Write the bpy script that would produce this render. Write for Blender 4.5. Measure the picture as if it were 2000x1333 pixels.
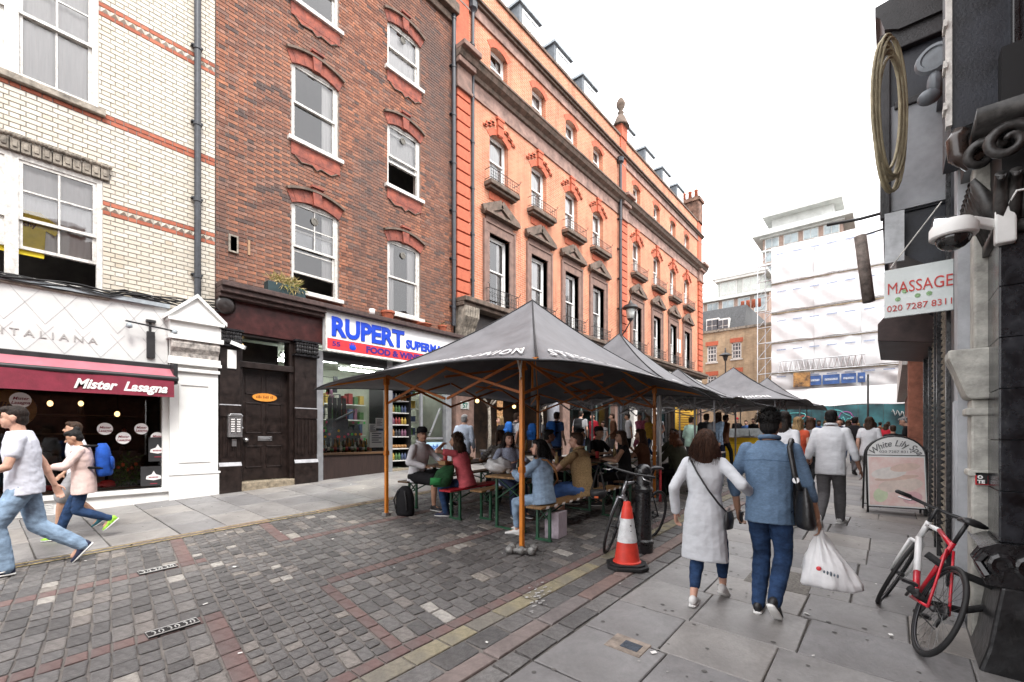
import bpy, math, random
from mathutils import Vector, Matrix
R = math.radians
random.seed(7)
for o in list(bpy.data.objects): bpy.data.objects.remove(o)
SC = bpy.context.scene
COL = SC.collection
# ------------------------------------------------------------------ camera
FPX, HZ, VPX = 16/36*2000, 851.0, 1742.0      # 16 mm lens, eye level row, street direction column
TH = math.atan((VPX-1000)/FPX); CT, ST = math.cos(TH), math.sin(TH); CZ = 1.71
cd = bpy.data.cameras.new('camera'); cam = bpy.data.objects.new('camera', cd); COL.objects.link(cam)
cam.location = (0, 0, CZ); cam.rotation_euler = (R(90), 0, TH)
cd.sensor_width = 36; cd.lens = 16; cd.shift_y = (HZ-666.5)/2000; cd.clip_start = .05; cd.clip_end = 2000
SC.camera = cam
# ------------------------------------------------------------------ sky, sun, exposure (bright overcast)
W = bpy.data.worlds.new('World'); SC.world = W; W.use_nodes = True
nt = W.node_tree; nt.nodes.clear()
wo = nt.nodes.new('ShaderNodeOutputWorld'); bg = nt.nodes.new('ShaderNodeBackground')
sk = nt.nodes.new('ShaderNodeTexSky'); sk.sky_type = 'NISHITA'; sk.sun_disc = False
sk.sun_elevation = R(58); sk.sun_rotation = R(140); sk.dust_density = 4; sk.air_density = 1
mx = nt.nodes.new('ShaderNodeMix'); mx.data_type = 'RGBA'; mx.inputs['Factor'].default_value = .9
mx.inputs[7].default_value = (10.2, 10.1, 10.2, 1)          # even white cloud
nt.links.new(sk.outputs[0], mx.inputs[6]); nt.links.new(mx.outputs[2], bg.inputs[0])
bg.inputs[1].default_value = .12; nt.links.new(bg.outputs[0], wo.inputs[0])
sl = bpy.data.lights.new('sun', 'SUN'); sl.energy = 1.3; sl.angle = R(14); sl.color = (1, .97, .92)
so = bpy.data.objects.new('sun', sl); COL.objects.link(so)
so.rotation_euler = (R(38), 0, R(70))
so.location = (0, 0, 40)
vs = SC.view_settings; vs.view_transform = 'Standard'; vs.look = 'None'; vs.gamma = 1; vs.exposure = 1.55
SC.cycles.max_bounces = 6; SC.cycles.diffuse_bounces = 4; SC.cycles.transparent_max_bounces = 10
SC.cycles.caustics_reflective = False; SC.cycles.caustics_refractive = False
# ------------------------------------------------------------------ place: X right, Y up the street, Z up
XF, XR = -9.9, .46                              # left and right building lines
def gz(x, y):
    a = .045*y if y < 8 else .36+.02*(y-8)
    return a-.0505*(x+.8)
def ray(px, py):
    u = (px-1000)/FPX
    return Vector((-ST+u*CT, CT+u*ST, (HZ-py)/FPX))
def onX(px, py, X): d = ray(px, py); return Vector((0, 0, CZ))+d*(X/d.x)
def onY(px, py, Y): d = ray(px, py); return Vector((0, 0, CZ))+d*(Y/d.y)
def onD(px, py, depth): return Vector((0, 0, CZ))+ray(px, py)*depth
def proj(p):
    dz = -ST*p[0]+CT*p[1]
    if dz < .1: return (-9999, 0, .1)
    return (1000+FPX*(CT*p[0]+ST*p[1])/dz, HZ-FPX*(p[2]-CZ)/dz, dz)
# ------------------------------------------------------------------ mesh helper
class MB:
    def __init__(s): s.v = []; s.f = []; s.t = []
    def add(s, vs, fs, t=0.):
        n = len(s.v); s.v += [tuple(p) for p in vs]; s.f += [tuple(i+n for i in f) for f in fs]; s.t += [t]*len(fs); return s
    def box(s, x0, y0, z0, x1, y1, z1, t=0.):
        return s.add([(x0,y0,z0),(x1,y0,z0),(x1,y1,z0),(x0,y1,z0),(x0,y0,z1),(x1,y0,z1),(x1,y1,z1),(x0,y1,z1)],
              [(0,3,2,1),(4,5,6,7),(0,1,5,4),(1,2,6,5),(2,3,7,6),(3,0,4,7)], t)
    def bar(s, p, q, w, h=None, up=(0,0,1), t=0.):
        p, q = Vector(p), Vector(q); h = h or w; d = (q-p).normalized(); a = d.cross(Vector(up))
        if a.length < 1e-4: a = d.cross(Vector((1,0,0)))
        a.normalize(); b = a.cross(d); a *= w/2; b *= h/2
        return s.add([p-a-b,p+a-b,p+a+b,p-a+b,q-a-b,q+a-b,q+a+b,q-a+b],[(0,1,2,3),(7,6,5,4),(0,4,5,1),(1,5,6,2),(2,6,7,3),(3,7,4,0)], t)
    def prism(s, pts, fn, a, b, t=0.):      # pts 2-D polygon (ccw seen from +b), fn(u,v,d)->xyz
        n = len(pts); v = [fn(u, w, a) for u, w in pts]+[fn(u, w, b) for u, w in pts]
        return s.add(v, [tuple(range(n))[::-1], tuple(range(n, 2*n))]+[(i, (i+1) % n, n+(i+1) % n, n+i) for i in range(n)], t)
    def loft(s, secs, seg=14, cap=True, t=0.):   # secs: (centre, axis a, axis b)
        v = []; f = []; m = len(secs)
        for c, a, b in secs:
            for k in range(seg):
                an = 2*math.pi*k/seg; v.append(Vector(c)+Vector(a)*math.cos(an)+Vector(b)*math.sin(an))
        for i in range(m-1):
            for k in range(seg):
                k2 = (k+1) % seg; f.append((i*seg+k, i*seg+k2, (i+1)*seg+k2, (i+1)*seg+k))
        if cap: f += [tuple(range(seg))[::-1], tuple(range((m-1)*seg, m*seg))]
        return s.add(v, f, t)
    def tube(s, pts, r, seg=8, closed=False, t=0.):
        pts = [Vector(p) for p in pts]; n = len(pts); rs = r if isinstance(r, (list, tuple)) else [r]*n
        secs = []; last = None
        for i, p in enumerate(pts):
            if closed: d = pts[(i+1) % n]-pts[i-1]
            else: d = pts[min(i+1, n-1)]-pts[max(i-1, 0)]
            d.normalize()
            if last is None:
                a = d.cross(Vector((0,0,1)))
                if a.length < 1e-3: a = d.cross(Vector((1,0,0)))
            else: a = last-d*last.dot(d)
            a.normalize(); last = a; secs.append((p, a*rs[i], d.cross(a)*rs[i]))
        if closed:
            base = len(s.v); s.loft(secs, seg, False, t)
            b = base+(n-1)*seg
            for k in range(seg): s.f.append((b+k, b+(k+1) % seg, base+(k+1) % seg, base+k)); s.t.append(t)
            return s
        return s.loft(secs, seg, True, t)
    def ell(s, c, r, seg=14, rings=9, M=None, t=0.):
        c = Vector(c); r = (r, r, r) if not hasattr(r, '__len__') else r; v = []; f = []
        for i in range(1, rings):
            th = math.pi*i/rings
            for k in range(seg):
                an = 2*math.pi*k/seg; v.append(Vector((r[0]*math.sin(th)*math.cos(an), r[1]*math.sin(th)*math.sin(an), r[2]*math.cos(th))))
        v += [Vector((0,0,r[2])), Vector((0,0,-r[2]))]; T, B = len(v)-2, len(v)-1
        for i in range(rings-2):
            for k in range(seg): k2 = (k+1) % seg; f.append((i*seg+k, (i+1)*seg+k, (i+1)*seg+k2, i*seg+k2))
        for k in range(seg):
            k2 = (k+1) % seg; f.append((k, k2, T)); f.append(((rings-2)*seg+k2, (rings-2)*seg+k, B))
        return s.add([c+(M@p if M else p) for p in v], f, t)
    def cap(s, p, q, r1, r2, seg=10):        # rounded tapered limb
        s.tube([p, q], [r1, r2], seg); s.ell(p, r1, seg, 7); return s.ell(q, r2, seg, 7)
    def lathe(s, prof, c, seg=16, axis=None, t=0.):
        c = Vector(c); ax = Vector(axis or (0,0,1)).normalized(); a = ax.orthogonal().normalized(); b = ax.cross(a)
        return s.loft([(c+ax*z, a*max(r,1e-4), b*max(r,1e-4)) for r, z in prof], seg, True, t)
    def mesh(s, name, tint=False, smooth=False):
        me = bpy.data.meshes.new(name); me.from_pydata([tuple(p) for p in s.v], [], s.f)
        if tint: me.attributes.new('tint', 'FLOAT', 'FACE').data.foreach_set('value', s.t)
        if smooth: me.polygons.foreach_set('use_smooth', [True]*len(me.polygons))
        return me
    def build(s, name, mat, parent=None, smooth=False, tint=False, bevel=0, local=False, kind=None, auto=False):
        o = bpy.data.objects.new(name, s.mesh(name, tint, smooth or auto)); return fin(o, mat, parent, bevel, local, kind, auto)
def fin(o, mat, parent=None, bevel=0, local=False, kind=None, auto=False):
    COL.objects.link(o)
    if mat is not None and o.data is not None and not o.data.materials: o.data.materials.append(mat)
    if parent is not None:
        o.parent = parent
        if not local and parent.parent is None: o.matrix_parent_inverse = parent.matrix_basis.inverted()
    if bevel:
        m = o.modifiers.new('bevel', 'BEVEL'); m.width = bevel; m.segments = 2; m.limit_method = 'ANGLE'
    if auto and o.type == 'MESH':
        e = o.modifiers.new('edge', 'EDGE_SPLIT'); e.split_angle = R(38)
    if kind: o['kind'] = kind
    return o
def tag(o, label, cat, group=None):
    o['label'] = label; o['category'] = cat
    if group: o['group'] = group
    return o
def empty(name, loc, rz=0, label=None, cat=None, group=None):
    o = bpy.data.objects.new(name, None); COL.objects.link(o); o.location = loc; o.rotation_euler = (0, 0, rz); o.empty_display_size = .2
    o.matrix_basis = Matrix.Translation(Vector(loc)) @ Matrix.Rotation(rz, 4, 'Z')
    if label: tag(o, label, cat, group)
    return o
def fb(m, y0, y1, z0, z1, o0, o1, t=0.): return m.box(XF+o0, y0, z0, XF+o1, y1, z1, t)   # box on the left facade
def fpoly(m, pts, o0, o1, t=0.): return m.prism(pts, lambda u, w, d: (XF+d, u, w), o0, o1, t)
def text(s, name, mat, parent, origin, ux, uy, size, ext=.004, bold=0., shear=0., width=None, align='LEFT', local=False, sp=1.):
    cu = bpy.data.curves.new(name, 'FONT'); cu.body = s; cu.size = size; cu.extrude = ext; cu.offset = bold; cu.shear = shear
    cu.align_x = align; cu.resolution_u = 3; cu.space_character = sp
    ob = bpy.data.objects.new(name, cu); COL.objects.link(ob)
    dg = bpy.context.evaluated_depsgraph_get(); me = bpy.data.meshes.new_from_object(ob.evaluated_get(dg))
    bpy.data.objects.remove(ob)
    ux, uy = Vector(ux).normalized(), Vector(uy).normalized(); k = 1.
    if width:
        xs = [v.co.x for v in me.vertices]; k = width/(max(xs)-min(xs))
    uz = ux.cross(uy); Mx = Matrix((( ux.x*k, uy.x, uz.x, origin[0]), (ux.y*k, uy.y, uz.y, origin[1]), (ux.z*k, uy.z, uz.z, origin[2]), (0,0,0,1)))
    me.transform(Mx); o = bpy.data.objects.new(name, me); me.materials.clear(); return fin(o, mat, parent, 0, local)
# ------------------------------------------------------------------ materials
MATS = {}
def nodes(name):
    m = bpy.data.materials.new(name); m.use_nodes = True; nt = m.node_tree; return m, nt, nt.nodes['Principled BSDF']
def M(name, col=(.5,.5,.5), rough=.7, metal=0., var=.18, vs=6., bump=.0, bs=60., emit=0., spec=.4, stretch=None, hue=None, coat=0.):
    if name in MATS: return MATS[name]
    m, nt, b = nodes(name); L = nt.links.new; N = nt.nodes.new
    b.inputs['Roughness'].default_value = rough; b.inputs['Metallic'].default_value = metal; b.inputs['Specular IOR Level'].default_value = spec
    if coat: b.inputs['Coat Weight'].default_value = coat; b.inputs['Coat Roughness'].default_value = .15
    tc = N('ShaderNodeTexCoord'); mp = N('ShaderNodeMapping'); L(tc.outputs['Object'], mp.inputs[0])
    if stretch: mp.inputs['Scale'].default_value = stretch
    n1 = N('ShaderNodeTexNoise'); n1.inputs['Scale'].default_value = vs; n1.inputs['Detail'].default_value = 6; n1.inputs['Roughness'].default_value = .65
    L(mp.outputs[0], n1.inputs['Vector'])
    cr = N('ShaderNodeValToRGB'); c2 = hue or tuple(c*(1-2.2*var) for c in col)
    cr.color_ramp.elements[0].position = .3; cr.color_ramp.elements[1].position = .68
    cr.color_ramp.elements[0].color = (*[max(0, c) for c in c2], 1); cr.color_ramp.elements[1].color = (*[min(1, c*(1+var*.5)) for c in col], 1)
    L(n1.outputs[0], cr.inputs[0]); L(cr.outputs[0], b.inputs['Base Color'])
    mr = N('ShaderNodeMapRange'); mr.inputs[3].default_value = max(.02, rough-.12); mr.inputs[4].default_value = min(1, rough+.12)
    L(n1.outputs[0], mr.inputs[0]); L(mr.outputs[0], b.inputs['Roughness'])
    if bump:
        n2 = N('ShaderNodeTexNoise'); n2.inputs['Scale'].default_value = bs; n2.inputs['Detail'].default_value = 5; L(mp.outputs[0], n2.inputs['Vector'])
        bp = N('ShaderNodeBump'); bp.inputs['Strength'].default_value = bump; bp.inputs['Distance'].default_value = .02
        L(n2.outputs[0], bp.inputs['Height']); L(bp.outputs[0], b.inputs['Normal'])
    if emit: L(cr.outputs[0], b.inputs['Emission Color']); b.inputs['Emission Strength'].default_value = emit
    MATS[name] = m; return m
def MT(name, stops, rough=.75, vs=9., mott=.35, bump=.3, bs=70., spec=.35, stain=0., stain_scale=.5, stain_col=(.03,.027,.025), zst=1.):
    """colour by the pieces' own tint, mottled by noise, with soot/stain patches"""
    m, nt, b = nodes(name); L = nt.links.new; N = nt.nodes.new
    at = N('ShaderNodeAttribute'); at.attribute_name = 'tint'; cr = N('ShaderNodeValToRGB'); cr.color_ramp.interpolation = 'LINEAR'
    e = cr.color_ramp.elements
    while len(e) > 1: e.remove(e[0])
    e[0].position = stops[0][0]; e[0].color = (*stops[0][1], 1)
    for p, c in stops[1:]: q = e.new(p); q.color = (*c, 1)
    L(at.outputs['Fac'], cr.inputs[0])
    tc = N('ShaderNodeTexCoord'); n1 = N('ShaderNodeTexNoise'); n1.inputs['Scale'].default_value = vs; n1.inputs['Detail'].default_value = 7; n1.inputs['Roughness'].default_value = .7
    L(tc.outputs['Object'], n1.inputs['Vector'])
    mr = N('ShaderNodeMapRange'); mr.inputs[1].default_value = .3; mr.inputs[2].default_value = .7; mr.inputs[3].default_value = 1-mott; mr.inputs[4].default_value = 1+mott*.6; L(n1.outputs[0], mr.inputs[0])
    mu = N('ShaderNodeVectorMath'); mu.operation = 'SCALE'; L(cr.outputs[0], mu.inputs[0]); L(mr.outputs[0], mu.inputs['Scale'])
    out = mu.outputs[0]
    if stain:
        mp = N('ShaderNodeMapping'); mp.inputs['Scale'].default_value = (1, 1, zst); L(tc.outputs['Object'], mp.inputs[0])
        n3 = N('ShaderNodeTexNoise'); n3.inputs['Scale'].default_value = stain_scale; n3.inputs['Detail'].default_value = 8; n3.inputs['Roughness'].default_value = .62; L(mp.outputs[0], n3.inputs['Vector'])
        m2 = N('ShaderNodeMapRange'); m2.inputs[1].default_value = .42; m2.inputs[2].default_value = .68; m2.inputs[4].default_value = stain; L(n3.outputs[0], m2.inputs[0])
        mi = N('ShaderNodeMix'); mi.data_type = 'RGBA'; mi.inputs[7].default_value = (*stain_col, 1); L(m2.outputs[0], mi.inputs[0]); L(out, mi.inputs[6]); out = mi.outputs[2]
    L(out, b.inputs['Base Color']); b.inputs['Roughness'].default_value = rough; b.inputs['Specular IOR Level'].default_value = spec
    n2 = N('ShaderNodeTexNoise'); n2.inputs['Scale'].default_value = bs; n2.inputs['Detail'].default_value = 5; L(tc.outputs['Object'], n2.inputs['Vector'])
    bp = N('ShaderNodeBump'); bp.inputs['Strength'].default_value = bump; bp.inputs['Distance'].default_value = .01; L(n2.outputs[0], bp.inputs['Height']); L(bp.outputs[0], b.inputs['Normal'])
    MATS[name] = m; return m
def GLASS(name, tint=(1,1,1), refl=1.):
    if name in MATS: return MATS[name]
    m, nt, b = nodes(name); L = nt.links.new; N = nt.nodes.new; nt.nodes.remove(b); out = nt.nodes['Material Output']
    tr = N('ShaderNodeBsdfTransparent'); tr.inputs[0].default_value = (*tint, 1); gl = N('ShaderNodeBsdfGlossy'); gl.inputs['Roughness'].default_value = .015
    n = N('ShaderNodeTexNoise'); n.inputs['Scale'].default_value = 1.3; bp = N('ShaderNodeBump'); bp.inputs['Strength'].default_value = .06; bp.inputs['Distance'].default_value = .05
    L(n.outputs[0], bp.inputs['Height']); L(bp.outputs[0], gl.inputs['Normal'])
    fr = N('ShaderNodeFresnel'); fr.inputs[0].default_value = 1.52; mu = N('ShaderNodeMath'); mu.operation = 'MULTIPLY'; mu.inputs[1].default_value = 1.8*refl; mu.use_clamp = True
    L(fr.outputs[0], mu.inputs[0]); mi = N('ShaderNodeMixShader'); L(mu.outputs[0], mi.inputs[0]); L(tr.outputs[0], mi.inputs[1]); L(gl.outputs[0], mi.inputs[2]); L(mi.outputs[0], out.inputs[0])
    MATS[name] = m; return m
def BRICKTEX(name, c1, c2, mortar, scale_w=.225, row=.075, stain=.3):
    m, nt, b = nodes(name); L = nt.links.new; N = nt.nodes.new
    tc = N('ShaderNodeTexCoord'); sp = N('ShaderNodeSeparateXYZ'); L(tc.outputs['Object'], sp.inputs[0])
    ad = N('ShaderNodeMath'); L(sp.outputs[0], ad.inputs[0]); L(sp.outputs[1], ad.inputs[1])
    cb = N('ShaderNodeCombineXYZ'); L(ad.outputs[0], cb.inputs[0]); L(sp.outputs[2], cb.inputs[1])
    bt = N('ShaderNodeTexBrick'); bt.inputs['Scale'].default_value = 1; bt.inputs['Brick Width'].default_value = scale_w; bt.inputs['Row Height'].default_value = row
    bt.inputs['Mortar Size'].default_value = .007; bt.inputs['Color1'].default_value = (*c1, 1); bt.inputs['Color2'].default_value = (*c2, 1); bt.inputs['Mortar'].default_value = (*mortar, 1); bt.inputs['Bias'].default_value = -.1
    L(cb.outputs[0], bt.inputs['Vector'])
    n = N('ShaderNodeTexNoise'); n.inputs['Scale'].default_value = 1.1; n.inputs['Detail'].default_value = 9; n.inputs['Roughness'].default_value = .7; L(tc.outputs['Object'], n.inputs['Vector'])
    mr = N('ShaderNodeMapRange'); mr.inputs[1].default_value = .35; mr.inputs[2].default_value = .7; mr.inputs[3].default_value = 1.08; mr.inputs[4].default_value = 1-stain; L(n.outputs[0], mr.inputs[0])
    mp = N('ShaderNodeMapping'); mp.inputs['Scale'].default_value = (3, 3, .22); L(tc.outputs['Object'], mp.inputs[0]); n5 = N('ShaderNodeTexNoise'); n5.inputs['Scale'].default_value = .9; n5.inputs['Detail'].default_value = 8; n5.inputs['Roughness'].default_value = .7; L(mp.outputs[0], n5.inputs['Vector']); m5 = N('ShaderNodeMapRange'); m5.inputs[1].default_value = .5; m5.inputs[2].default_value = .78; m5.inputs[3].default_value = 1; m5.inputs[4].default_value = 1-stain*1.5; L(n5.outputs[0], m5.inputs[0]); mm = N('ShaderNodeMath'); mm.operation = 'MULTIPLY'; L(mr.outputs[0], mm.inputs[0]); L(m5.outputs[0], mm.inputs[1])
    mu = N('ShaderNodeVectorMath'); mu.operation = 'SCALE'; L(bt.outputs[0], mu.inputs[0]); L(mm.outputs[0], mu.inputs['Scale']); L(mu.outputs[0], b.inputs['Base Color'])
    b.inputs['Roughness'].default_value = .85; b.inputs['Specular IOR Level'].default_value = .25
    bp = N('ShaderNodeBump'); bp.inputs['Strength'].default_value = .5; bp.inputs['Distance'].default_value = .006; bp.invert = True; L(bt.outputs['Fac'], bp.inputs['Height']); L(bp.outputs[0], b.inputs['Normal'])
    MATS[name] = m; return m
# palette
WHITEP = M('white_paint', (.78,.78,.76), .5, var=.06, vs=3, bump=.04)
OLDWHITE = M('old_white_paint', (.7,.68,.64), .6, var=.2, vs=14, bump=.2)
BLACKP = M('black_gloss_paint', (.012,.012,.014), .28, var=.3, vs=12, bump=.15, bs=35, spec=.6)
BLACKM = M('black_metal', (.02,.02,.022), .45, var=.2, spec=.5)
DARKBROWN = M('dark_brown_paint', (.022,.014,.012), .35, var=.35, vs=9, bump=.1, spec=.5)
MAROON = M('maroon_fascia', (.055,.012,.011), .4, var=.3, vs=5)
ALU = M('grey_aluminium', (.36,.37,.39), .42, .5, var=.12)
STEEL = M('steel', (.55,.55,.56), .3, .9, var=.1)
PIPE = M('dark_pipe', (.035,.04,.05), .4, var=.25, vs=12, spec=.5)
STONE = M('old_stone', (.34,.30,.25), .85, var=.35, vs=7, bump=.5, bs=25)
BROWNSTONE = M('brown_stone', (.23,.145,.118), .8, var=.3, vs=5, bump=.3, bs=30, hue=(.13,.085,.07))
DARKSTONE = M('weathered_cornice_stone', (.16,.115,.092), .85, var=.45, vs=5, bump=.5, bs=22, hue=(.06,.05,.038))
TERRA = M('terracotta', (.42,.115,.06), .75, var=.22, vs=8, bump=.25, bs=40)
TERRAD = M('sooty_terracotta', (.30,.085,.055), .8, var=.35, vs=6, bump=.3, bs=40, hue=(.1,.035,.03))
LEAD = M('lead_grey', (.36,.40,.43), .55, .2, var=.2)
SLATE = M('slate', (.09,.095,.1), .7, var=.3, vs=10, bump=.3)
CURTAIN = M('net_curtain', (.72,.71,.69), .9, var=.06, vs=3, stretch=(1,9,.5))
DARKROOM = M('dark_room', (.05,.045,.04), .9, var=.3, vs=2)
BLACK = M('matt_black', (.008,.008,.009), .7, var=.2)
GL = GLASS('window_glass', (1,1,1), 1.35); GLS = GLASS('shop_glass', (.93,.95,.94), .55)
RUBBER = M('rubber', (.014,.014,.015), .65, var=.2, vs=20)
def holes_grid(y0, y1, z0, z1, holes):
    ys = sorted({y0, y1, *[min(max(h[i], y0), y1) for h in holes for i in (0, 1)]}); zs = sorted({z0, z1, *[min(max(h[i], z0), z1) for h in holes for i in (2, 3)]})
    for a, b in zip(ys, ys[1:]):
        for c, d in zip(zs, zs[1:]):
            my, mz = (a+b)/2, (c+d)/2
            if b-a > 1e-5 and d-c > 1e-5 and not any(h[0] < my < h[1] and h[2] < mz < h[3] for h in holes): yield a, b, c, d
def wall(m, y0, y1, z0, z1, holes, o=0., back=-.3, X=None, flip=1):
    x = XF+o if X is None else X; xb = x+flip*(back-o)
    for a, b, c, d in holes_grid(y0, y1, z0, z1, holes): m.add([(x,a,c),(x,b,c),(x,b,d),(x,a,d)], [(0,1,2,3)])
    for a, b, c, d in holes:
        m.add([(x,a,c),(x,b,c),(x,b,d),(x,a,d),(xb,a,c),(xb,b,c),(xb,b,d),(xb,a,d)], [(0,1,5,4),(1,2,6,5),(2,3,7,6),(3,0,4,7)])
    return m
_bm = {}
def lay_bricks(root, mat, y0, y1, z0, z1, holes, o=0., single=300, course=.075, skip=lambda k: False, name='brick', style='flemish', joint=.009):
    """every brick its own edges; the largest in the picture are objects of their own, the rest one part"""
    out = []; k = math.ceil(z0/course-1e-6)
    while (k+1)*course <= z1+1e-6:
        if skip(k): k += 1; continue
        a, b = k*course, (k+1)*course
        cuts = sorted((h[0], h[1]) for h in holes if h[2] < b-.01 and h[3] > a+.01); free = []; s = y0
        for c0, c1 in cuts:
            if c0 > s: free.append((s, min(c0, y1)))
            s = max(s, c1)
        if s < y1: free.append((s, y1))
        y = y0-.34+(0 if k % 2 else .17)*1.0-.34; n = 0
        while y < y1:
            ln = .225 if n % 2 == 0 else .1125; n += 1
            for f0, f1 in free:
                p, q = max(y, f0), min(y+ln, f1)
                if q-p > .035: out.append((p+joint/2, q-joint/2, a+joint/2, b-joint/2, q-p > ln-.001, ln))
            y += ln
        k += 1
    def size(b):
        u, w, d = proj((XF+o, (b[0]+b[1])/2, (b[2]+b[3])/2)); return (b[1]-b[0])/d/d if -20 < u < 2020 and -20 < w < 1350 else 0
    out.sort(key=size, reverse=True); big = [b for b in out if b[4]][:single]; bs = set(map(id, big))
    def geo(m, y0, y1, z0, z1, x, t):
        e = .004; h = .007+random.random()*.003
        m.add([(x,y0,z0),(x,y1,z0),(x,y1,z1),(x,y0,z1),(x+h,y0+e,z0+e),(x+h,y1-e,z0+e),(x+h,y1-e,z1-e),(x+h,y0+e,z1-e)], [(4,5,6,7),(0,1,5,4),(1,2,6,5),(2,3,7,6),(3,0,4,7)], t)
    for i, b in enumerate(big):
        key = (mat.name, b[5], i % 14)
        if key not in _bm:
            mm = MB(); geo(mm, -b[5]/2+joint/2, b[5]/2-joint/2, 0, course-joint, 0, random.random()); _bm[key] = mm.mesh(name, True)
        ob = bpy.data.objects.new(name, _bm[key]); ob.location = (XF+o, (b[0]+b[1])/2, b[2]); fin(ob, mat, root)
    m = MB()
    for b in out:
        if id(b) not in bs: geo(m, b[0], b[1], b[2], b[3], XF+o, random.random())
    m.build(name+'work', mat, root, tint=True, kind='stuff')
# ================================================================== GROUND
def gz(x, y):
    x = max(-11, min(2.5, x)); y = min(y, 60)
    return (.045*y if y < 8 else .36+.02*(y-8))-.0505*(x+.8)
def sheet(name, x0, x1, ys, mat, dz, nx=1):
    m = MB(); xs = [x0+(x1-x0)*i/nx for i in range(nx+1)]
    for a, b in zip(ys, ys[1:]):
        for c, d in zip(xs, xs[1:]): m.add([(c,a,gz(c,a)+dz),(d,a,gz(d,a)+dz),(d,b,gz(d,b)+dz),(c,b,gz(c,b)+dz)], [(0,1,2,3)])
    o = m.build(name, mat); o['kind'] = 'structure'; return o
YS = [-12,-4,0,2,4,6,8,12,16,20,25,30,36,45,60]
GROUNDM = M('street_dust', (.13,.12,.11), .9, var=.25, vs=1.5, bump=.3)
JOINTM = M('sett_joint_mortar', (.18,.165,.15), .92, var=.3, vs=5, bump=.6, bs=60, hue=(.11,.1,.095))
g0 = MB()
for x0, x1 in ((-400,-11),(-11,2.5),(2.5,400)):
    for a, b in zip([-300]+YS, YS+[600]): g0.add([(x0,a,gz(x0,a)-.12),(x1,a,gz(x1,a)-.12),(x1,b,gz(x1,b)-.12),(x0,b,gz(x0,b)-.12)], [(0,1,2,3)])
g0.build('ground', GROUNDM)['kind'] = 'structure'
road = sheet('road', -7.22, -2.06, YS, JOINTM, -.008, 3)
pavL = sheet('pavement_left', XF-.4, -7.2, YS, M('pavement_joint', (.12,.11,.1), .95, var=.3, vs=8, bump=.4), -.012, 2)
pavR = sheet('pavement_right', -2.08, 3.2, YS, MATS['pavement_joint'], -.012, 2)
SETT = MT('granite_setts', [(0,(.092,.089,.088)),(.3,(.137,.132,.13)),(.6,(.175,.168,.163)),(.78,(.21,.19,.175)),(.9,(.285,.26,.23)),(1,(.43,.41,.38))], .5, vs=22, mott=.55, bump=.7, bs=80, spec=.45, stain=.35, stain_scale=1.2, stain_col=(.09,.08,.075))
REDP = MT('red_pavers', [(0,(.14,.095,.09)),(.5,(.165,.105,.098)),(1,(.19,.125,.113))], .7, vs=18, mott=.4, bump=.5, stain=.75, stain_scale=2, stain_col=(.13,.115,.11))
YELP = MT('worn_yellow_line', [(0,(.25,.22,.145)),(.6,(.29,.255,.165)),(1,(.19,.175,.15))], .75, vs=25, mott=.45, bump=.5, stain=.75, stain_scale=3, stain_col=(.15,.14,.125))
KERBM = MT('pink_granite_kerb', [(0,(.19,.13,.115)),(.5,(.235,.175,.155)),(1,(.16,.15,.15))], .65, vs=14, mott=.35, bump=.4, stain=.3, stain_scale=2, stain_col=(.1,.09,.09))
FLAG = MT('york_stone_flags', [(0,(.195,.19,.192)),(.35,(.24,.232,.228)),(.7,(.275,.262,.25)),(1,(.31,.285,.262))], .48, vs=7, mott=.3, bump=.35, bs=45, spec=.5, stain=.62, stain_scale=1.6, stain_col=(.125,.118,.115))
def paver(m, c, h=.006, e=.02, t=0., jit=.0, deep=.03, x0=0, y0=0, z0=0, rnd=0.):
    c = [(x+random.uniform(-jit, jit), y+random.uniform(-jit, jit)) for x, y in c]; cx = sum(p[0] for p in c)/4; cy = sum(p[1] for p in c)/4
    tl = [random.uniform(-.22, .22)*jit for _ in range(4)]
    if rnd:                                         # worn, rounded corners
        o, t2 = [], []
        for i in range(4):
            p, q, r = c[i-1], c[i], c[(i+1) % 4]; k = rnd*random.uniform(.5, 1.5)
            for w in (p, r): L = math.hypot(w[0]-q[0], w[1]-q[1]); f = min(.45, k/L); o.append((q[0]+(w[0]-q[0])*f, q[1]+(w[1]-q[1])*f)); t2.append(tl[i])
        c, tl = o, t2
    n = len(c)
    def ring(ins, dz):
        r = []
        for i, (x, y) in enumerate(c):
            d = math.hypot(x-cx, y-cy); k = max(0, 1-ins*1.41/d); X, Y = cx+(x-cx)*k, cy+(y-cy)*k; r.append((X-x0, Y-y0, gz(X, Y)+dz+tl[i]-z0))
        return r
    m.add(ring(0, -deep)+ring(e*.25, h*.1)+ring(e, h), [tuple(range(2*n, 3*n))]+[(a*n+i, a*n+(i+1) % n, a*n+n+(i+1) % n, a*n+n+i) for a in (0, 1) for i in range(n)], t)
def lay(parent, items, mat, name, single=300, bulk=None, **kw):
    """items: (corners, tint). The ones that show largest are objects of their own."""
    def size(it):
        c = it[0]; x = sum(p[0] for p in c)/4; y = sum(p[1] for p in c)/4; u, w, d = proj((x, y, gz(x, y)))
        return 1/d if -60 < u < 2060 and w < 1400 else 0
    items = sorted(items, key=size, reverse=True); rest = MB()
    for i, (c, t) in enumerate(items):
        if i < single and size((c, t)) > 0:
            x = sum(p[0] for p in c)/4; y = sum(p[1] for p in c)/4; z = gz(x, y); m = MB(); paver(m, c, t=t, x0=x, y0=y, z0=z, **kw)
            o = bpy.data.objects.new(name, m.mesh(name, True)); o.location = (x, y, z); fin(o, mat, parent)
        else: paver(rest, c, t=t, **kw)
    if rest.v: rest.build(bulk or name+'_bed', mat, parent, tint=True, kind='stuff')
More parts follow.
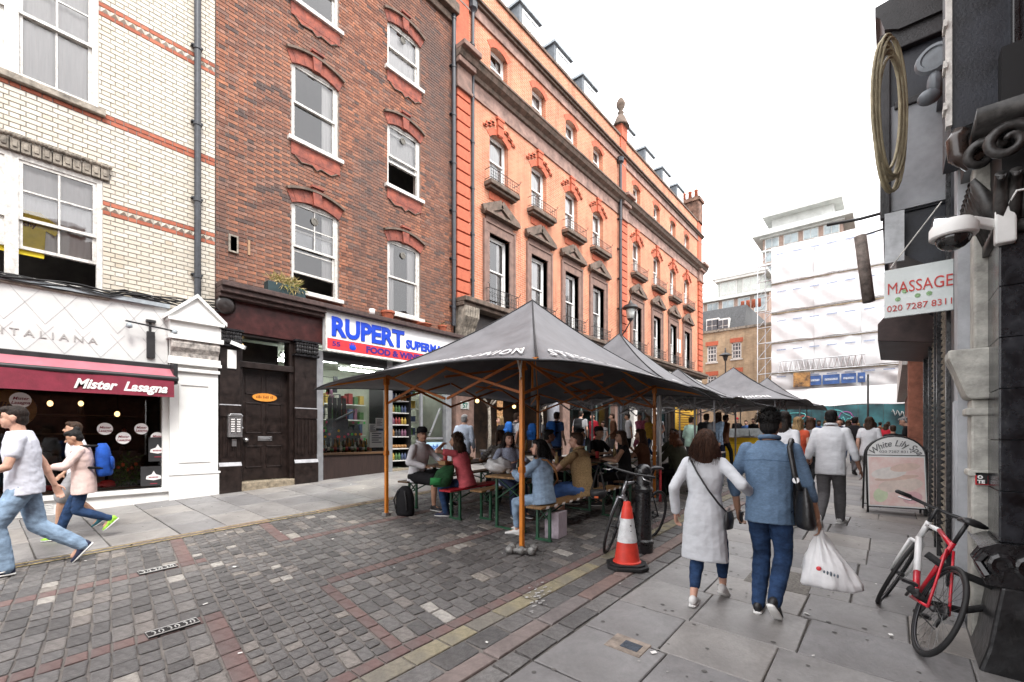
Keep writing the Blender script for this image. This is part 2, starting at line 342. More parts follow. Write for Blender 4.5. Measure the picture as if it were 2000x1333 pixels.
# ---- setts in courses across the street, split by the red longitudinal lines
SEGS = [(-7.06,-5.93),(-5.78,-4.33),(-4.18,-2.74)]; RED = {0: (1.395, 2.365), 2: (1.365, 2.275)}
setts, reds = [], []
yc = -3.2
while yc < 27:
    w = random.uniform(.115, .15)
    if 1.38 < yc < 2.26: w = random.uniform(.105, .125)
    near = yc+w/2
    for s, (a, b) in enumerate(SEGS):
        isred = any(abs(near-r) < .075 for r in RED.get(s, ())); x = a
        while x < b-.03:
            ln = random.uniform(.13, .25) if not (1.38 < yc < 2.26) else random.uniform(.1, .15)
            if isred: ln = .21
            if b-x-ln < .09: ln = b-x
            f = lambda X, Y: (X, Y-.15*(X+4.7)); g = .0045
            q = [f(x+g, yc+g), f(x+ln-g, yc+g), f(x+ln-g, yc+w-g), f(x+g, yc+w-g)]
            r = random.random(); t = r*.62 if r < .8 else random.uniform(.6, .82) if r < .95 else random.uniform(.82, 1)
            (reds if isred else setts).append((q, random.random() if isred else t)); x += ln
    # the longitudinal lines between the segments
    for xa, xb, brk in ((-5.93,-5.78,(1.5,2.5)), (-4.33,-4.18,(1.42,2.3))):
        q = [(xa+.006, yc-.15*(xa+4.7)+.006), (xb-.006, yc-.15*(xb+4.7)+.006), (xb-.006, yc+w-.15*(xb+4.7)-.006), (xa+.006, yc+w-.15*(xa+4.7)-.006)]
        if brk[0] < near < brk[1]: setts.append((q, random.random()*.6))
        else: reds.append((q, random.random()))
    yc += w
gut, kerb, strip, yel = [], [], [], []
def run(x0, x1, L0, L1, lst, y0=-3, y1=27, tf=random.random):
    y = y0
    while y < y1:
        L = random.uniform(L0, L1); g = .005; lst.append(([(x0+g,y+g),(x1-g,y+g),(x1-g,y+L-g),(x0+g,y+L-g)], tf())); y += L
run(-2.735,-2.615,.2,.23,reds); run(-2.615,-2.44,.24,.5,yel); run(-2.44,-2.235,.2,.34,gut,tf=lambda: random.random()*.55)
run(-2.235,-2.075,.55,1.0,kerb); run(-2.07,-1.9,.2,.42,strip,tf=lambda: random.random()*.6)
run(-7.2,-7.06,.5,.9,kerb)
lay(road, setts, SETT, 'sett', 300, 'sett_field', h=.004, e=.016, jit=.008, rnd=.011)
lay(road, gut, SETT, 'gutter_sett', 60, 'gutter_setts', h=.006, e=.02, jit=.006, rnd=.018)
lay(road, reds, REDP, 'red_paver', 150, 'red_paver_lines', h=.004, e=.01, jit=.003)
lay(road, yel, YELP, 'yellow_paver', 60, 'yellow_paver_line', h=.004, e=.012, jit=.003)
lay(road, kerb, KERBM, 'kerb_stone', 100, 'kerb_line', h=.009, e=.018, jit=.004)
lay(pavR, strip, SETT, 'edging_sett', 60, 'edging_setts', h=.004, e=.02, jit=.006)
flR = []; y = -1.4
while y < 34:
    d = random.choice((.6, .68, .75, .9)); x = -1.89
    off = random.choice((0, .3, .5))
    while x < 1.1:
        L = random.uniform(.62, 1.05) if x > -1.8 else random.uniform(.45, 1.0)
        if 1.1-x-L < .25: L = 1.1-x
        g = .0035; sk = .03*(x+1)
        flR.append(([(x+g,y+g+sk),(x+L-g,y+g+sk+.02*L),(x+L-g,y+d-g+sk+.02*L),(x+g,y+d-g+sk)], random.random())); x += L
    y += d
flL = []; y = -3
while y < 34:
    d = random.choice((.55, .62, .7, .85)); x = XF-.3
    while x < -7.21:
        L = random.uniform(.6, 1.1)
        if -7.21-x-L < .3: L = -7.21-x
        g = .004; flL.append(([(x+g,y+g),(x+L-g,y+g),(x+L-g,y+d-g),(x+g,y+d-g)], random.random())); x += L
    y += d
lay(pavR, flR, FLAG, 'flagstone', 150, 'flagstones', h=.006, e=.009, jit=.006)
lay(pavL, flL, FLAG, 'flagstone', 150, 'flagstones', h=.006, e=.009, jit=.006)
# thin yellow no-waiting lines by the left kerb (paint on the gutter)
YLINE = M('thin_yellow_paint', (.42,.33,.15), .7, var=.4, vs=20)
for xx in (-7.12, -7.0):
    m = MB(); yv = [-3+i*.5 for i in range(60)]
    for a, b in zip(yv, yv[1:]): m.add([(xx-.02,a,gz(xx,a)+.0125),(xx+.02,a,gz(xx,a)+.0125),(xx+.02,b,gz(xx,b)+.0125),(xx-.02,b,gz(xx,b)+.0125)], [(0,1,2,3)])
    m.build('yellow_line', YLINE, road)
# cast letter plates set in the red lines, a small cover in the flags, litter and spilt paint
CAST = M('cast_letter_plate', (.035,.034,.034), .5, .4, var=.3); PALE = M('worn_white_letters', (.6,.6,.58), .7, var=.2)
for (x, y, L) in ((-4.25, 1.02, .34), (-5.85, 1.27, .33)):
    m = MB(); paver(m, [(x-.06,y-L/2),(x+.06,y-L/2),(x+.06,y+L/2),(x-.06,y+L/2)], h=.014, e=.006, deep=.01); p = m.build('letter_plate', CAST, road)
    n = Vector((.0505, -.045, 1)).normalized(); uy = Vector((-1,0,-.05)); ux = Vector((0,1,.045))
    m = MB(); P_ = lambda u, v: (x+u, y+v, gz(x+u, y+v)+.0155)
    m.tube([P_(-.05,-L/2+.008), P_(.05,-L/2+.008), P_(.05,L/2-.008), P_(-.05,L/2-.008)], .004, 4, True)
    for k in range(6): v = -L/2+.045+k*(L-.08)/5.2; m.tube([P_(.03*math.cos(q*.9), v+.014*math.sin(q*.9)) for q in range(7 if k % 2 else 5)], .0045, 4)
    m.build('plate_letters', PALE, road)
m = MB(); paver(m, [(-1.62,2.98),(-1.34,2.98),(-1.34,3.2),(-1.62,3.2)], h=.012, e=.006, deep=.01); m.build('mortar_patch', M('mortar_patch', (.3,.25,.21), .9, var=.3, vs=9), pavR)
m = MB(); paver(m, [(-1.52,3.03),(-1.38,3.03),(-1.38,3.14),(-1.52,3.14)], h=.016, e=.005, deep=.01); m.build('valve_cover', M('blue_cover', (.06,.075,.1), .5, .3, var=.3, vs=30, bump=.4), pavR)
m = MB(); paver(m, [(-1.15,5.0),(-.6,5.0),(-.6,5.62),(-1.15,5.62)], h=.011, e=.006, deep=.01); m.build('manhole_cover', M('ribbed_cover', (.2,.185,.165), .75, var=.3, vs=40, bump=.7, bs=30), pavR)
SPLASH = M('spilt_white_paint', (.48,.47,.46), .8, var=.3, vs=40)
m = MB()
for i in range(60):
    a = random.gauss(0, .05); b = random.gauss(0, .16); x, y = -2.5+a-b*.5, 3.35+b; r = random.choice((.004,.006,.008,.012,.02)); n = 7; an0 = random.random()*6
    m.add([(x+r*random.uniform(.4,1)*math.cos(an0+6.28*k/n), y+1.6*r*random.uniform(.4,1)*math.sin(an0+6.28*k/n), gz(x, y)+.0135) for k in range(n)], [tuple(range(n))])
m.build('paint_splash', SPLASH, road, kind='stuff')
GUM = M('trodden_gum', (.11,.105,.1), .8, var=.2); GUMP = M('pale_gum', (.4,.39,.37), .8, var=.2)
for pv, xa, xb, cnt in ((pavR,-1.85,.4,260),(pavL,-9.7,-7.3,160)):
    for gm in (GUM, GUMP):
        m = MB()
        for i in range(cnt if gm is GUM else cnt//4):
            x, y = random.uniform(xa, xb), random.uniform(.6, 12); r = random.uniform(.008, .02); m.add([(x+r*math.cos(k*.9), y+r*random.uniform(.7,1.1)*math.sin(k*.9), gz(x, y)+.0095) for k in range(7)], [tuple(range(7))])
        m.build('gum_spots', gm, pv, kind='stuff')
LIT = M('paper_scrap', (.75,.74,.71), .8, var=.1)
m = MB()
for i in range(110):
    x, y = random.uniform(-9.6, .35), random.uniform(.8, 13); r = random.choice((.006,.008,.01,.014,.022)); a = random.random()*3; s = random.uniform(.3, 1)
    u = Vector((math.cos(a), math.sin(a), 0))*r; w = Vector((-math.sin(a), math.cos(a), .2))*r*s; c = Vector((x, y, gz(x, y)+.015)); m.add([c-u-w, c+u-w, c+u+w, c-u+w], [(0,1,2,3)])
o = m.build('litter_scraps', LIT, kind='stuff'); tag(o, 'tiny pale scraps of litter scattered over the paving', 'litter')
# ================================================================== LEFT SIDE BUILDINGS
def sash(root, y0, y1, z0, z1, o=-.13, raise_=0., ubars=(0,0), lbars=(0,0), fw=.055, curtain=None, mat=WHITEP, fan=None, sill=None, split=.5):
    """a sliding sash window: frame, two sashes, panes, perhaps a curtain, a fan disc and a sill"""
    m = MB(); f = fw
    for a, b, c, d in ((y0,y0+f,z0,z1),(y1-f,y1,z0,z1),(y0+f,y1-f,z1-f,z1),(y0+f,y1-f,z0,z0+f*.8)): fb(m, a, b, c, d, o-.06, o+.03)
    w = m.build('window', mat, root)
    ya, yb = y0+f, y1-f; H = z1-f-z0-f*.8; zb = z0+f*.8; zm = zb+H*split; s = .045
    for nm, c, d, oo, bars in (('upper_sash', zm-.02, z1-f, o-.005, ubars), ('lower_sash', zb+raise_, zm+.02+raise_, o-.045, lbars)):
        m = MB()
        for p, q, r, t in ((ya,ya+s,c,d),(yb-s,yb,c,d),(ya+s,yb-s,d-s,d),(ya+s,yb-s,c,c+s)): fb(m, p, q, r, t, oo-.02, oo+.018)
        for i in range(bars[0]): yy = ya+(yb-ya)*(i+1)/(bars[0]+1); fb(m, yy-.012, yy+.012, c+s, d-s, oo-.012, oo+.012)
        for i in range(bars[1]): zz = c+(d-c)*(i+1)/(bars[1]+1); fb(m, ya+s, yb-s, zz-.012, zz+.012, oo-.011, oo+.011)
        m.build(nm, mat, w)
        g = MB(); x = XF+oo; g.add([(x,ya+s-.01,c+s-.01),(x,yb-s+.01,c+s-.01),(x,yb-s+.01,d-s+.01),(x,ya+s-.01,d-s+.01)], [(0,1,2,3)]); g.build('pane', GL, w)
    if fan:
        g = MB(); fy, fz = ya+(yb-ya)*fan[0], zb+H*fan[1]; g.lathe([(.0,.0),(.075,.0),(.085,.012),(.05,.018),(.045,.01),(.0,.012)], (XF+o+.012, fy, fz), 16, (1,0,0)); g.build('vent_fan', M('vent_grille', (.16,.15,.13), .6), w)
    if curtain:
        for side in curtain:
            m = MB(); cw = (yb-ya)*(.27 if side != 'full' else 1); a = ya if side in ('l', 'full') else yb-cw; n = int(cw/.035)+2
            top = [(XF+o-.1+.012*math.sin(i*2.1)+.01*math.sin(i*.9), a+cw*i/(n-1)) for i in range(n)]
            for zz in (zb+raise_, z1-.02): m.v += [(x, y, zz) for x, y in top]
            m.f = [(i, i+1, n+i+1, n+i) for i in range(n-1)]; m.t = [0]*(n-1); m.build('curtain', CURTAIN, w, smooth=True)
    if sill:
        m = MB(); fb(m, y0-sill[0], y1+sill[0], z0-sill[1], z0, -.12, sill[2]); m.build('sill', sill[3], w, bevel=.008)
    return w
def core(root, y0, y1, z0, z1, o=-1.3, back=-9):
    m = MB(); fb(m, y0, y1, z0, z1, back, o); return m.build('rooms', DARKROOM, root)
def arch_ring(root, y0, y1, zs, rise, th, mat, hood=None, key=True, o0=-.02, o1=.05, n=12, name='arch', gap=0):
    def arc(off, k, ext=0):
        c = (y1-y0)/2; Rr = (c*c+rise*rise)/(2*rise); a0 = math.asin(min(1, c/Rr)); a = -a0+2*a0*k
        return ((y0+y1)/2+(Rr+off)*math.sin(a), zs-(Rr-rise)+(Rr+off)*math.cos(a))
    m = MB()
    for i in range(n):
        k0, k1 = i/n, (i+1)/n; fpoly(m, [arc(0,k0), arc(0,k1), arc(th,k1), arc(th,k0)][::1], o0, o1 if i % 2 else o1-gap)
    a = m.build(name, mat, root)
    if hood:
        m = MB()
        for i in range(n): fpoly(m, [arc(th,i/n), arc(th,(i+1)/n), arc(th+.05,(i+1)/n), arc(th+.05,i/n)], o0, o1+.06)
        m.build('hood_mould', hood, a)
    if key:
        ym = (y0+y1)/2; m = MB(); fpoly(m, [(ym-.075,zs+rise-.03),(ym+.075,zs+rise-.03),(ym+.115,zs+rise+th+.09),(ym-.115,zs+rise+th+.09)], o0, o1+.05); fb(m, ym-.14, ym+.14, zs+rise+th+.09, zs+rise+th+.14, o0, o1+.09); m.build('keystone', mat, a)
    return a
# ------------------------------------------------------------------ white glazed brick building with the restaurant
wb = empty('white_brick_building', (XF, 0, gz(XF, 0)), 0, 'cream glazed brick building with red brick bands above a white restaurant front', 'building')
WBRICK = MT('cream_glazed_brick', [(0,(.5,.46,.385)),(.5,(.57,.53,.455)),(.85,(.61,.575,.505)),(1,(.48,.42,.33))], .32, vs=5, mott=.12, bump=.12, bs=30, spec=.5, stain=.4, stain_scale=1.1, stain_col=(.5,.42,.31), zst=.5)
WMORT = M('grey_mortar', (.33,.31,.285), .95, var=.25, vs=15)
RBRICK = MT('red_band_brick', [(0,(.28,.085,.05)),(.5,(.36,.11,.065)),(1,(.43,.15,.09))], .8, vs=12, mott=.25, bump=.4)
WY0, WY1 = -3.2, 3.03; wl = (-1.1, 1.42, 3.97, 5.87); wu = (-1.1, 1.37, 6.95, 9.0); wholes = [wl, wu]
m = MB(); wall(m, WY0, WY1, 3.6, 12.6, wholes, 0, -.3); m.build('wall', WMORT, wb)
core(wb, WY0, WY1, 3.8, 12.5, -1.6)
dia = {71, 72, 73, 114, 115, 116}; two = {91, 92}
dm = {72, 115}
lay_bricks(wb, WBRICK, WY0, WY1, 3.75, 12.6, wholes+[(-1.2, 1.5, 5.87, 6.15)], .002, 300, skip=lambda k: k in dia or k in two or k in (50, 51))
lay_bricks(wb, RBRICK, WY0, WY1, 3.75, 12.6, wholes+[(-1.2, 1.5, 5.87, 6.15), (WY0, 1.5, 3.7, 3.95)], .004, 90, skip=lambda k: not (k in dia-dm or k in two or k in (50, 51)), name='red_brick')
for k in dm:
    m = MB(); y = WY0; i = 0
    while y < WY1-.1:
        z = k*.075; inw = any(h[0]-.1 < y+.05 < h[1] and h[2] < z < h[3] for h in wholes)
        if not inw: m.add([(XF,y,z),(XF,y+.11,z),(XF,y+.11,z+.072),(XF,y,z+.072),(XF+.045,y+.055,z+.05)], [(0,1,4),(1,2,4),(2,3,4),(3,0,4)], random.random())
        y += .115
    m.build('diamond_band', WBRICK, wb, tint=True, kind='stuff')
for (y0, y1, z0, z1), rs in ((wl, .42), (wu, 0)):
    ym = .42
    sash(wb, y0, ym, z0+.05, z1, -.03, rs, (1,0), (1,0), .07, ['full'] if rs == 0 else None, OLDWHITE)
    sash(wb, ym+.0, y1, z0+.05, z1, -.031, rs, (1,1), (1,0), .07, ['full'], OLDWHITE)
    m = MB(); fb(m, y0-.08, y1+.08, z0-.05, z0+.05, -.2, .09); m.build('sill', STONE, wb, bevel=.01)
# carved flat arch above the lower window
m0 = None; n = 24
for i in range(n):
    a = -1.15+2.65*i/n; m = MB(); fb(m, a+.006, a+2.65/n-.006, 5.88, 6.06, -.05, .06); fb(m, a+.03, a+2.65/n-.03, 5.93, 6.03, .055, .075); m.build('voussoir', STONE, wb, bevel=.006)
m = MB()
for i in range(60): a = -1.2+2.75*i/60; m.ell((XF+.06, a, 6.09+random.uniform(-.008,.012)), (.05,.035,.035), 6, 5)
m.build('carved_label_mould', STONE, wb, kind='stuff')
# rainwater pipe
def drainpipe(root, y, z0, z1, r=.055, o=.1, mat=PIPE, coll=1.4, hopper=False):
    m = MB(); m.tube([(XF+o,y,z0),(XF+o,y,z1)], r, 12); z = z0+.5
    while z < z1: m.lathe([(r,0),(r+.014,.005),(r+.014,.05),(r,.055)], (XF+o,y,z), 12); fb(m, y-.09, y+.09, z+.06, z+.085, 0, o); z += coll
    if hopper: m.lathe([(r,0),(r+.03,.06),(r+.09,.12),(r+.09,.3),(r+.11,.32)], (XF+o,y,z1), 8)
    return m.build('drainpipe', mat, root, auto=True)
drainpipe(wb, 2.72, 4.1, 13)
# --- restaurant front
m = MB(); fb(m, WY0, 2.28, 2.9, 3.96, -.3, .05); fas = m.build('fascia', M('white_fascia', (.62,.62,.61), .5, var=.05, vs=2), wb)
GREYL = M('pale_grey_line', (.5,.5,.5), .6, var=.1)
m = MB()
for i in range(14):
    a = -2.6+i*.42; 
    for s in (1, -1): m.bar((XF+.052, a, 3.4), (XF+.052, a+.36*s, 3.4+.5*s*s), .008, .004, (1,0,0))
    for s in (1, -1): m.bar((XF+.052, a+.21, 2.98), (XF+.052, a+.21+.3*s, 3.38), .008, .004, (1,0,0))
m.build('chevron_inlay', GREYL, fas)
text('LA  I T A L I A N A', 'fascia_letters', M('grey_letters', (.42,.41,.4), .5), fas, (XF+.056, .02, 3.18), (0,1,0), (0,0,1), .15, .004, width=1.32)
m = MB(); fb(m, WY0, 2.3, 3.955, 4.02, -.2, .12); m.build('lead_flashing', LEAD, wb)
# pilaster with panel, console and little pediment
m = MB(); fb(m, 2.3, 3.05, .2, 3.62, -.2, .10); pil = m.build('pilaster', WHITEP, wb)
for a, b, c, d in ((2.43,2.92,1.22,1.25),(2.43,2.92,2.62,2.65),(2.43,2.46,1.25,2.62),(2.89,2.92,1.25,2.62)): m = MB(); fb(m, a, b, c, d, .1, .118); m.build('panel_moulding', WHITEP, pil)
m = MB(); fb(m, 2.28, 3.07, .2, 1.0, .1, .13); fb(m, 2.27, 3.08, 1.0, 1.04, .1, .145); m.build('plinth', WHITEP, pil, bevel=.006)
m = MB(); fb(m, 2.28, 3.07, 2.86, 2.92, .1, .15); fb(m, 2.26, 3.09, 2.98, 3.04, .1, .18); fb(m, 2.27, 3.08, 3.04, 3.12, .1, .15)
m.build('capital_mouldings', WHITEP, pil, bevel=.006)
m = MB()
pr = [(.1,3.12),(.12,3.12),(.14,3.2),(.2,3.28),(.22,3.36),(.2,3.42),(.1,3.42)]
m.prism([(b, a) for a, b in pr], lambda u, w, d: (XF+w, d, u), 2.3, 3.05); m.build('console', M('flaking_paint', (.58,.54,.5), .7, var=.35, vs=14, bump=.4), pil, bevel=.004)
m = MB(); fb(m, 2.25, 3.1, 3.42, 3.5, .0, .25); fb(m, 2.28, 3.07, 3.5, 3.74, .0, .2); fb(m, 2.24, 3.11, 3.74, 3.79, .0, .27)
fpoly(m, [(2.24,3.79),(3.11,3.79),(2.675,4.2)], 0, .22); m.build('pediment', WHITEP, pil)
m = MB(); fpoly(m, [(2.2,3.76),(2.675,4.2),(2.675,4.27),(2.2,3.83)], 0, .27); fpoly(m, [(2.675,4.2),(3.15,3.76),(3.15,3.83),(2.675,4.27)], 0, .27); m.build('pediment_raking_moulding', WHITEP, pil)
# stall riser, window, glass
m = MB(); fb(m, WY0, 2.3, .1, .72, -.25, .06); fb(m, WY0, 2.3, .72, .79, -.25, .11); m.build('stall_riser', WHITEP, wb, bevel=.006)
for a in (-.4, .3): 
    m = MB()
    for i in range(7): fb(m, a, a+.55, .5+i*.026, .512+i*.026, .06, .075)
    m.build('vent_louvre', WHITEP, wb)
m = MB()
for a, b, c, d in ((2.21,2.3,.79,2.9),(WY0,2.21,2.82,2.9),(-.9,-.83,.79,2.82)): fb(m, a, b, c, d, -.12, .03)
m.build('shop_window_frame', WHITEP, wb)
g = MB(); g.add([(XF-.04,WY0,.79),(XF-.04,2.21,.79),(XF-.04,2.21,2.82),(XF-.04,WY0,2.82)], [(0,1,2,3)]); shopg = g.build('shop_pane', GLS, wb)
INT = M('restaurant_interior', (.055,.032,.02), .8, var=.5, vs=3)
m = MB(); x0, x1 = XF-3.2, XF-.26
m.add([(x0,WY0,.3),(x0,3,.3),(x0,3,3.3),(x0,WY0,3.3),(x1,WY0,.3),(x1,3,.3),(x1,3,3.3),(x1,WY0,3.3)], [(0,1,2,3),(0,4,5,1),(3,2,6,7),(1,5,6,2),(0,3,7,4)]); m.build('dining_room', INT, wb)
WARM = M('warm_lamp_glass', (1,.62,.25), .4, var=.05, emit=1.2)
for (y, x, z) in ((.9,-1.0,2.25),(1.35,-1.6,2.3),(.1,-1.2,2.3),(1.75,-.9,2.1),(-.6,-1.5,2.2)):
    m = MB(); m.ell((XF+x, y, z), (.04,.04,.05), 10, 7); p = m.build('pendant_lamp', WARM, wb); m = MB(); m.tube([(XF+x,y,z+.08),(XF+x,y,3.25)], .006, 5); m.build('cord', BLACK, p)
WOODB = M('dark_wood', (.11,.06,.03), .5, var=.4, vs=3, stretch=(3,.4,3))
m = MB(); fb(m, WY0, 2.2, .79, .83, -.55, -.2); m.build('display_shelf', WOODB, wb)
for i, y in enumerate((-.2, .55, 1.2, 1.75)):
    m = MB(); fb(m, y, y+.5, .3, 1.35, -2.2, -1.7); fb(m, y+.05, y+.42, 1.35, 1.4, -2.3, -1.6); m.build('counter_block', M('counter_%d' % (i % 2), ((.2,.17,.14),(.1,.09,.09))[i % 2], .5), wb)
SHELFC = [M('jar_%d' % i, c, .35, var=.2) for i, c in enumerate(((.4,.06,.04),(.35,.25,.08),(.1,.16,.05),(.5,.45,.35),(.06,.05,.05)))]
for i in range(26):
    y = random.uniform(-.4, 2.1); z = random.choice((1.4, 1.4, 1.75, 2.1)); m = MB(); h = random.uniform(.1, .24); m.lathe([(.035,0),(.04,h*.7),(.015,h*.85),(.015,h)], (XF-random.uniform(1.75,2.2), y, z), 8); m.build('jar', SHELFC[i % 5], wb, smooth=True)
m = MB(); fb(m, -.6, 2.2, 1.73, 1.75, -2.3, -1.7); fb(m, -.6, 2.2, 2.08, 2.1, -2.3, -1.7); m.build('back_shelf', WOODB, wb)
m = MB()
for i in range(9): m.ell((XF-.38+random.uniform(-.08,.08), .55+i*.12+random.uniform(-.03,.03), .87), (.1,.12,random.uniform(.04,.09)), 8, 6)
m.build('red_napkins', M('red_cloth', (.5,.03,.03), .8), wb, smooth=True)
LEAFM = MT('plant_leaf', [(0,(.03,.07,.02)),(.5,(.06,.12,.03)),(1,(.12,.17,.05))], .55, vs=20, mott=.4, bump=.1)
def leaves(m, centre, rad, n, ln, wd, drop=.3):
    for i in range(n):
        while True:
            p = Vector((random.uniform(-1,1), random.uniform(-1,1), random.uniform(-1,1)))
            if p.length < 1: break
        c = Vector(centre)+Vector((p.x*rad[0], p.y*rad[1], p.z*rad[2])); d = Vector((random.gauss(0,1), random.gauss(0,1), random.gauss(0,1)-drop)).normalized(); s = Matrix.Rotation(random.random()*6.3, 3, d) @ d.orthogonal().normalized()
        L = ln*random.uniform(.6, 1.3); Wd = wd*random.uniform(.7, 1.2); m.add([c, c+d*L*.5+s*Wd, c+d*L, c+d*L*.5-s*Wd], [(0,1,2,3)], random.random())
m = MB(); leaves(m, (XF-.32, 1.78, 1.1), (.12,.2,.3), 260, .13, .014, .2); m.build('window_plant', LEAFM, wb, tint=True)
m = MB(); [m.ell((XF-.26, 1.66+.06*i, 1.16+.05*math.sin(i*2)), (.03,.03,.035), 7, 5) for i in range(5)]; m.build('pepper_fruit', M('orange_red', (.5,.09,.03), .4), wb, smooth=True)
STK = M('sticker_white', (.75,.73,.72), .5, var=.03); STKR = M('sticker_maroon', (.25,.03,.05), .5)
for (px, py, r) in ((40,782,.115),(205,838,.1),(241,856,.1),(276,838,.095),(307,855,.095)):
    p = onX(px, py, XF-.03); m = MB(); m.lathe([(0,0),(r,0),(r,.004),(0,.004)], p, 20, (1,0,0)); s = m.build('sticker', STK, shopg)
    text('Mister\nLasagna', 'sticker_print', STKR, wb, (p.x+.006, p.y, p.z+.005), (0,1,0), (0,0,1), r*.55, .001, .001, .25, None, 'CENTER')
for (px, py, w, h) in ((300,930,.36,.34),(308,878,.26,.42)):
    p = onX(px, py, XF-.028); m = MB(); m.box(p.x, p.y-w/2, p.z-h/2, p.x+.006, p.y+w/2, p.z+h/2); s = m.build('poster', M('charcoal_card', (.03,.03,.032), .5, var=.1), shopg)
    m = MB(); m.prism([(-.11,-.05),(0,-.075),(.11,-.05),(.1,0),(.03,.03),(0,.09),(-.03,.03),(-.1,0)], lambda u, v, d: (p.x+d, p.y+u, p.z+v), .007, .009); m.build('teardrop_emblem', STK, wb)
    m = MB(); [m.box(p.x+.0095, p.y-.07+.02*k, p.z-.035, p.x+.011, p.y-.056+.02*k, p.z-.01) for k in range(7)]; m.box(p.x+.0095, p.y-.05, p.z-.14, p.x+.011, p.y+.05, p.z-.125); m.build('poster_marks', STKR, wb)
m = MB(); m.lathe([(0,0),(.3,0),(.3,.03),(.26,.035),(0,.02)], (XF-.6, .42, 2.12), 28, (1,0,0)); cl = m.build('round_emblem', M('brass_panel', (.35,.2,.07), .4, .3, var=.3), wb, auto=True)
text('Mister\nLasagna', 'emblem_print', M('dark_print', (.05,.02,.015), .5), wb, (XF-.57, .42, 2.12), (0,1,0), (0,0,1), .16, .002, .003, .3, None, 'CENTER')
# awning
AW = M('burgundy_canvas', (.22,.022,.045), .75, var=.18, vs=4, bump=.1); AWL = M('faded_burgundy_canvas', (.4,.13,.16), .8, var=.12, vs=3)  # sloping top canvas coloured paler than the hanging valance
aw = empty('awning', (XF, 1, 2.5), 0, 'burgundy canvas awning lettered in white over the restaurant window', 'awning')
m = MB(); fb(m, WY0, 2.34, 2.86, 2.95, .05, .2); m.build('cassette', BLACKM, aw, bevel=.01)
m = MB(); m.add([(XF+.2,WY0,2.87),(XF+.2,2.3,2.87),(XF+.46,2.3,2.71),(XF+.46,WY0,2.71)], [(0,3,2,1)]); m.build('canvas', AWL, aw)
m = MB(); m.tube([(XF+.47,WY0,2.68),(XF+.47,2.33,2.68)], .04, 10); fb(m, 2.28, 2.34, 2.6, 2.95, .2, .42); m.build('front_bar', BLACKM, aw, auto=True)
m = MB(); n = 40
for i in range(n):
    a, b = WY0+(2.27-WY0)*i/n, WY0+(2.27-WY0)*(i+1)/n; fo = lambda y: .49+.008*math.sin(y*5)
    m.add([(XF+fo(a),a,2.67),(XF+fo(b),b,2.67),(XF+fo(b)+.01,b,2.36),(XF+fo(a)+.01,a,2.36)], [(0,3,2,1)])
val = m.build('valance', AW, aw, smooth=True)
text('Mister  Lasagna', 'valance_letters', STK, val, (XF+.505, 1.02, 2.43), (0,1,0), (0,0,1), .2, .003, .007, .35, width=1.15)
# wall lamp with twin arms, white junction boxes, cables
wl_ = empty('sign_lamp', (XF, 2.03, 3.55), 0, 'black twin-armed sign lamp on a dark post fixed to the white fascia', 'lamp')
m = MB(); fb(m, 1.98, 2.09, 3.05, 3.5, .05, .1); m.build('post', BLACKM, wl_); m = MB(); m.tube([(XF+.06,2.03,3.5),(XF+.06,2.03,3.68)], .02, 8); fb(m, 1.97, 2.1, 3.66, 3.7, .05, .12)
m.tube([(XF+.1,1.7,3.62),(XF+.22,1.68,3.6),(XF+.22,2.38,3.54),(XF+.1,2.36,3.56)], .014, 7); m.build('arm', BLACKM, wl_)
for y in (1.72, 2.34): m = MB(); m.lathe([(.012,0),(.04,-.03),(.045,-.08),(0,-.1)], (XF+.22,y,3.58), 10); m.build('spot', LEAD, wl_, smooth=True)
m = MB(); random.seed(3)
for k in range(7):
    pts = []; 
    for i in range(26):
        y = -1.2+i*.18; pts.append((XF+.08+.02*k % .07, y, 4.03+.035*math.sin(i*.8+k*1.7)+.012*k-(.06 if y < 1.5 else -.02)+(.2*max(0,(y-2.35))*(k % 3)/2)))
    m.tube(pts, .012, 5)
tag(m.build('cable_run', RUBBER, None, smooth=True), 'loose bundle of black cables along the top of the white fascia', 'cables')
m = MB(); fb(m, 1.78, 2.08, 3.98, 4.14, .0, .09); m.build('junction_box', WHITEP, wb, bevel=.01)
# T-shirt hung in the lower window
ts = empty('t_shirt', (XF-.08, .55, 4.9), 0, 'yellow T-shirt printed Peachy hanging inside the sash window', 'shirt')
tsp = [(.33,4.42),(.78,4.42),(.8,4.85),(.9,4.8),(.98,4.95),(.74,5.12),(.62,5.1),(.5,5.1),(.38,5.12),(.14,4.95),(.22,4.8),(.32,4.85)]
m = MB(); m.prism([(y-.02, z) for y, z in tsp], lambda u, w, d: (XF+d+.012*math.sin(u*16), u, w), -.105, -.09); m.build('cloth', M('yellow_jersey', (.8,.62,.04), .85, var=.08, bump=.2, bs=20), ts, bevel=.01)
text('Peachy', 'print', M('dark_print', (.05,.02,.015), .5), ts, (XF-.075, .535, 4.86), (0,1,0), (0,0,1), .1, .002, .003, 0, None, 'CENTER')
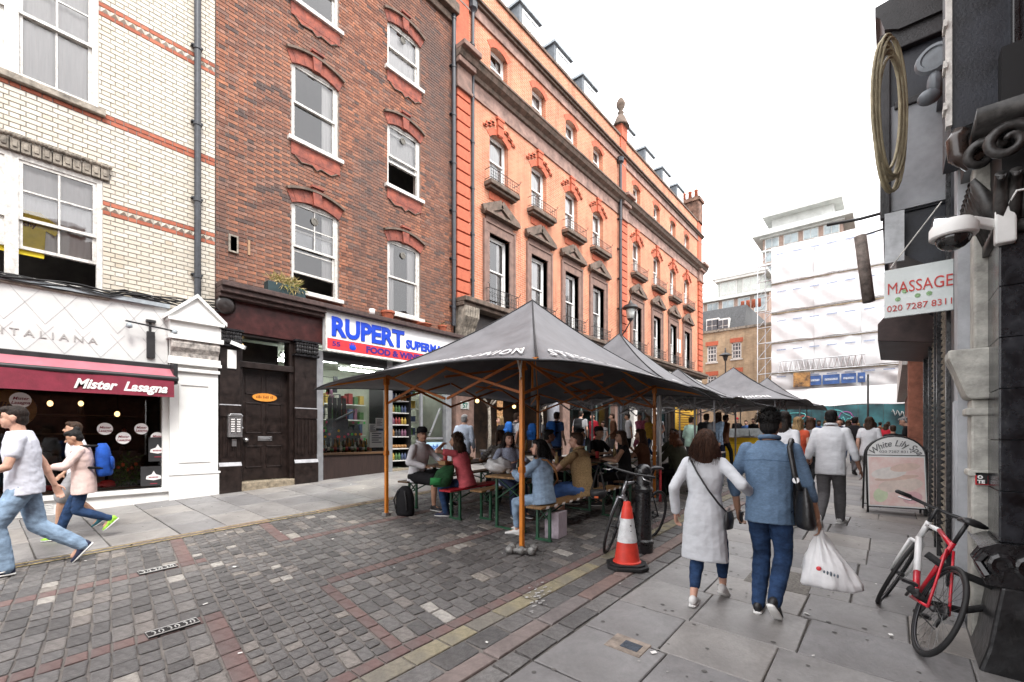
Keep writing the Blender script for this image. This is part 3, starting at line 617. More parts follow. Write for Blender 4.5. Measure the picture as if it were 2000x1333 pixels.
# ------------------------------------------------------------------ brown brick building
bb = empty('brown_brick_building', (XF, 6, gz(XF, 6)), 0, 'sooty brown brick building with arched sash windows above the supermarket', 'building')
BBRICK = MT('sooty_brown_brick', [(0,(.15,.068,.048)),(.25,(.24,.1,.062)),(.5,(.3,.125,.075)),(.72,(.36,.15,.085)),(.86,(.28,.15,.11)),(.93,(.13,.08,.066)),(1,(.08,.055,.05))], .85, vs=10, mott=.4, bump=.7, bs=60, stain=.82, stain_scale=.62, stain_col=(.1,.072,.064), zst=.33)
BMORT = M('sooty_mortar', (.25,.2,.17), .95, var=.4, vs=2, hue=(.12,.1,.09))
BY0, BY1 = 3.04, 9.17; c1, c2 = (4.47, 5.55), (6.89, 7.94)
bw = [(c1,4.86,6.72),(c2,4.88,6.68),(c1,8.12,9.72),(c2,8.13,9.68),(c1,11.12,12.5),(c2,11.14,12.3)]
bh = [(c[0], c[1], a, b+.13) for c, a, b in bw]
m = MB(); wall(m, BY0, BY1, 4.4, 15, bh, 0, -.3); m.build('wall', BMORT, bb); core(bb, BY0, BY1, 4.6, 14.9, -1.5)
lay_bricks(bb, BBRICK, BY0, BY1, 4.62, 14.9, bh, .002, 300)
for i, (c, a, b) in enumerate(bw):
    arch_ring(bb, c[0], c[1], b, .12, .26, TERRAD, hood=DARKSTONE, n=11, o1=.03, gap=.006)
    op = {0: .36, 3: .62}.get(i, 0)
    sash(bb, c[0], c[1], a, b+.11, -.07, op, (0,0) if i else (1,1), (0,1) if i == 0 else (0,0), .06, ['r'] if i in (0,2) else ['l','r'] if i == 1 else ['full'] if i in (3,5) else None, OLDWHITE, (.5,.86) if i != 2 else None, (.09,.09,.1,OLDWHITE))
    if i > 1:
        ym = (c[0]+c[1])/2; m = MB(); fb(m, c[0]-.02, c[1]+.02, a-.36, a-.09, -.02, .035); fpoly(m, [(c[0]+.08,a-.36),(c[0]+.2,a-.46),(ym-.1,a-.42),(ym,a-.5),(ym+.1,a-.42),(c[1]-.2,a-.46),(c[1]-.08,a-.36)][::-1], -.02, .03)
        ap = m.build('apron', TERRAD, bb); m = MB(); m.tube([(XF+.035,c[0]+.05,a-.37),(XF+.035,c[0]+.2,a-.47),(XF+.035,ym-.1,a-.43),(XF+.035,ym,a-.51),(XF+.035,ym+.1,a-.43),(XF+.035,c[1]-.2,a-.47),(XF+.035,c[1]-.05,a-.37)], .014, 6); m.build('apron_moulding', DARKSTONE, ap)
m = MB(); fb(m, BY0, BY1+.02, 13.75, 13.95, -.1, .1); fb(m, BY0, BY1+.02, 13.95, 14.25, -.1, .26); m.build('string_course', DARKSTONE, bb, bevel=.02)
drainpipe(bb, 9.08, 4.9, 16, .06, .12)
m = MB(); fb(m, 3.25, 3.42, 5.28, 5.62, -.02, .05); fb(m, 3.28, 3.39, 5.31, 5.59, .05, .03); m.build('air_grate', STONE, bb); m = MB(); fb(m, 3.6, 3.64, 5.32, 5.62, 0, .03); m.build('timber_batten', M('raw_wood', (.4,.25,.15), .8), bb)
# shop cornice ledge and dark entrance front
m = MB(); fb(m, BY0, 9.3, 4.52, 4.62, -.1, .36); fb(m, BY0, 5.1, 4.42, 4.52, -.1, .3); fb(m, BY0, 5.1, 4.34, 4.42, -.1, .22); m.build('shop_cornice', M('flaking_dark_paint', (.075,.045,.04), .6, var=.5, vs=9, bump=.3, hue=(.03,.018,.016)), bb, bevel=.012)
m = MB(); fb(m, BY0, 5.12, 3.74, 4.34, -.2, .08); m.build('fascia', MAROON, bb)
m = MB(); m.lathe([(.0,0),(.16,0),(.18,.05),(.12,.08),(0,.06)], (XF+.1, 3.16, 4.2), 18, (1,0,0)); m.build('scroll_bracket', DARKBROWN, bb, smooth=True)
for a, b in ((3.08,3.43),(4.5,4.98)):
    m = MB(); fb(m, a, b, .3, 3.74, -.2, .1); p = m.build('pilaster', DARKBROWN, bb)
    m = MB(); fb(m, a-.02, b+.02, .3, 1.12, .1, .14); m.build('plinth', DARKBROWN, p, bevel=.01)
    m = MB(); m.add([(XF+.1,a-.02,1.19),(XF+.1,b+.02,1.19),(XF+.142,b+.02,1.12),(XF+.142,a-.02,1.12)], [(0,3,2,1)]); fb(m, a-.01, b+.01, 2.29, 2.31, .1, .13); m.build('pale_strip', M('pale_ledge', (.4,.4,.42), .5), p)  # plinth slope and upper fillet coloured paler than the pilaster
    m = MB(); fb(m, a, b, 2.08, 2.28, .1, .125); k = int((b-a)/.08)
    for i in range(k): fb(m, a+.05+i*.08, a+.08+i*.08, 1.3, 2.05, .1, .116)
    m.build('fluting', DARKBROWN, p)
    m = MB()
    for i in range(9): 
        for j in range(3): m.ell((XF+.14+.02*random.random(), a+(b-a)*(i+.5)/9, 3.52+j*.08), (.05,.035+.01*random.random(),.05), 7, 5)
    fb(m, a-.03, b+.03, 3.42, 3.46, .0, .17); fb(m, a-.04, b+.04, 3.72, 3.76, .0, .2); m.build('carved_capital', BLACKP, p, smooth=False)
m = MB(); fb(m, 3.43, 4.5, 3.06, 3.18, -.25, .06); fb(m, 3.43, 3.5, .6, 3.74, -.25, .02); fb(m, 4.42, 4.5, .6, 3.74, -.25, .02); fb(m, 3.5, 4.42, 3.68, 3.74, -.25, .04); m.build('door_frame', DARKBROWN, bb, bevel=.006)
g = MB(); x = XF-.05; g.add([(x,3.5,3.18),(x,4.42,3.18),(x,4.42,3.68),(x,3.5,3.68)], [(0,1,2,3)]); g.build('transom_pane', GLS, bb)
m = MB(); fb(m, 3.5, 4.42, 3.18, 3.68, -.6, -.55); m.build('hall', DARKROOM, bb); m = MB(); m.ell((XF-.4,3.62,3.58),(.03,.05,.03)); m.build('hall_lamp', WARM, bb)
m = MB(); fb(m, 3.5, 4.42, .8, 3.06, -.2, -.13); dr = m.build('door', DARKBROWN, bb)
for a, b, c, d in ((3.6,3.93,2.55,2.95),(4.0,4.32,2.55,2.95),(3.6,3.93,1.75,2.38),(4.0,4.32,1.75,2.38),(3.6,3.93,1.05,1.5),(4.0,4.32,1.05,1.5)):
    m = MB(); 
    for e, f_, g_, h in ((a,b,d-.025,d),(a,b,c,c+.025),(a,a+.025,c,d),(b-.025,b,c,d)): fb(m, e, f_, g_, h, -.13, -.115)
    m.build('door_panel', DARKBROWN, dr, bevel=.004)
m = MB(); m.lathe([(0,0),(.03,0),(.02,.03),(.045,.05),(.045,.08),(0,.1)], (XF-.13,3.6,1.62), 14, (1,0,0)); m.build('door_knob', STEEL, dr, smooth=True)
m = MB(); m.lathe([(0,0),(.025,0),(.02,.03),(0,.035)], (XF-.13,3.545,1.86), 10, (1,0,0)); m.build('lock', STEEL, dr, smooth=True)
m = MB(); fb(m, 3.84, 4.12, 1.6, 1.69, -.13, -.115); fb(m, 3.87, 4.09, 1.63, 1.66, -.115, -.108); m.build('letter_plate', STEEL, dr, bevel=.004)
m = MB(); m.prism([(.24*math.cos(k*.2618), .085*math.sin(k*.2618)) for k in range(24)], lambda u, v, d: (XF+d, 3.97+u, 2.5+v), -.13, -.1); ov = m.build('oval_plaque', M('orange_plaque', (.75,.3,.05), .4, var=.15), dr)
m = MB(); [fb(m, 3.8+.028*k, 3.815+.028*k, 2.48, 2.515+.01*(k % 3), -.1, -.096) for k in range(12) if k % 5 != 4]; m.build('plaque_marks', M('brown_marks', (.25,.08,.015), .5), dr)
m = MB(); fb(m, 3.43, 4.5, .4, .79, -.25, .12); m.build('doorstep', M('worn_step', (.3,.25,.18), .8, var=.3, vs=12), bb, bevel=.02)
ic = empty('entry_intercom', (XF+.14, 3.3, 1.7), 0, 'steel door-entry intercom with button panels beside the dark brown door', 'intercom')
m = MB(); fb(m, 3.2, 3.44, 1.68, 2.08, .1, .2); fpoly(m, [(3.19,2.08),(3.45,2.08),(3.41,2.13),(3.23,2.13)], .1, .22); m.build('housing', STEEL, ic, bevel=.008)
m = MB(); fb(m, 3.235, 3.3, 1.76, 2.05, .2, .206); fb(m, 3.335, 3.4, 1.76, 2.05, .2, .206); ip = m.build('button_panel', M('dark_panel', (.08,.08,.08), .4), ic)
m = MB(); [fb(m, yy, yy+.028, 1.78+i*.045, 1.805+i*.045, .206, .21) for i in range(6) for yy in (3.238,3.27,3.338,3.37)]; m.build('name_labels', STK, ip)
m = MB(); fb(m, 3.28, 3.36, 1.5, 1.64, .1, .13); m.build('keypad', STEEL, ic, bevel=.004)
nb = MB(); fb(nb, 3.2, 3.36, 3.0, 3.36, .1, .13); tag(nb.build('alarm_box', WHITEP, None, bevel=.01), 'white rectangular alarm box on the dark pilaster above the intercom', 'alarm box')
sc_ = MB(); sc_.bar((XF+.16,3.26,3.5),(XF+.32,3.44,3.4),.07,.07); sc_.tube([(XF+.1,3.18,3.6),(XF+.15,3.25,3.5)],.012,6); tag(sc_.build('security_camera', WHITEP, None), 'small white bullet security camera beside the dark transom window', 'camera')
# supermarket sign
SY0, SY1 = 5.13, 9.24
sg = empty('shop_sign', (XF+.1, 7.2, 4.0), 0, 'blue, white and red supermarket sign box over the shop window', 'sign')
SGW = M('sign_white', (.8,.8,.8), .35, var=.03); SGR = M('sign_red', (.62,.045,.055), .35, var=.05); BLUEL = M('sign_blue', (.01,.06,.55), .35, var=.05); NAVY = M('sign_navy', (.06,.02,.22), .4)
m = MB(); fb(m, SY0, SY1, 3.62, 4.5, .05, .22); m.build('box', SGW, sg, bevel=.008)
m = MB(); fb(m, SY0+.03, SY1-.03, 3.66, 3.9, .22, .225); m.build('red_stripe', SGR, sg)
m = MB(); 
for a, b, c, d in ((SY0,SY1,3.6,3.635),(SY0,SY1,4.48,4.515),(SY0-.02,SY0+.015,3.6,4.515),(SY1-.015,SY1+.02,3.6,4.515)): fb(m, a, b, c, d, .2, .24)
m.build('trim', OLDWHITE, sg)
text('RUPERT', 'large_letters', BLUEL, sg, (XF+.225, 5.24, 3.98), (0,1,0), (0,0,1), .58, .015, .024, 0, 1.98)
text('SUPERMARKET', 'small_letters', BLUEL, sg, (XF+.225, 7.3, 3.985), (0,1,0), (0,0,1), .3, .01, .014, 0, 1.9)
text('FOOD & WINE', 'stripe_letters', NAVY, sg, (XF+.227, 6.13, 3.71), (0,1,0), (0,0,1), .2, .004, .009, 0, 1.6)
text('55', 'number', NAVY, sg, (XF+.227, 5.27, 3.74), (0,1,0), (0,0,1), .14, .003, .003, 0, .19)
m = MB(); m.ell((XF+.228, 5.78, 3.76), (.006,.09,.06), 14, 8)
for k in range(4): m.bar((XF+.228, 5.72+.035*k, 3.78), (XF+.228, 5.7+.045*k, 3.84+.03*(k in (1,2))), .022, .008, (1,0,0))
m.build('hand_emblem', BLUEL, sg); m = MB(); fb(m, 7.95, 8.75, 3.69, 3.86, .225, .23); m.build('patch', SGW, sg); text('a', 'patch_print', M('patch_green', (.02,.2,.15), .5), sg, (XF+.232, 8.0, 3.73), (0,1,0), (0,0,1), .2, .002, .004)
# supermarket front
for a, b in ((5.0,5.16),(6.86,7.02),(8.86,9.06)): m = MB(); fb(m, a, b, .3, 3.62, -.15, .04); m.build('aluminium_post', ALU, bb, bevel=.006)
m = MB(); fb(m, 5.16, 8.86, 3.42, 3.62, -.15, .02); m.build('shutter_box', BLACKM, bb)
m = MB(); fb(m, 5.16, 6.86, .3, 1.26, -.2, .0); m.build('stall_riser', M('dark_timber_riser', (.035,.02,.017), .6, var=.3, vs=6, stretch=(1,12,.6)), bb)
m = MB(); fb(m, 5.16, 6.86, 1.26, 1.31, -.5, .04); m.build('window_ledge', WOODB, bb)
g = MB(); x = XF-.06; g.add([(x,5.16,1.31),(x,6.86,1.31),(x,6.86,3.42),(x,5.16,3.42)], [(0,1,2,3)]); rg = g.build('shop_pane', GLS, bb)
SHOPIN = M('shop_interior', (.5,.52,.45), .8, var=.15, vs=2)
m = MB(); x0, x1 = XF-4.2, XF-.22; ya, yb, za, zb = 3.3, 9.0, .78, 3.85
m.add([(x0,ya,za),(x0,yb,za),(x0,yb,zb),(x0,ya,zb),(x1,ya,za),(x1,yb,za),(x1,yb,zb),(x1,ya,zb)], [(0,1,2,3),(0,4,5,1),(3,2,6,7),(1,5,6,2),(0,3,7,4)]); m.build('shop_room', SHOPIN, bb)
TUBE = M('fluorescent_tube', (.95,1,.95), .4, var=.01, emit=10.)
for i, (y, x) in enumerate(((5.0,-.9),(5.0,-1.7),(5.0,-2.5),(6.9,-.9),(6.9,-1.7),(7.1,-2.7))):
    m = MB(); m.tube([(XF+x, y, 3.7),(XF+x, y+1.45, 3.7)], .035, 8); t = m.build('strip_light', TUBE, bb); m = MB(); m.box(XF+x-.05, y-.02, 3.73, XF+x+.05, y+1.47, 3.8); m.build('batten', WHITEP, t)
GOODS = [M('goods_%d' % i, c, .4, var=.15) for i, c in enumerate(((.3,.05,.05),(.5,.34,.07),(.1,.2,.08),(.09,.12,.22),(.5,.48,.42),(.34,.18,.07),(.05,.05,.06),(.22,.1,.16)))]
# bottles on the window ledge: bottle > cap, label
for i in range(34):
    y = 5.24+.037*i+random.uniform(-.01,.01); row = i % 2; h = random.uniform(.24,.36); x = XF-.14-.12*row
    m = MB(); m.lathe([(.034,0),(.036,h*.55),(.014,h*.72),(.013,h*.92),(.016,h*.93),(.016,h)], (x, y, 1.31), 9); b = m.build('bottle', M('bottle_%d' % (i % 5), ((.02,.05,.02),(.12,.05,.01),(.5,.5,.45),(.3,.15,.03),(.02,.02,.02))[i % 5], .12, var=.1, spec=.6), bb, smooth=True)
    m = MB(); m.lathe([(.0372,h*.12),(.0372,h*.4)], (x, y, 1.31), 9); m.build('label', GOODS[(i*3) % 8], b, smooth=True)
NEON = [M('price_spot_%d' % i, c, .5, var=.02) for i, c in enumerate(((.8,.1,.12),(.1,.75,.15),(.85,.5,.05),(.85,.2,.35)))]
for i in range(22):
    y, z = random.uniform(5.22, 6.35), random.choice((1.62,1.68,1.74,1.82,2.02)); m = MB(); m.lathe([(0,0),(.03,0),(.03,.003),(0,.003)], (XF-.1-.05*random.random(), y, z), 10, (1,0,0)); m.build('price_spot', NEON[i % 4], bb)
for (y, z, w, h) in ((6.62,1.62,.4,.42),(6.7,2.02,.22,.26),(6.5,1.9,.2,.2)):
    m = MB(); m.box(XF-.075, y-w/2, z-h/2, XF-.068, y+w/2, z+h/2); m.build('paper_notice', STK, rg)
    m = MB(); [m.box(XF-.0675, y-w*.35, z+h*.3-k*h*.13, XF-.066, y+w*(.35-.2*(k % 2)), z+h*.36-k*h*.13) for k in range(5)]; m.build('notice_print', M('print_grey', (.12,.12,.14), .6), bb)
for k in range(3):
    for j in range(2):
        y0 = 4.0+2.4*j; z = 1.7+.5*k; m = MB(); m.box(XF-4.1, y0, z, XF-3.7, y0+2.2, z+.03); m.build('wall_shelf', WHITEP, bb)
        for i in range(11):
            m = MB(); h = random.uniform(.18,.36); w = random.uniform(.08,.16); m.box(XF-4.0, y0+i*.2, z+.03, XF-3.72, y0+i*.2+w, z+.03+h); m.build('packet', GOODS[random.randrange(8)], bb, bevel=.006)
m = MB(); m.box(XF-1.6, 5.9, .8, XF-1.1, 6.8, 1.85); m.box(XF-1.5, 6.05, 1.85, XF-1.2, 6.5, 2.15); m.bar((XF-1.25,6.15,2.1),(XF-1.1,6.6,2.35),.3,.04); m.build('till_counter', M('till_grey', (.09,.09,.1), .5), bb)
m = MB(); [m.box(XF-1.9, 6.3+.14*i, 2.1+.05*(i % 3), XF-1.85, 6.4+.14*i, 2.75) for i in range(4)]; m.build('cigarette_rack', BLACKM, bb)
# open fridge in the doorway: shelves of fruit, drinks
m = MB(); fb(m, 7.12, 8.0, .8, 3.3, -1.15, -1.1); fb(m, 7.1, 7.13, .8, 3.3, -1.15, -.5); fb(m, 7.98, 8.02, .8, 3.3, -1.15, -.5); m.build('fridge_case', BLACKM, bb)
for k in range(7):
    z = 1.0+k*.33; m = MB(); fb(m, 7.13, 7.98, z, z+.025, -1.1, -.55); s = m.build('fridge_shelf', WHITEP, bb)
    for i in range(8):
        y = 7.18+i*.1; m = MB(); h = .2
        if k in (6, 1): [m.ell((XF-.65-.09*q, y+.05, z+.08), (.05,.05,.05), 8, 6) for q in range(3)]
        else: m.lathe([(.036,0),(.038,h*.7),(.016,h*.85),(.016,h)], (XF-.64, y+.04, z+.025), 8)
        m.build('produce', GOODS[(1 if k == 6 else 5 if k == 1 else (k*2+i//2) % 8)], bb, smooth=True)
g = MB(); x = XF-.1; g.add([(x,8.08,.85),(x,8.84,.85),(x,8.84,3.42),(x,8.08,3.42)], [(0,1,2,3)]); dg_ = g.build('door_pane', GLS, bb)
m = MB(); fb(m, 8.02, 8.08, .8, 3.42, -.14, -.06); fb(m, 8.08, 8.84, 1.6, 1.66, -.13, -.07); m.bar((XF-.05,8.3,1.7),(XF-.05,8.7,2.5),.05,.02,(1,0,0)); m.build('door_frame_bars', ALU, bb)
m = MB(); fb(m, 8.1, 8.83, 1.22, 1.52, -.09, -.08); mp_ = m.build('poster_panel', M('mobile_blue', (.42,.62,.75), .4, var=.1), bb); text('mobile', 'poster_letters', M('mobile_navy', (.01,.08,.35), .4), bb, (XF-.075, 8.15, 1.33), (0,1,0), (0,0,1), .18, .002, .004, 0, .6)
for k in range(4):
    m = MB(); fb(m, 8.1, 8.84, 1.7+k*.4, 1.73+k*.4, -1.6, -1.2); m.build('far_shelf', WHITEP, bb)
    for i in range(7): m = MB(); fb(m, 8.12+i*.1, 8.2+i*.1, 1.73+k*.4, 1.73+k*.4+random.uniform(.12,.28), -1.5, -1.3); m.build('packet', GOODS[random.randrange(8)], bb)
for (yy, zz_, hh_) in ((5.3,1.31,.0),):
    for k in range(14): m = MB(); y = 5.2+.115*k; h = random.uniform(.12,.3); m.box(XF-.48, y, 1.31, XF-.36, y+random.uniform(.06,.1), 1.31+h); m.build('packet', GOODS[random.randrange(8)], bb, bevel=.004)
for k in range(16): y, z = 5.3+random.random()*1.4, random.uniform(2.3,3.3); m = MB(); w, h = random.uniform(.08,.16), random.uniform(.12,.24); m.box(XF-2.2-random.random(), y, z, XF-2.15, y+w, z+h) if False else m.box(XF-2.25, y, z, XF-2.2, y+w, z+h); m.build('hanging_pack', GOODS[random.randrange(8)], bb)
m = MB(); [m.tube([(XF-2.24,5.25,z),(XF-2.24,6.8,z)], .008, 5) for z in (2.3,2.55,2.8,3.05,3.35)]; m.build('display_rail', BLACKM, bb)
m = MB(); fb(m, 7.02, 8.86, .2, .82, -.5, .02); m.build('threshold', M('worn_step', (.3,.25,.18), .8), bb)
# flower box and pots on the ledge
fbx = empty('flower_box', (XF+.2, 4.15, 4.62), 0, 'dark green window box of dry grass on the shop ledge', 'planter')
m = MB(); fb(m, 3.86, 4.62, 4.62, 4.82, .12, .33); m.build('trough', M('dark_green_plastic', (.02,.045,.05), .5), fbx, bevel=.01)
m = MB(); leaves(m, (XF+.22, 4.25, 4.9), (.1,.34,.08), 420, .16, .006, -.6); leaves(m, (XF+.3, 4.35, 4.8), (.08,.25,.08), 250, .16, .006, 1.2)
m.build('dry_grass', MT('dry_grass', [(0,(.1,.16,.03)),(.4,(.3,.25,.08)),(1,(.5,.38,.18))], .8, mott=.3, bump=0), fbx, tint=True)
for (y, r, s, lb) in ((6.75,.17,1,'wide terracotta bowl on the ledge above the supermarket sign'),(8.55,.13,.9,'small terracotta pot with a seedling on the ledge by the pipe'),(7.9,.2,.5,'long shallow terracotta trough on the ledge above the sign')):
    p = empty('plant_pot', (XF+.22, y, 4.62), 0, lb, 'pot', 'pots on the shop ledge'); m = MB(); m.lathe([(r*.7,0),(r*.95,.14*s),(r*1.05,.14*s),(r*1.05,.19*s),(r*.9,.19*s),(r*.85,.15*s)], (XF+.22,y,4.62), 18); m.build('pot', TERRA, p, auto=True)
    m = MB(); leaves(m, (XF+.22, y, 4.62+.2*s), (.08,.1,.07), 50 if y > 8 else 14, .1, .012, -.3); m.build('foliage', LEAFM, p, tint=True)
m = MB(); m.lathe([(.06,0),(.075,.14),(.065,.14),(.05,.02)], (XF+.25,6.28,4.62), 12); tag(m.build('paper_cup', STK, None, smooth=True), 'white cup left standing on the shop ledge', 'cup')
# ================================================================== ORANGE BRICK TERRACE
ob_ = empty('orange_brick_building', (XF, 20, gz(XF, 20)), 0, 'long bright orange brick terrace with stone pedimented windows and dormers', 'building')
OBR = BRICKTEX('orange_brick', (.6,.235,.13), (.5,.18,.1), (.62,.42,.32), stain=.28)
RUBBED = M('rubbed_red_brick', (.50,.13,.07), .8, var=.15, vs=9, bump=.2, bs=60)
OY0, OY1 = 9.18, 31.8
CA = [11.2, 13.4, 15.6, 17.75]; CB = [21.7, 24.25, 26.65, 29.0]; CC = CA+CB
holes = []
for c in CC: holes += [(c-.5,c+.5,5.95,8.2),(c-.46,c+.46,9.95,11.48),(c-.42,c+.42,13.3,14.32)]
m = MB(); wall(m, OY0, OY1, 5.4, 15.95, holes, 0, -.34); m.build('wall', OBR, ob_)
m = MB(); m.add([(XF,OY1,.5),(XF-9,OY1,.5),(XF-9,OY1,15.95),(XF,OY1,15.95)], [(0,1,2,3)]); m.build('end_wall', OBR, ob_)
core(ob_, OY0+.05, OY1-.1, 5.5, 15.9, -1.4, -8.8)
cur = 0
for i, c in enumerate(CC):
    # first floor: brownstone surround with pediment
    sash(ob_, c-.5, c+.5, 5.95, 8.2, -.2, .0, fw=.07, curtain=[['r'], ['full'], ['l','r'], ['full'], ['full'], ['l','r'], ['full'], ['l','r']][i] , split=.52)
    m = MB()
    for a, b, z0, z1, o1 in ((c-.72,c-.5,5.9,8.2,.05),(c+.5,c+.72,5.9,8.2,.05),(c-.72,c+.72,8.2,8.5,.05),(c-.66,c+.66,8.5,8.74,.04)): fb(m, a, b, z0, z1, -.2, o1)
    for a, b, z0, z1 in ((c-.78,c-.7,5.9,8.56),(c+.7,c+.78,5.9,8.56),(c-.7,c+.7,8.48,8.56)): fb(m, a, b, z0, z1, -.05, .085)
    m.build('window_surround', BROWNSTONE, ob_, bevel=.01)
    m = MB(); fb(m, c-.84, c+.84, 8.72, 8.8, -.02, .24); fpoly(m, [(c-.7,8.8),(c+.7,8.8),(c,9.18)], -.02, .07)
    for s in (-1, 1): m.bar((XF+.11, c+s*.88, 8.8), (XF+.11, c, 9.24), .26, .085, (1,0,0))
    p = m.build('pediment', DARKSTONE, ob_); m = MB(); fpoly(m, [(c-.3,8.86),(c+.3,8.86),(c,9.04)], .07, .09); m.build('tympanum', BROWNSTONE, p)
    # second floor: arched window, hood, balconet
    sash(ob_, c-.46, c+.46, 9.95, 11.48, -.2, .0, fw=.06, curtain=['full'])
    arch_ring(ob_, c-.46, c+.46, 11.3, .2, .2, RUBBED, n=9, o1=.015)
    m = MB(); zt = 11.86
    for s in (-1, 1):
        for a, b, za, zb in ((.62,.78,11.5,11.56),(.42,.64,11.62,11.7),(.24,.44,11.74,11.82)): fb(m, c+min(s*a, s*b), c+max(s*a, s*b), za, zb, -.02, .055); 
        m.bar((XF+.02,c+s*.74,11.52),(XF+.02,c+s*.3,11.82),.07,.07,(1,0,0))
    fb(m, c-.13, c+.13, 11.5, 12.0, -.02, .08); fb(m, c-.17, c+.17, 12.0, 12.07, -.02, .1); m.build('hood_mould', RUBBED, ob_)
    m = MB(); fb(m, c-.72, c+.72, 9.62, 9.76, -.1, .32); fb(m, c-.66, c+.66, 9.54, 9.62, -.05, .22); m.build('balconet_shelf', DARKSTONE, ob_, bevel=.02)
    m = MB(); fb(m, c-.5, c+.5, 9.3, 9.54, -.02, .03); m.build('apron', RUBBED, ob_)
    for (z0, h, w, nm) in ((9.76,.36,.7,'balconet_railing'),(5.9,.45,.72,'window_guard')):
        m = MB(); o = .28 if nm[0] == 'b' else .24
        for zz in (z0+.05, z0+h): m.tube([(XF+.02,c-w,zz),(XF+o,c-w,zz),(XF+o,c+w,zz),(XF+.02,c+w,zz)], .012, 5)
        n = 13
        for k in range(n):
            y = c-w+2*w*k/(n-1); m.tube([(XF+o,y,z0),(XF+o,y,z0+h)], .008, 4)
            if k < n-1: m.tube([(XF+o,y+w/n+.06*math.cos(q*1.05),z0+h*.55+.07*math.sin(q*1.05)) for q in range(6)], .006, 4, True)
        for s in (-1,1): m.tube([(XF+o,c+s*w,z0+h),(XF+o+.05,c+s*(w+.05),z0+h+.1),(XF+o,c+s*(w+.08),z0+h+.14)], .01, 5)
        m.build(nm, BLACKM, ob_)
    # third floor
    sash(ob_, c-.42, c+.42, 13.3, 14.32, -.22, .0, fw=.06, curtain=['full'] if i % 3 else ['l','r']); arch_ring(ob_, c-.42, c+.42, 14.16, .18, .22, RUBBED, key=False, n=9, o1=.012)
m = MB()
for a, b, o in ((12.12,12.16,.05),(12.16,12.62,.025)): fb(m, OY0, OY1+.1, a, b, -.05, o)
m.build('frieze', M('pale_brown_stone', (.36,.235,.195), .8, var=.3, vs=3, bump=.25), ob_)
m = MB(); pr = [(.0,12.6),(.1,12.62),(.14,12.72),(.3,12.8),(.36,12.92),(.4,12.94),(.4,13.0),(0,13.08)]
m.prism([(b, a) for a, b in pr], lambda u, w, d: (XF+w, d, u), OY0-.05, OY1+.35); m.build('cornice', DARKSTONE, ob_)
m = MB(); fb(m, OY0, OY1+.05, 14.62, 14.68, -.05, .06); fb(m, OY0, OY1+.05, 14.68, 14.98, -.05, .03); m.build('upper_band', MATS['pale_brown_stone'], ob_)
m = MB(); fb(m, OY0, OY1+.15, 14.98, 15.06, -.05, .12); fb(m, OY0, OY1+.15, 15.06, 15.14, -.05, .2); m.build('upper_cornice', DARKSTONE, ob_, bevel=.01)
m = MB(); fb(m, OY0, OY1+.1, 15.9, 15.99, -.3, .06); m.build('parapet_coping', DARKSTONE, ob_)
# quoin strips of rusticated blocks
for q, (a, b) in enumerate(((9.22,9.76),(19.85,20.42),(31.05,31.82))):
    z = 5.6; 
    while z < 12.05:
        m = MB(); fb(m, a, b, z+.012, z+.33, -.05, .12); m.build('quoin_block', RUBBED, ob_, bevel=.014); z += .36
    m = MB(); fb(m, a-.05, b+.05, 11.92, 12.02, -.05, .2); fb(m, a-.03, b+.03, 12.02, 12.6, -.05, .16); fb(m, a-.08, b+.08, 12.6, 12.75, -.05, .3); fb(m, a-.1, b+.1, 12.95, 13.1, -.05, .52); m.build('pilaster_cap', MATS['pale_brown_stone'] if q else BROWNSTONE, ob_, bevel=.02)
    m = MB(); fb(m, a, b, 13.1, 15.9, -.05, .05); fb(m, a, b, 15.9, 16.5 if q == 1 else 15.95, -.3, .1); m.build('upper_pilaster', RUBBED, ob_)
y = 20.13
m = MB(); m.lathe([(.42,0),(.36,.12),(.2,.5),(.1,.62),(.16,.7),(.08,.8),(.2,1.0),(.22,1.15),(.12,1.35),(.03,1.45)], (XF-.1, y, 16.5), 12); m.build('ball_finial', DARKSTONE, ob_, smooth=True)
drainpipe(ob_, 9.88, 5.9, 13.0, .05, .1); drainpipe(ob_, 9.9, 13.1, 14.6, .05, .08, hopper=True); drainpipe(ob_, 19.62, 1.5, 14.4, .07, .14, hopper=True)
# mansard, dormers, chimney
m = MB(); m.prism([(-.35,15.5),(-.35,16.0),(-1.5,17.9),(-8.8,17.9),(-8.8,15.5)][::-1], lambda u, w, d: (XF+u, d, w), OY0, OY1); m.build('mansard_roof', SLATE, ob_)
for c in CA[:]+[19.2]+CB:
    if c == 19.2: continue
    m = MB(); fb(m, c-.6, c+.6, 16.0, 17.35, -1.6, -.42); d = m.build('dormer', M('dormer_lead', (.17,.19,.21), .5, .2, var=.2), ob_, bevel=.02); m = MB(); fb(m, c-.68, c+.68, 17.35, 17.45, -1.7, -.34); m.build('dormer_roof', LEAD, d)
    m = MB(); 
    for a, b, e, f_ in ((c-.48,c-.4,16.15,17.2),(c+.4,c+.48,16.15,17.2),(c-.4,c+.4,17.12,17.2),(c-.4,c+.4,16.15,16.23),(c-.4,c+.4,16.64,16.7),(c-.02,c+.02,16.23,17.12)): fb(m, a, b, e, f_, -.43, -.38)
    m.build('dormer_frame', WHITEP, d); g = MB(); x = XF-.4; g.add([(x,c-.4,16.2),(x,c+.4,16.2),(x,c+.4,17.15),(x,c-.4,17.15)], [(0,1,2,3)]); g.build('dormer_pane', M('pale_blind', (.4,.44,.47), .15, var=.1, spec=.8), d)
m = MB(); fb(m, 31.0, 31.8, 15.9, 17.6, -1.4, .1); fb(m, 30.9, 31.9, 17.3, 17.5, -1.5, .2); ch = m.build('chimney', M('sooty_chimney', (.25,.14,.1), .85, var=.4, vs=4, bump=.3), ob_)
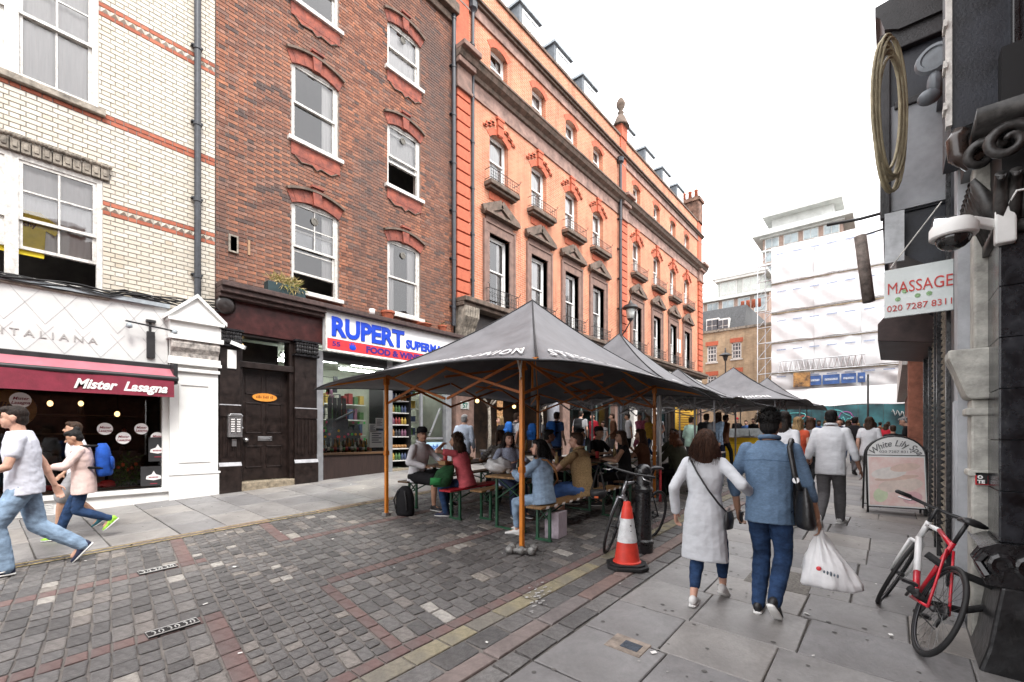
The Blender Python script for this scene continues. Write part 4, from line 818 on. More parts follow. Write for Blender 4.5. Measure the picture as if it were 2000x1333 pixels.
for k in range(3): m = MB(); m.lathe([(.14,0),(.11,.5),(.13,.52),(.13,.6),(.09,.6)], (XF-.2-.4*k, 31.4, 17.6), 10); m.build('chimney_pot', TERRA, ch, smooth=True)
# ground floor: corbel, shop cornice, piers and shopfronts
m = MB(); fb(m, 9.2, 31.8, 5.5, 5.62, -.1, .4); fb(m, 9.2, 31.8, 5.62, 5.76, -.1, .5); m.build('shop_cornice', DARKSTONE, ob_, bevel=.02)
m = MB(); fb(m, 10.0, 31.8, 4.5, 5.5, -.3, .05); m.build('shop_fascia', M('dark_fascia', (.04,.03,.028), .5, var=.3), ob_)
m = MB(); pr = [(.05,4.55),(.14,4.6),(.24,4.9),(.4,5.2),(.42,5.5),(.0,5.5),(.0,4.55)]; m.prism([(b, a) for a, b in pr], lambda u, w, d: (XF+w, d, u), 9.25, 9.85)
for k in range(6): m.prism([(b, a+.018) for a, b in pr[:5]]+[(5.5,0),(4.55,0)], lambda u, w, d: (XF+w, d, u), 9.27+.1*k, 9.32+.1*k)
m.build('fluted_corbel', STONE, ob_)
PIERS = [(9.22,9.95,BROWNSTONE),(14.85,15.35,BROWNSTONE),(19.2,19.8,BROWNSTONE),(21.2,21.6,OLDWHITE),(24.0,24.5,OLDWHITE),(27.5,28,BROWNSTONE),(31.2,31.8,BROWNSTONE)]
for a, b, mt in PIERS:
    m = MB(); fb(m, a, b, .5, 4.55, -.4, .08); fb(m, a-.03, b+.03, .5, 1.6, .0, .12); fb(m, a-.03, b+.03, 3.1, 3.2, .0, .14); m.build('shop_pier', mt, ob_, bevel=.012)
m = MB(); m.lathe([(.24,0),(.24,3.6)], (XF-.1, 14.45, .9), 16); m.build('round_column', M('grey_column', (.3,.31,.35), .5), ob_, smooth=True)
np_ = MB(); fb(np_, 9.38, 9.72, 2.5, 2.72, .08, .1); n57 = np_.build('number_plate', M('pale_plate', (.55,.58,.55), .5), ob_)
text('57', 'number', M('green_number', (.02,.16,.12), .5), ob_, (XF+.105, 9.45, 2.54), (0,1,0), (0,0,1), .2, .003, .004, 0, .2)
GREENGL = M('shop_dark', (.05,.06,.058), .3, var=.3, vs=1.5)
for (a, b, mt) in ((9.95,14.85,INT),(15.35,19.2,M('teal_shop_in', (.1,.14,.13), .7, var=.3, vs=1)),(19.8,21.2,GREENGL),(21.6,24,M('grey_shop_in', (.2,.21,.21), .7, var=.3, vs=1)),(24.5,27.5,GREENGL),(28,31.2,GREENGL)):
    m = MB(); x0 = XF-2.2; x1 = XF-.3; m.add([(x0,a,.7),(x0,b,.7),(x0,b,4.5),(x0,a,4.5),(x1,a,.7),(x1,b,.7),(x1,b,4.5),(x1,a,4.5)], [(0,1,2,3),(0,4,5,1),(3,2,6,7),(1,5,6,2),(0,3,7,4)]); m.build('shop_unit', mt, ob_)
    if a > 12:
        g = MB(); x = XF-.2; g.add([(x,a,.9),(x,b,.9),(x,b,4.4),(x,a,4.4)], [(0,1,2,3)]); g.build('shop_pane', GLS, ob_)
        m = MB(); n = max(2, int((b-a)/1.2)); [fb(m, a+(b-a)*k/n-.04, a+(b-a)*k/n+.04, .8, 4.4, -.24, -.16) for k in range(n+1)]; fb(m, a, b, 3.3, 3.4, -.24, -.16); fb(m, a, b, .7, 1.25, -.24, -.16); m.build('shop_frame', M('teal_frame', (.1,.15,.14), .4) if a < 19 else BLACKM, ob_)
    else:
        for k in range(3):
            m = MB(); fb(m, 12.2, 12.5, 2.05+k*.34, 2.33+k*.34, -1.0, -.97); f = m.build('wall_picture', WARM if False else M('lit_menu', (.6,.33,.15), .5, var=.4, vs=20), ob_)
        for (y, z) in ((10.6,1.95),(11.3,2.9),(13.3,2.8)): m = MB(); m.ell((XF-1.1,y,z), .07, 8, 6); m.build('bar_lamp', WARM, ob_)
m = MB(); fb(m, 24.4, 31.0, 4.35, 5.3, .05, .3); m.build('white_shop_fascia', OLDWHITE, ob_); m = MB(); fb(m, 27.6, 30.8, 4.75, 5.15, .3, .33); m.build('pink_fascia_panel', M('magenta_sign', (.35,.02,.14), .4), ob_)
m = MB(); fb(m, 27.2, 27.75, 6.7, 7.5, .0, .06); m.build('white_wall_sign', WHITEP, ob_)
# wall lantern on bracket by the pipe
wl2 = empty('street_lantern', (XF+.6, 19.75, 7.0), 0, 'round black wall lantern on a bracket beside the terrace drainpipe', 'lantern')
m = MB(); m.tube([(XF+.05,19.7,6.3),(XF+.35,19.7,6.6),(XF+.6,19.7,7.0)], .03, 7); m.lathe([(.06,-.1),(.14,0),(.2,.45),(.38,.5),(.3,.62),(.1,.72),(.05,.85),(.01,.9)], (XF+.6,19.7,7.1), 14); m.build('body', BLACKM, wl2, auto=True); m = MB(); m.lathe([(.15,.02),(.21,.44)], (XF+.6,19.7,7.1), 14); m.build('glass', M('lantern_glass', (.5,.52,.5), .2), wl2, smooth=True)
# olive trees in front of the restaurant
BARK = M('olive_bark', (.33,.29,.24), .9, var=.3, vs=20, bump=.6)
OLIVE = MT('olive_leaf', [(0,(.07,.085,.045)),(.5,(.13,.15,.09)),(1,(.24,.26,.19))], .6, mott=.3, bump=0)
for (x, y, s, lb) in ((-9.2,9.95,1.,'slim olive tree with forked pale trunk beside the number 57 pier'),(-9.2,12.6,.95,'olive tree with spreading crown by the round grey column')):
    z = gz(x, y); t = empty('olive_tree', (x, y, z), 0, lb, 'tree', 'olive trees outside the restaurant'); m = MB()
    m.tube([(x,y,z+.3),(x+.03,y,z+.9),(x,y+.02,z+1.45*s),(x-.02,y+.02,z+1.75*s)], [.06,.05,.045,.045], 8); f = Vector((x-.02, y+.02, z+1.72*s)); tips = []
    for (dx, dy, dz) in ((.1,-.45,.45),(-.1,.62,.5),(.25,.1,.7),(-.25,-.1,.75)):
        e = f+Vector((dx,dy,dz)); m.tube([f, f+Vector((dx,dy,dz*.7))*.5, e], [.038,.03,.016], 6); tips.append(e)
        for k in range(4): q = e+Vector((random.uniform(-.35,.35),random.uniform(-.35,.35),random.uniform(.1,.5))); m.tube([e, q], [.014,.005], 4); tips.append(q)
    m.build('trunk', BARK, t, smooth=True); m = MB()
    for e in tips: leaves(m, e, (.3,.34,.3), 85, .075, .011, .2)
    m.build('crown', OLIVE, t, tint=True); m = MB(); m.lathe([(.2,0),(.26,.42),(.28,.42),(.28,.46),(.22,.46),(.2,.36)], (x,y,z), 16); m.build('pot', M('lead_pot', (.12,.12,.12), .6), t, auto=True)
# ================================================================== FAR END OF THE STREET
def yb(m, x0, x1, z0, z1, Y, d=.1, t=0.): return m.box(x0, Y-d, z0, x1, Y, z1, t)     # box proud of a wall facing the camera
YBR = BRICKTEX('yellow_stock_brick', (.5,.37,.235), (.42,.3,.185), (.45,.38,.3), stain=.35)
hy = empty('stock_brick_house', (-11, 42, 1), 0, 'yellow stock brick house with slate mansard beyond the terrace', 'house')
Y = 40.; xl, xr_ = -17., -6.6
def ywall(root, x0, x1, z0, z1, holes, Y, mat, depth, name='wall'):
    m = MB()
    for a, b, c, d in holes_grid(x0, x1, z0, z1, holes): m.add([(a,Y,c),(b,Y,c),(b,Y,d),(a,Y,d)], [(0,1,2,3)])
    for a, b, c, d in holes: m.add([(a,Y,c),(b,Y,c),(b,Y,d),(a,Y,d),(a,Y+.25,c),(b,Y+.25,c),(b,Y+.25,d),(a,Y+.25,d)], [(0,4,5,1),(1,5,6,2),(2,6,7,3),(3,7,4,0),(4,7,6,5)])
    m.add([(x0,Y,z0),(x1,Y,z0),(x1,Y+depth,z0),(x0,Y+depth,z0),(x0,Y,z1),(x1,Y,z1),(x1,Y+depth,z1),(x0,Y+depth,z1)], [(4,5,6,7),(1,2,6,5),(2,3,7,6),(3,0,4,7)])
    return m.build(name, mat, root)
zt = onY(1430, 645, Y).z; wz = []
for (px, py0, py1) in ((1390,677,707),(1438,670,700),(1390,735,762),(1438,728,758)):
    a = onY(px-9, py0, Y); b = onY(px+10, py1, Y); wz.append((a.x, b.x, min(a.z, b.z), max(a.z, b.z)))
ywall(hy, xl, xr_, .5, zt, wz, Y, YBR, 9)
for (a, b, c, d) in wz:
    m = MB(); 
    for p, q, r, s in ((a,a+.09,c,d),(b-.09,b,c,d),(a,b,c,c+.09),(a,b,d-.09,d),(a,b,(c+d)/2-.04,(c+d)/2+.04),((a*2+b)/3-.02,(a*2+b)/3+.02,c,d),((a+2*b)/3-.02,(a+2*b)/3+.02,c,d),(a,b,c+(d-c)*.25-.02,c+(d-c)*.25+.02),(a,b,c+(d-c)*.75-.02,c+(d-c)*.75+.02)): yb(m, p, q, r, s, Y+.12, .06)
    w = m.build('window', WHITEP, hy); g = MB(); g.add([(a,Y+.1,c),(b,Y+.1,c),(b,Y+.1,d),(a,Y+.1,d)], [(0,1,2,3)]); g.build('pane', M('dim_pane', (.1,.12,.14), .1, spec=.8), w)
    m = MB(); yb(m, a-.1, b+.1, c-.12, c, Y, .1); m.build('sill', OLDWHITE, w); m = MB(); yb(m, a-.12, b+.12, d, d+.35, Y, .02); m.build('brick_head', RUBBED, hy)
m = MB(); yb(m, xl, xr_+.1, zt, zt+.18, Y, .12); m.build('parapet', STONE, hy)
m = MB(); m.prism([(Y+.3,zt+.1),(Y+9,zt+.1),(Y+9,zt+2.2),(Y+1.2,zt+2.2)], lambda u, w, d: (d, u, w), xl, -9.2); m.build('mansard', SLATE, hy)
dz = [onY(1385, 668-38, Y), onY(1424, 648, Y)]
for k, px in enumerate((1392, 1413)):
    p = onY(px, 637, Y+.5); m = MB(); m.box(p.x-.5, Y+.4, p.z-.6, p.x+.5, Y+1.6, p.z+.6); d = m.build('dormer', WHITEP, hy)
    for i in range(2):
        for j in range(2): m = MB(); m.box(p.x-.42+.43*i, Y+.36, p.z-.5+.52*j, p.x-.05+.43*i, Y+.4, p.z-.05+.52*j); m.build('dormer_pane', M('dim_pane', (.1,.12,.14), .1), d)
for k in range(4): m = MB(); m.lathe([(.17,0),(.14,.6),(.16,.65)], (-9.8+.42*k, Y+2.5, zt+2.2), 8); m.build('chimney_pot', TERRA, hy, smooth=True)
# office block with white balconies, behind the house
CONC = M('pale_concrete', (.55,.56,.54), .7, var=.12, vs=1); OFG = M('office_glass', (.3,.36,.38), .12, var=.3, vs=.5, spec=.8); PBR = BRICKTEX('pink_office_brick', (.36,.25,.2), (.3,.2,.16), (.35,.3,.27))
def block(name, label, Y, pxl, pxr, pyt, pyb, floors, depth, mat, glass, bays, roof=None, slab=True):
    a = onY(pxl, pyt, Y); b = onY(pxr, pyt, Y); zt = (a.z+b.z)/2; z0 = onY((pxl+pxr)/2, pyb, Y).z; r = empty(name, ((a.x+b.x)/2, Y, 1), 0, label, 'building')
    m = MB(); m.box(a.x, Y, .5, b.x, Y+depth, zt); m.build('wall', mat, r); H = (zt-z0)/floors
    for k in range(floors):
        za = zt-H*(k+1)
        if slab: m = MB(); m.box(a.x-.3, Y-.5, za+H*.88, b.x+.3, Y, za+H); m.build('floor_slab', CONC, r)
        for j in range(bays):
            w = (b.x-a.x)/bays; m = MB(); m.box(a.x+w*(j+.12), Y-.06, za+H*.15, a.x+w*(j+.88), Y+.02, za+H*.85); f = m.build('window', CONC, r)
            m = MB(); m.box(a.x+w*(j+.17), Y-.09, za+H*.2, a.x+w*(j+.48), Y-.05, za+H*.8); m.box(a.x+w*(j+.52), Y-.09, za+H*.2, a.x+w*(j+.83), Y-.05, za+H*.8); m.build('pane', glass, f)
    if roof: m = MB(); m.box(a.x-roof, Y-roof, zt, b.x+roof, Y+depth, zt+roof*.6); m.build('roof_slab', CONC, r)
    return r, a.x, b.x, zt
block('office_block', 'pale stepped office building with glazed top floors behind the stock brick house', 60, 1350, 1502, 580, 625, 1, 12, PBR, OFG, 5)
r, a, b, zt2 = block('glazed_penthouse', 'grey glazed rooftop storey above the pale office building', 66, 1402, 1490, 540, 580, 1, 8, M('grey_cladding', (.4,.43,.4), .4, var=.15), M('pale_glass', (.42,.46,.43), .2, var=.15, spec=.7), 2, .6)
r, a, b, zt3 = block('concrete_tower', 'concrete and brick tower with flat overhanging roof behind the scaffolding', 75, 1490, 1645, 448, 640, 7, 14, PBR, OFG, 4, 1.2)
m = MB(); m.box(a+1, 76, zt3+.6, b-1, 86, zt3+2.8); m.build('plant_room', CONC, r); m = MB(); m.box(a, 74.5, zt3+2.8, b, 88, zt3+3.6); m.build('top_roof', CONC, r)
# ---- sheeted scaffold across the end of the street
SHEET = M('white_scaffold_sheet', (.7,.71,.72), .6, var=.05, vs=1.2, bump=.12, bs=2.5)
sf = empty('sheeted_scaffold', (-3, 36, 1), 0, 'scaffold wrapped in white sheeting closing the far end of the street', 'scaffold'); Y = 36.
zrow = [4.75, 6.1, 8.2, 10.3, 12.3, 14.9]; X0, X1 = -6.45, 3.5
for k, (za, zb) in enumerate(zip(zrow, zrow[1:])):
    nsh = 4
    for j in range(nsh):
        xa, xb = X0+(X1-X0)*j/nsh, X0+(X1-X0)*(j+1)/nsh; m = MB(); nx, nz = 14, 9
        ph = random.random()*6
        for i in range(nz+1):
            for q in range(nx+1):
                u, w = q/nx, i/nz; bul = .10*math.sin(math.pi*w)*(.6+.4*math.sin(ph+u*5))+.03*math.sin(u*17+ph)*math.sin(w*7+ph)+.035*math.sin(9*(u+w)+ph)
                m.v.append((xa+(xb-xa)*u+.006*j, Y-bul-.02*(j % 2), za+(zb-za-.12)*w+.05*math.sin(u*math.pi)*(1-w)*.8))
        m.f = [(i*(nx+1)+q, i*(nx+1)+q+1, (i+1)*(nx+1)+q+1, (i+1)*(nx+1)+q) for i in range(nz) for q in range(nx)]; m.t = [0]*len(m.f); m.build('sheet', SHEET, sf, smooth=True)
m = MB(); m.box(X0+.02, Y+.1, 1, X1, Y+6, 14.6); m.build('covered_block', M('dim_wall', (.4,.39,.37), .9, var=.2), sf)
for j in range(6):
    m = MB(); n = 10; xa = X0
    ya, y2 = Y+1.0*j, Y+1.0*(j+1); m.add([(X0,ya,4.7),(X0,y2,4.7),(X0,y2,14.4),(X0,ya,14.4)], [(0,3,2,1)]); m.build('side_sheet', SHEET, sf)
for z in zrow[1:5]:
    m = MB(); m.tube([(X0-.3,Y-.16,z-.06),(X1,Y-.16,z-.06)], .03, 6); m.build('ledger_tube', STEEL, sf, smooth=True); m = MB(); m.box(X0, Y-.1, z-.2, X1, Y+.05, z-.14) if z == 10.3 else m.box(X0, Y-.09, z-.13, X1, Y, z-.1); m.build('board', M('scaffold_board', (.42,.34,.22), .8, var=.3, vs=6), sf)
BLUEPR = M('sheet_print_blue', (.35,.42,.58), .6, var=.3, vs=14, stretch=(6,1,1))
for k, z in enumerate((5.75, 7.6, 9.6, 11.6, 14.2)):
    for j in range(9): xx = -6.1+j*.95; m = MB(); m.box(xx, Y-.19, z-.04, xx+.55, Y-.18, z+.03); m.build('printed_mark', BLUEPR, sf)
for i in range(9):
    z = 5.0+i*1.1; m = MB(); m.tube([(X0-1.0,Y+.6,z),(X0-.05,Y+.4,z)], .03, 5); m.tube([(X0-1.0,Y+.6,z),(X0-.1,Y+.6,z+1.1)], .025, 5); m.build('side_brace', STEEL, sf)
m = MB(); m.tube([(X0-1.0,Y+.6,1.2),(X0-1.0,Y+.6,15.2)], .03, 6); m.tube([(X0-.5,Y+.6,1.2),(X0-.5,Y+.6,15.2)], .03, 6); m.build('standard_tube', STEEL, sf)
# lattice beam, blue scaffold banner, poster, teal hoarding
m = MB(); za, zb = onY(1600, 722, Y-.4).z, onY(1600, 700, Y-.4).z; xa, xb = onY(1520, 700, Y-.4).x, onY(1690, 700, Y-.4).x
for z in (za, zb): m.tube([(xa,Y-.4,z),(xb,Y-.4,z)], .035, 6)
n = 15
for i in range(n): u0, u1 = xa+(xb-xa)*i/n, xa+(xb-xa)*(i+1)/n; m.tube([(u0,Y-.4,za),((u0+u1)/2,Y-.4,zb)], .025, 5); m.tube([((u0+u1)/2,Y-.4,zb),(u1,Y-.4,za)], .025, 5)
m.build('lattice_beam', STEEL, sf)
bnr = M('blue_banner', (.05,.12,.34), .5, var=.25, vs=3); z0_, z1_ = onY(1650, 749, Y-.3).z, onY(1650, 730, Y-.3).z
for j, (pa, pb) in enumerate(((1580,1604),(1607,1640),(1643,1672),(1675,1690))):
    a, b = onY(pa, 740, Y-.3).x, onY(pb, 740, Y-.3).x; m = MB(); m.box(a, Y-.32, z0_, b, Y-.3, z1_); q = m.build('banner', bnr, sf); m = MB(); m.box(a+.1, Y-.335, (z0_+z1_)/2-.06, b-.1, Y-.325, (z0_+z1_)/2+.07); m.build('banner_print', M('banner_pale', (.55,.62,.75), .5, var=.4, vs=18), sf)
p = onY(1566, 742, Y-.4); m = MB(); m.box(p.x-.48, Y-.44, p.z-.48, p.x+.48, Y-.4, p.z+.48); m.build('picture_panel', M('leaf_picture', (.45,.24,.08), .5, var=.45, vs=3.5, hue=(.03,.02,.02)), sf)
m = MB(); nx = 18; a, b, c, d = onY(1560, 778, Y-.7), onY(1765, 758, Y-.7), 3.6, 4.75
for i in range(nx+1): u = i/nx; m.v += [(-6.4+9.5*u, Y-.75-.1*math.sin(u*20), 3.55+.12*abs(math.sin(u*9))), (-6.4+9.5*u, Y-.3, 4.8)]
m.f = [(2*i, 2*i+2, 2*i+3, 2*i+1) for i in range(nx)]; m.t = [0]*nx; m.build('fan_sheet', SHEET, sf, smooth=True)
hd = empty('site_hoarding', (-2.5, 35.4, 1), 0, 'teal painted site hoarding with neon-look lettering below the scaffold', 'hoarding')
def teal():
    m, nt, b = nodes('teal_mural'); L = nt.links.new; N = nt.nodes.new; tc = N('ShaderNodeTexCoord'); n = N('ShaderNodeTexNoise'); n.inputs['Scale'].default_value = .8; n.inputs['Detail'].default_value = 3; L(tc.outputs['Object'], n.inputs['Vector'])
    cr = N('ShaderNodeValToRGB'); e = cr.color_ramp.elements; e[0].position = .38; e[0].color = (.01,.04,.05,1); e[1].position = .62; e[1].color = (.05,.22,.25,1); L(n.outputs[0], cr.inputs[0]); L(cr.outputs[0], b.inputs['Base Color']); b.inputs['Roughness'].default_value = .4; return m
TEAL = teal(); Yh = 35.2
for j in range(8): xa = -6.4+1.2*j; m = MB(); m.box(xa+.01, Yh, 1.0, xa+1.19, Yh+.05, 3.6); m.build('hoarding_panel', TEAL, hd)
NC = [M('mural_cyan', (.15,.6,.6), .4), M('mural_magenta', (.5,.08,.4), .4), M('mural_white', (.7,.75,.75), .4), M('mural_red', (.6,.12,.08), .4)]
random.seed(11)
for j, (cx, cz, rr) in enumerate(((-4.9,2.9,.5),(-4.3,2.7,.4),(-2.6,2.8,.62),(-2.2,2.75,.5),(-5.6,2.4,.35))):
    m = MB(); m.tube([(cx+rr*(1+.25*math.sin(3*k*.3+j))*math.cos(k*.3), Yh-.02, cz+rr*.75*(1+.2*math.cos(2*k*.3+j))*math.sin(k*.3)) for k in range(21)], .022, 5, True); m.build('neon_scrawl', NC[(0,3,0,1,0)[j]], hd, smooth=True)
m = MB(); m.tube([(-3.3+.06*k, Yh-.03, 2.72+.2*math.sin(k*1.3)*math.cos(k*.37)) for k in range(24)], .022, 5); m.build('neon_scrawl', NC[0], hd, smooth=True)
m = MB(); m.tube([(.0+.05*k, Yh-.03, 3.1-.012*k+.17*math.sin(k*1.5)) for k in range(14)], .025, 5); m.tube([(.75+.16*math.cos(q*.5)*(1-q*.02), Yh-.03, 2.72+.2*math.sin(q*.5)-.01*q) for q in range(20)], .025, 5); m.build('white_scrawl', NC[2], hd, smooth=True)
m = MB(); [m.box(.85+.11*k, Yh-.03, 3.3, .93+.11*k, Yh-.01, 3.4) for k in range(7)]; m.build('small_white_marks', NC[2], hd)
def street_lamp(x, y, h, lb):
    z = gz(x, y); r = empty('street_lamp', (x, y, z), 0, lb, 'lamp post', 'far street lamps'); m = MB(); m.lathe([(.09,0),(.09,.8),(.05,.9),(.04,h-.5),(.06,h-.45),(.03,h-.4)], (x,y,z), 10); m.build('post', BLACKM, r, smooth=True)
    m = MB(); m.lathe([(.1,0),(.2,.35),(.45,.4),(.25,.55),(.06,.62),(.04,.95),(0,1)], (x,y,z+h-.45), 12); m.build('lantern', BLACKM, r, auto=True)
street_lamp(-9.6, 36.5, 6.4, 'black street lamp standing before the stock brick house')
m = MB(); m.tube([(-1.05,33,gz(-1,33)),(-1.05,33,5.2)], .05, 8); tag(m.build('sign_post', BLACKM, None, smooth=True), 'slim black post rising from the crowd before the teal hoarding', 'post')
# ================================================================== RIGHT SIDE
rb = empty('dark_pub_front', (XR, 8, gz(XR, 8)), 0, 'black and grey shop building with heavy bracketed cornice along the right pavement', 'building')
RBR = BRICKTEX('red_right_brick', (.26,.09,.06), (.2,.07,.05), (.2,.15,.13))
def rx(m, y0, y1, z0, z1, o0, o1): return m.box(XR-o1, y0, z0, XR-o0, y1, z1)      # box on the right facade, o outwards
m = MB(); rx(m, -14, 2.5, -1, 8.5, -9, .02); rx(m, 5.2, 16, 4.3, 8.4, -9, -.0); m.box(1.75, 2.5, -1, 9.4, 4.3, 8.5); m.build('upper_wall', RBR, rb)  # last box: unseen block added to close the sky gap in shop-glass reflections
rwin = MB()
for y in (-9,-6.5,-4,-1.5,1):
    for z in (4.3, 6.6): rx(rwin, y, y+1.1, z, z+1.7, .02, .03)
rwin.build('upper_windows', M('white_sash_far', (.6,.6,.58), .4, var=.2), rb)
NAVYP = M('navy_black_paint', (.02,.023,.032), .4, var=.3, vs=5, bump=.1); GREYP = M('grey_render', (.42,.43,.45), .6, var=.15, vs=4, bump=.1); STONEW = M('pale_stone_pilaster', (.46,.45,.41), .75, var=.25, vs=6, bump=.35, bs=30)
# shop recess walls
m = MB(); rx(m, 5.2, 16, .0, 4.4, -3, -.12); m.build('shop_wall', M('dark_shopfront', (.05,.045,.045), .5, var=.3, vs=3), rb)
m = MB(); rx(m, 5.55, 6.15, .0, 4.3, -.1, .02); m.build('navy_panel', NAVYP, rb); m = MB(); rx(m, 5.28, 5.55, .0, 4.4, -.12, .04); m.build('grey_panel', GREYP, rb)
m = MB(); [rx(m, 5.3+.06*k, 5.325+.06*k, .1, 2.0, .04, .055) for k in range(4)]; m.build('panel_fluting', GREYP, rb)
# folded lattice shutters
LAT = M('beige_lattice', (.42,.36,.29), .6, .3, var=.25, vs=30)
for (ya, yb_) in ((6.3,7.3),(8.0,8.9),(10.6,11.2)):
    r_ = MB(); n = int((yb_-ya)/.09)
    for k in range(n):
        y = ya+.09*k; z = .32
        while z < 3.5: r_.tube([(XR-.02,y,z),(XR+.03,y+.09,z+.035),(XR-.02,y+.09,z+.07)], .008, 4); z += .07
    r_.build('lattice_shutter', LAT, rb, kind='stuff')
m = MB(); [rx(m, a, a+.1, .1, 4.3, -.1, .05) for a in (6.18,7.4,7.85,9.0,10.4)]; m.build('door_jambs', BLACKP, rb)
# wedge-shaped dark metal hoods
HOOD = M('dark_brown_metal', (.055,.035,.033), .4, .4, var=.3, vs=3)
for (ya, yb_, z0, d, dz) in ((8.6,10.8,3.0,.62,.95),):
    m = MB(); m.prism([(0,z0),(d,z0+.1),(d,z0+.35),(.15,z0+dz),(0,z0+dz)], lambda u, w, e: (XR-u, e, w), ya, yb_); m.build('metal_hood', HOOD if z0 < 3.5 else M('slate_grey_panel', (.09,.095,.11), .5, var=.2), rb, bevel=.01)
m = MB(); m.add([(XR-.66,5.72,3.8),(XR-.66,5.72,5.1),(XR-.1,5.72,5.3),(XR-.35,5.72,3.8)], [(0,1,2,3)]) if False else m.box(-.06, 6.3, 3.55, .1, 6.34, 4.08); m.build('pale_end_board', M('pale_board', (.55,.57,.59), .6), rb)
# black tiled pilaster near the camera: tiles are pieces
pa = empty('tiled_pilaster', (XR+.4, 4.6, 0), 0, 'black tiled pilaster with carved console and capital beside the grey downpipe', 'pilaster')
TILE = M('black_tile', (.02,.022,.027), .22, var=.4, vs=7, bump=.18, bs=18, spec=.6); z = 1.0; px0, px1 = XR+.09, XR+1.6
m = MB(); m.box(px0+.012, 4.42, -.2, px1, 5.3, 4.3); m.build('core', BLACK, pa)
while z < 2.95:
    for k, (a, b) in enumerate(((px0,px0+.31),(px0+.31,px0+.62),(px0+.62,px0+.93),(px0+.93,px1))):
        m = MB(); m.box(a+.002, 4.4, z+.002, b-.002, 4.43, z+.338); m.build('tile', TILE, pa, bevel=.004)
    m = MB(); m.box(px0-.004, 4.405, z+.002, px0+.02, 4.85, z+.338); m.build('tile', TILE, pa, bevel=.004); z += .34
m = MB(); m.prism([(-.1,-.2),(1.6,-.2),(1.6,.72),(.0,.72),(-.06,.3),(-.1,.15)], lambda u, w, d: (px0+u, d, w), 4.34, 5.3); m.build('plinth', M('chipped_black_paint', (.02,.02,.022), .35, var=.4, vs=5, bump=.35, bs=14, spec=.5), pa, bevel=.02)
m = MB(); m.prism([(-.07,.72),(1.6,.72),(1.6,1.0),(-.02,1.0),(-.1,.96),(-.05,.9),(-.02,.82),(-.08,.76)], lambda u, w, d: (px0+u, d, w), 4.33, 5.0)
for k in range(5): m.tube([(px0-.0+.12*k+.05*math.cos(q*.6), 4.325, .86+.06*math.sin(q*.6)) for q in range(9)], .022, 6)
for q in range(3): m.tube([(px0-.06,4.34+.1*q,.78),(px0-.1,4.38+.1*q,.86),(px0-.05,4.36+.1*q,.95)], .025, 6)
m.build('carved_console', BLACKP, pa, smooth=False)
# capital: volutes, leaves
zc0 = 3.04; m = MB(); m.box(px0-.03, 4.36, zc0, px1, 5.2, zc0+.08); m.box(px0-.12, 4.26, zc0+.72, px1, 5.2, zc0+.82)
for s in range(3):
    m.tube([(px0+.03+.34*s+.13*(1-k/24)*math.cos(k*.42), 4.32-.0025*k, zc0+.56+.13*(1-k/24)*math.sin(k*.42)) for k in range(22)], [.04*(1-k/40) for k in range(22)], 8)
    for k in range(5): m.tube([(px0+.0+.34*s+.06*k, 4.37, zc0+.08), (px0-.0+.34*s+.06*k, 4.33, zc0+.25), (px0-.01+.34*s+.065*k, 4.27, zc0+.36), (px0-.01+.34*s+.065*k, 4.25, zc0+.31)], [.035,.04,.03,.012], 7)
for k in range(6): m.tube([(px0-.0, 4.45+.09*k, zc0+.08), (px0-.06, 4.45+.09*k, zc0+.28), (px0-.13, 4.45+.09*k, zc0+.42), (px0-.14, 4.45+.09*k, zc0+.36)], [.04,.045,.03,.012], 7)
m.tube([(px0-.08+.1*(1-k/22)*math.cos(k*.42), 4.4+.006*k, zc0+.58+.1*(1-k/22)*math.sin(k*.42)) for k in range(20)], [.035*(1-k/40) for k in range(20)], 8)
m.build('carved_capital', M('grey_black_carving', (.05,.047,.045), .45, var=.5, vs=14, spec=.5), pa, smooth=True)
# entablature and deep cornice above, running up the street
m = MB(); pr = [(.0,6.0),(.4,6.0),(.52,6.06),(.56,6.2),(.6,6.24),(.6,6.34),(.0,6.42)]
pr0 = [(.0,4.3),(.06,4.3),(.08,4.75),(.16,4.82),(.18,5.0),(.34,5.06),(.58,5.12),(.6,5.35),(.66,5.42),(.66,5.55),(.0,5.62)]
m.prism([(-u, w) for u, w in pr][::-1], lambda u, w, d: (XR+u, d, w), 6.3, 11.5); cn = m.build('cornice', M('dark_cornice_paint', (.028,.026,.028), .45, var=.4, vs=4, bump=.25), rb)
m = MB(); m.box(.33, 4.56, 3.92, 1.6, 5.3, 6.6); m.build('near_fascia_box', NAVYP, rb)
m = MB(); m.box(.3, 4.53, 3.94, .332, 4.6, 6.6); m.build('fascia_edge_strip', OLDWHITE, rb)
for k in range(8): m = MB(); m.box(.285, 4.5, 4.05+.3*k, .305, 4.62, 4.1+.3*k); m.build('strip_clip', OLDWHITE, rb)
m = MB(); m.box(.62, 4.5, 3.9, .66, 4.56, 6.6); m.box(.7, 4.52, 3.86, 1.6, 4.56, 3.98); m.build('fascia_moulding', BLACKP, rb, bevel=.01)
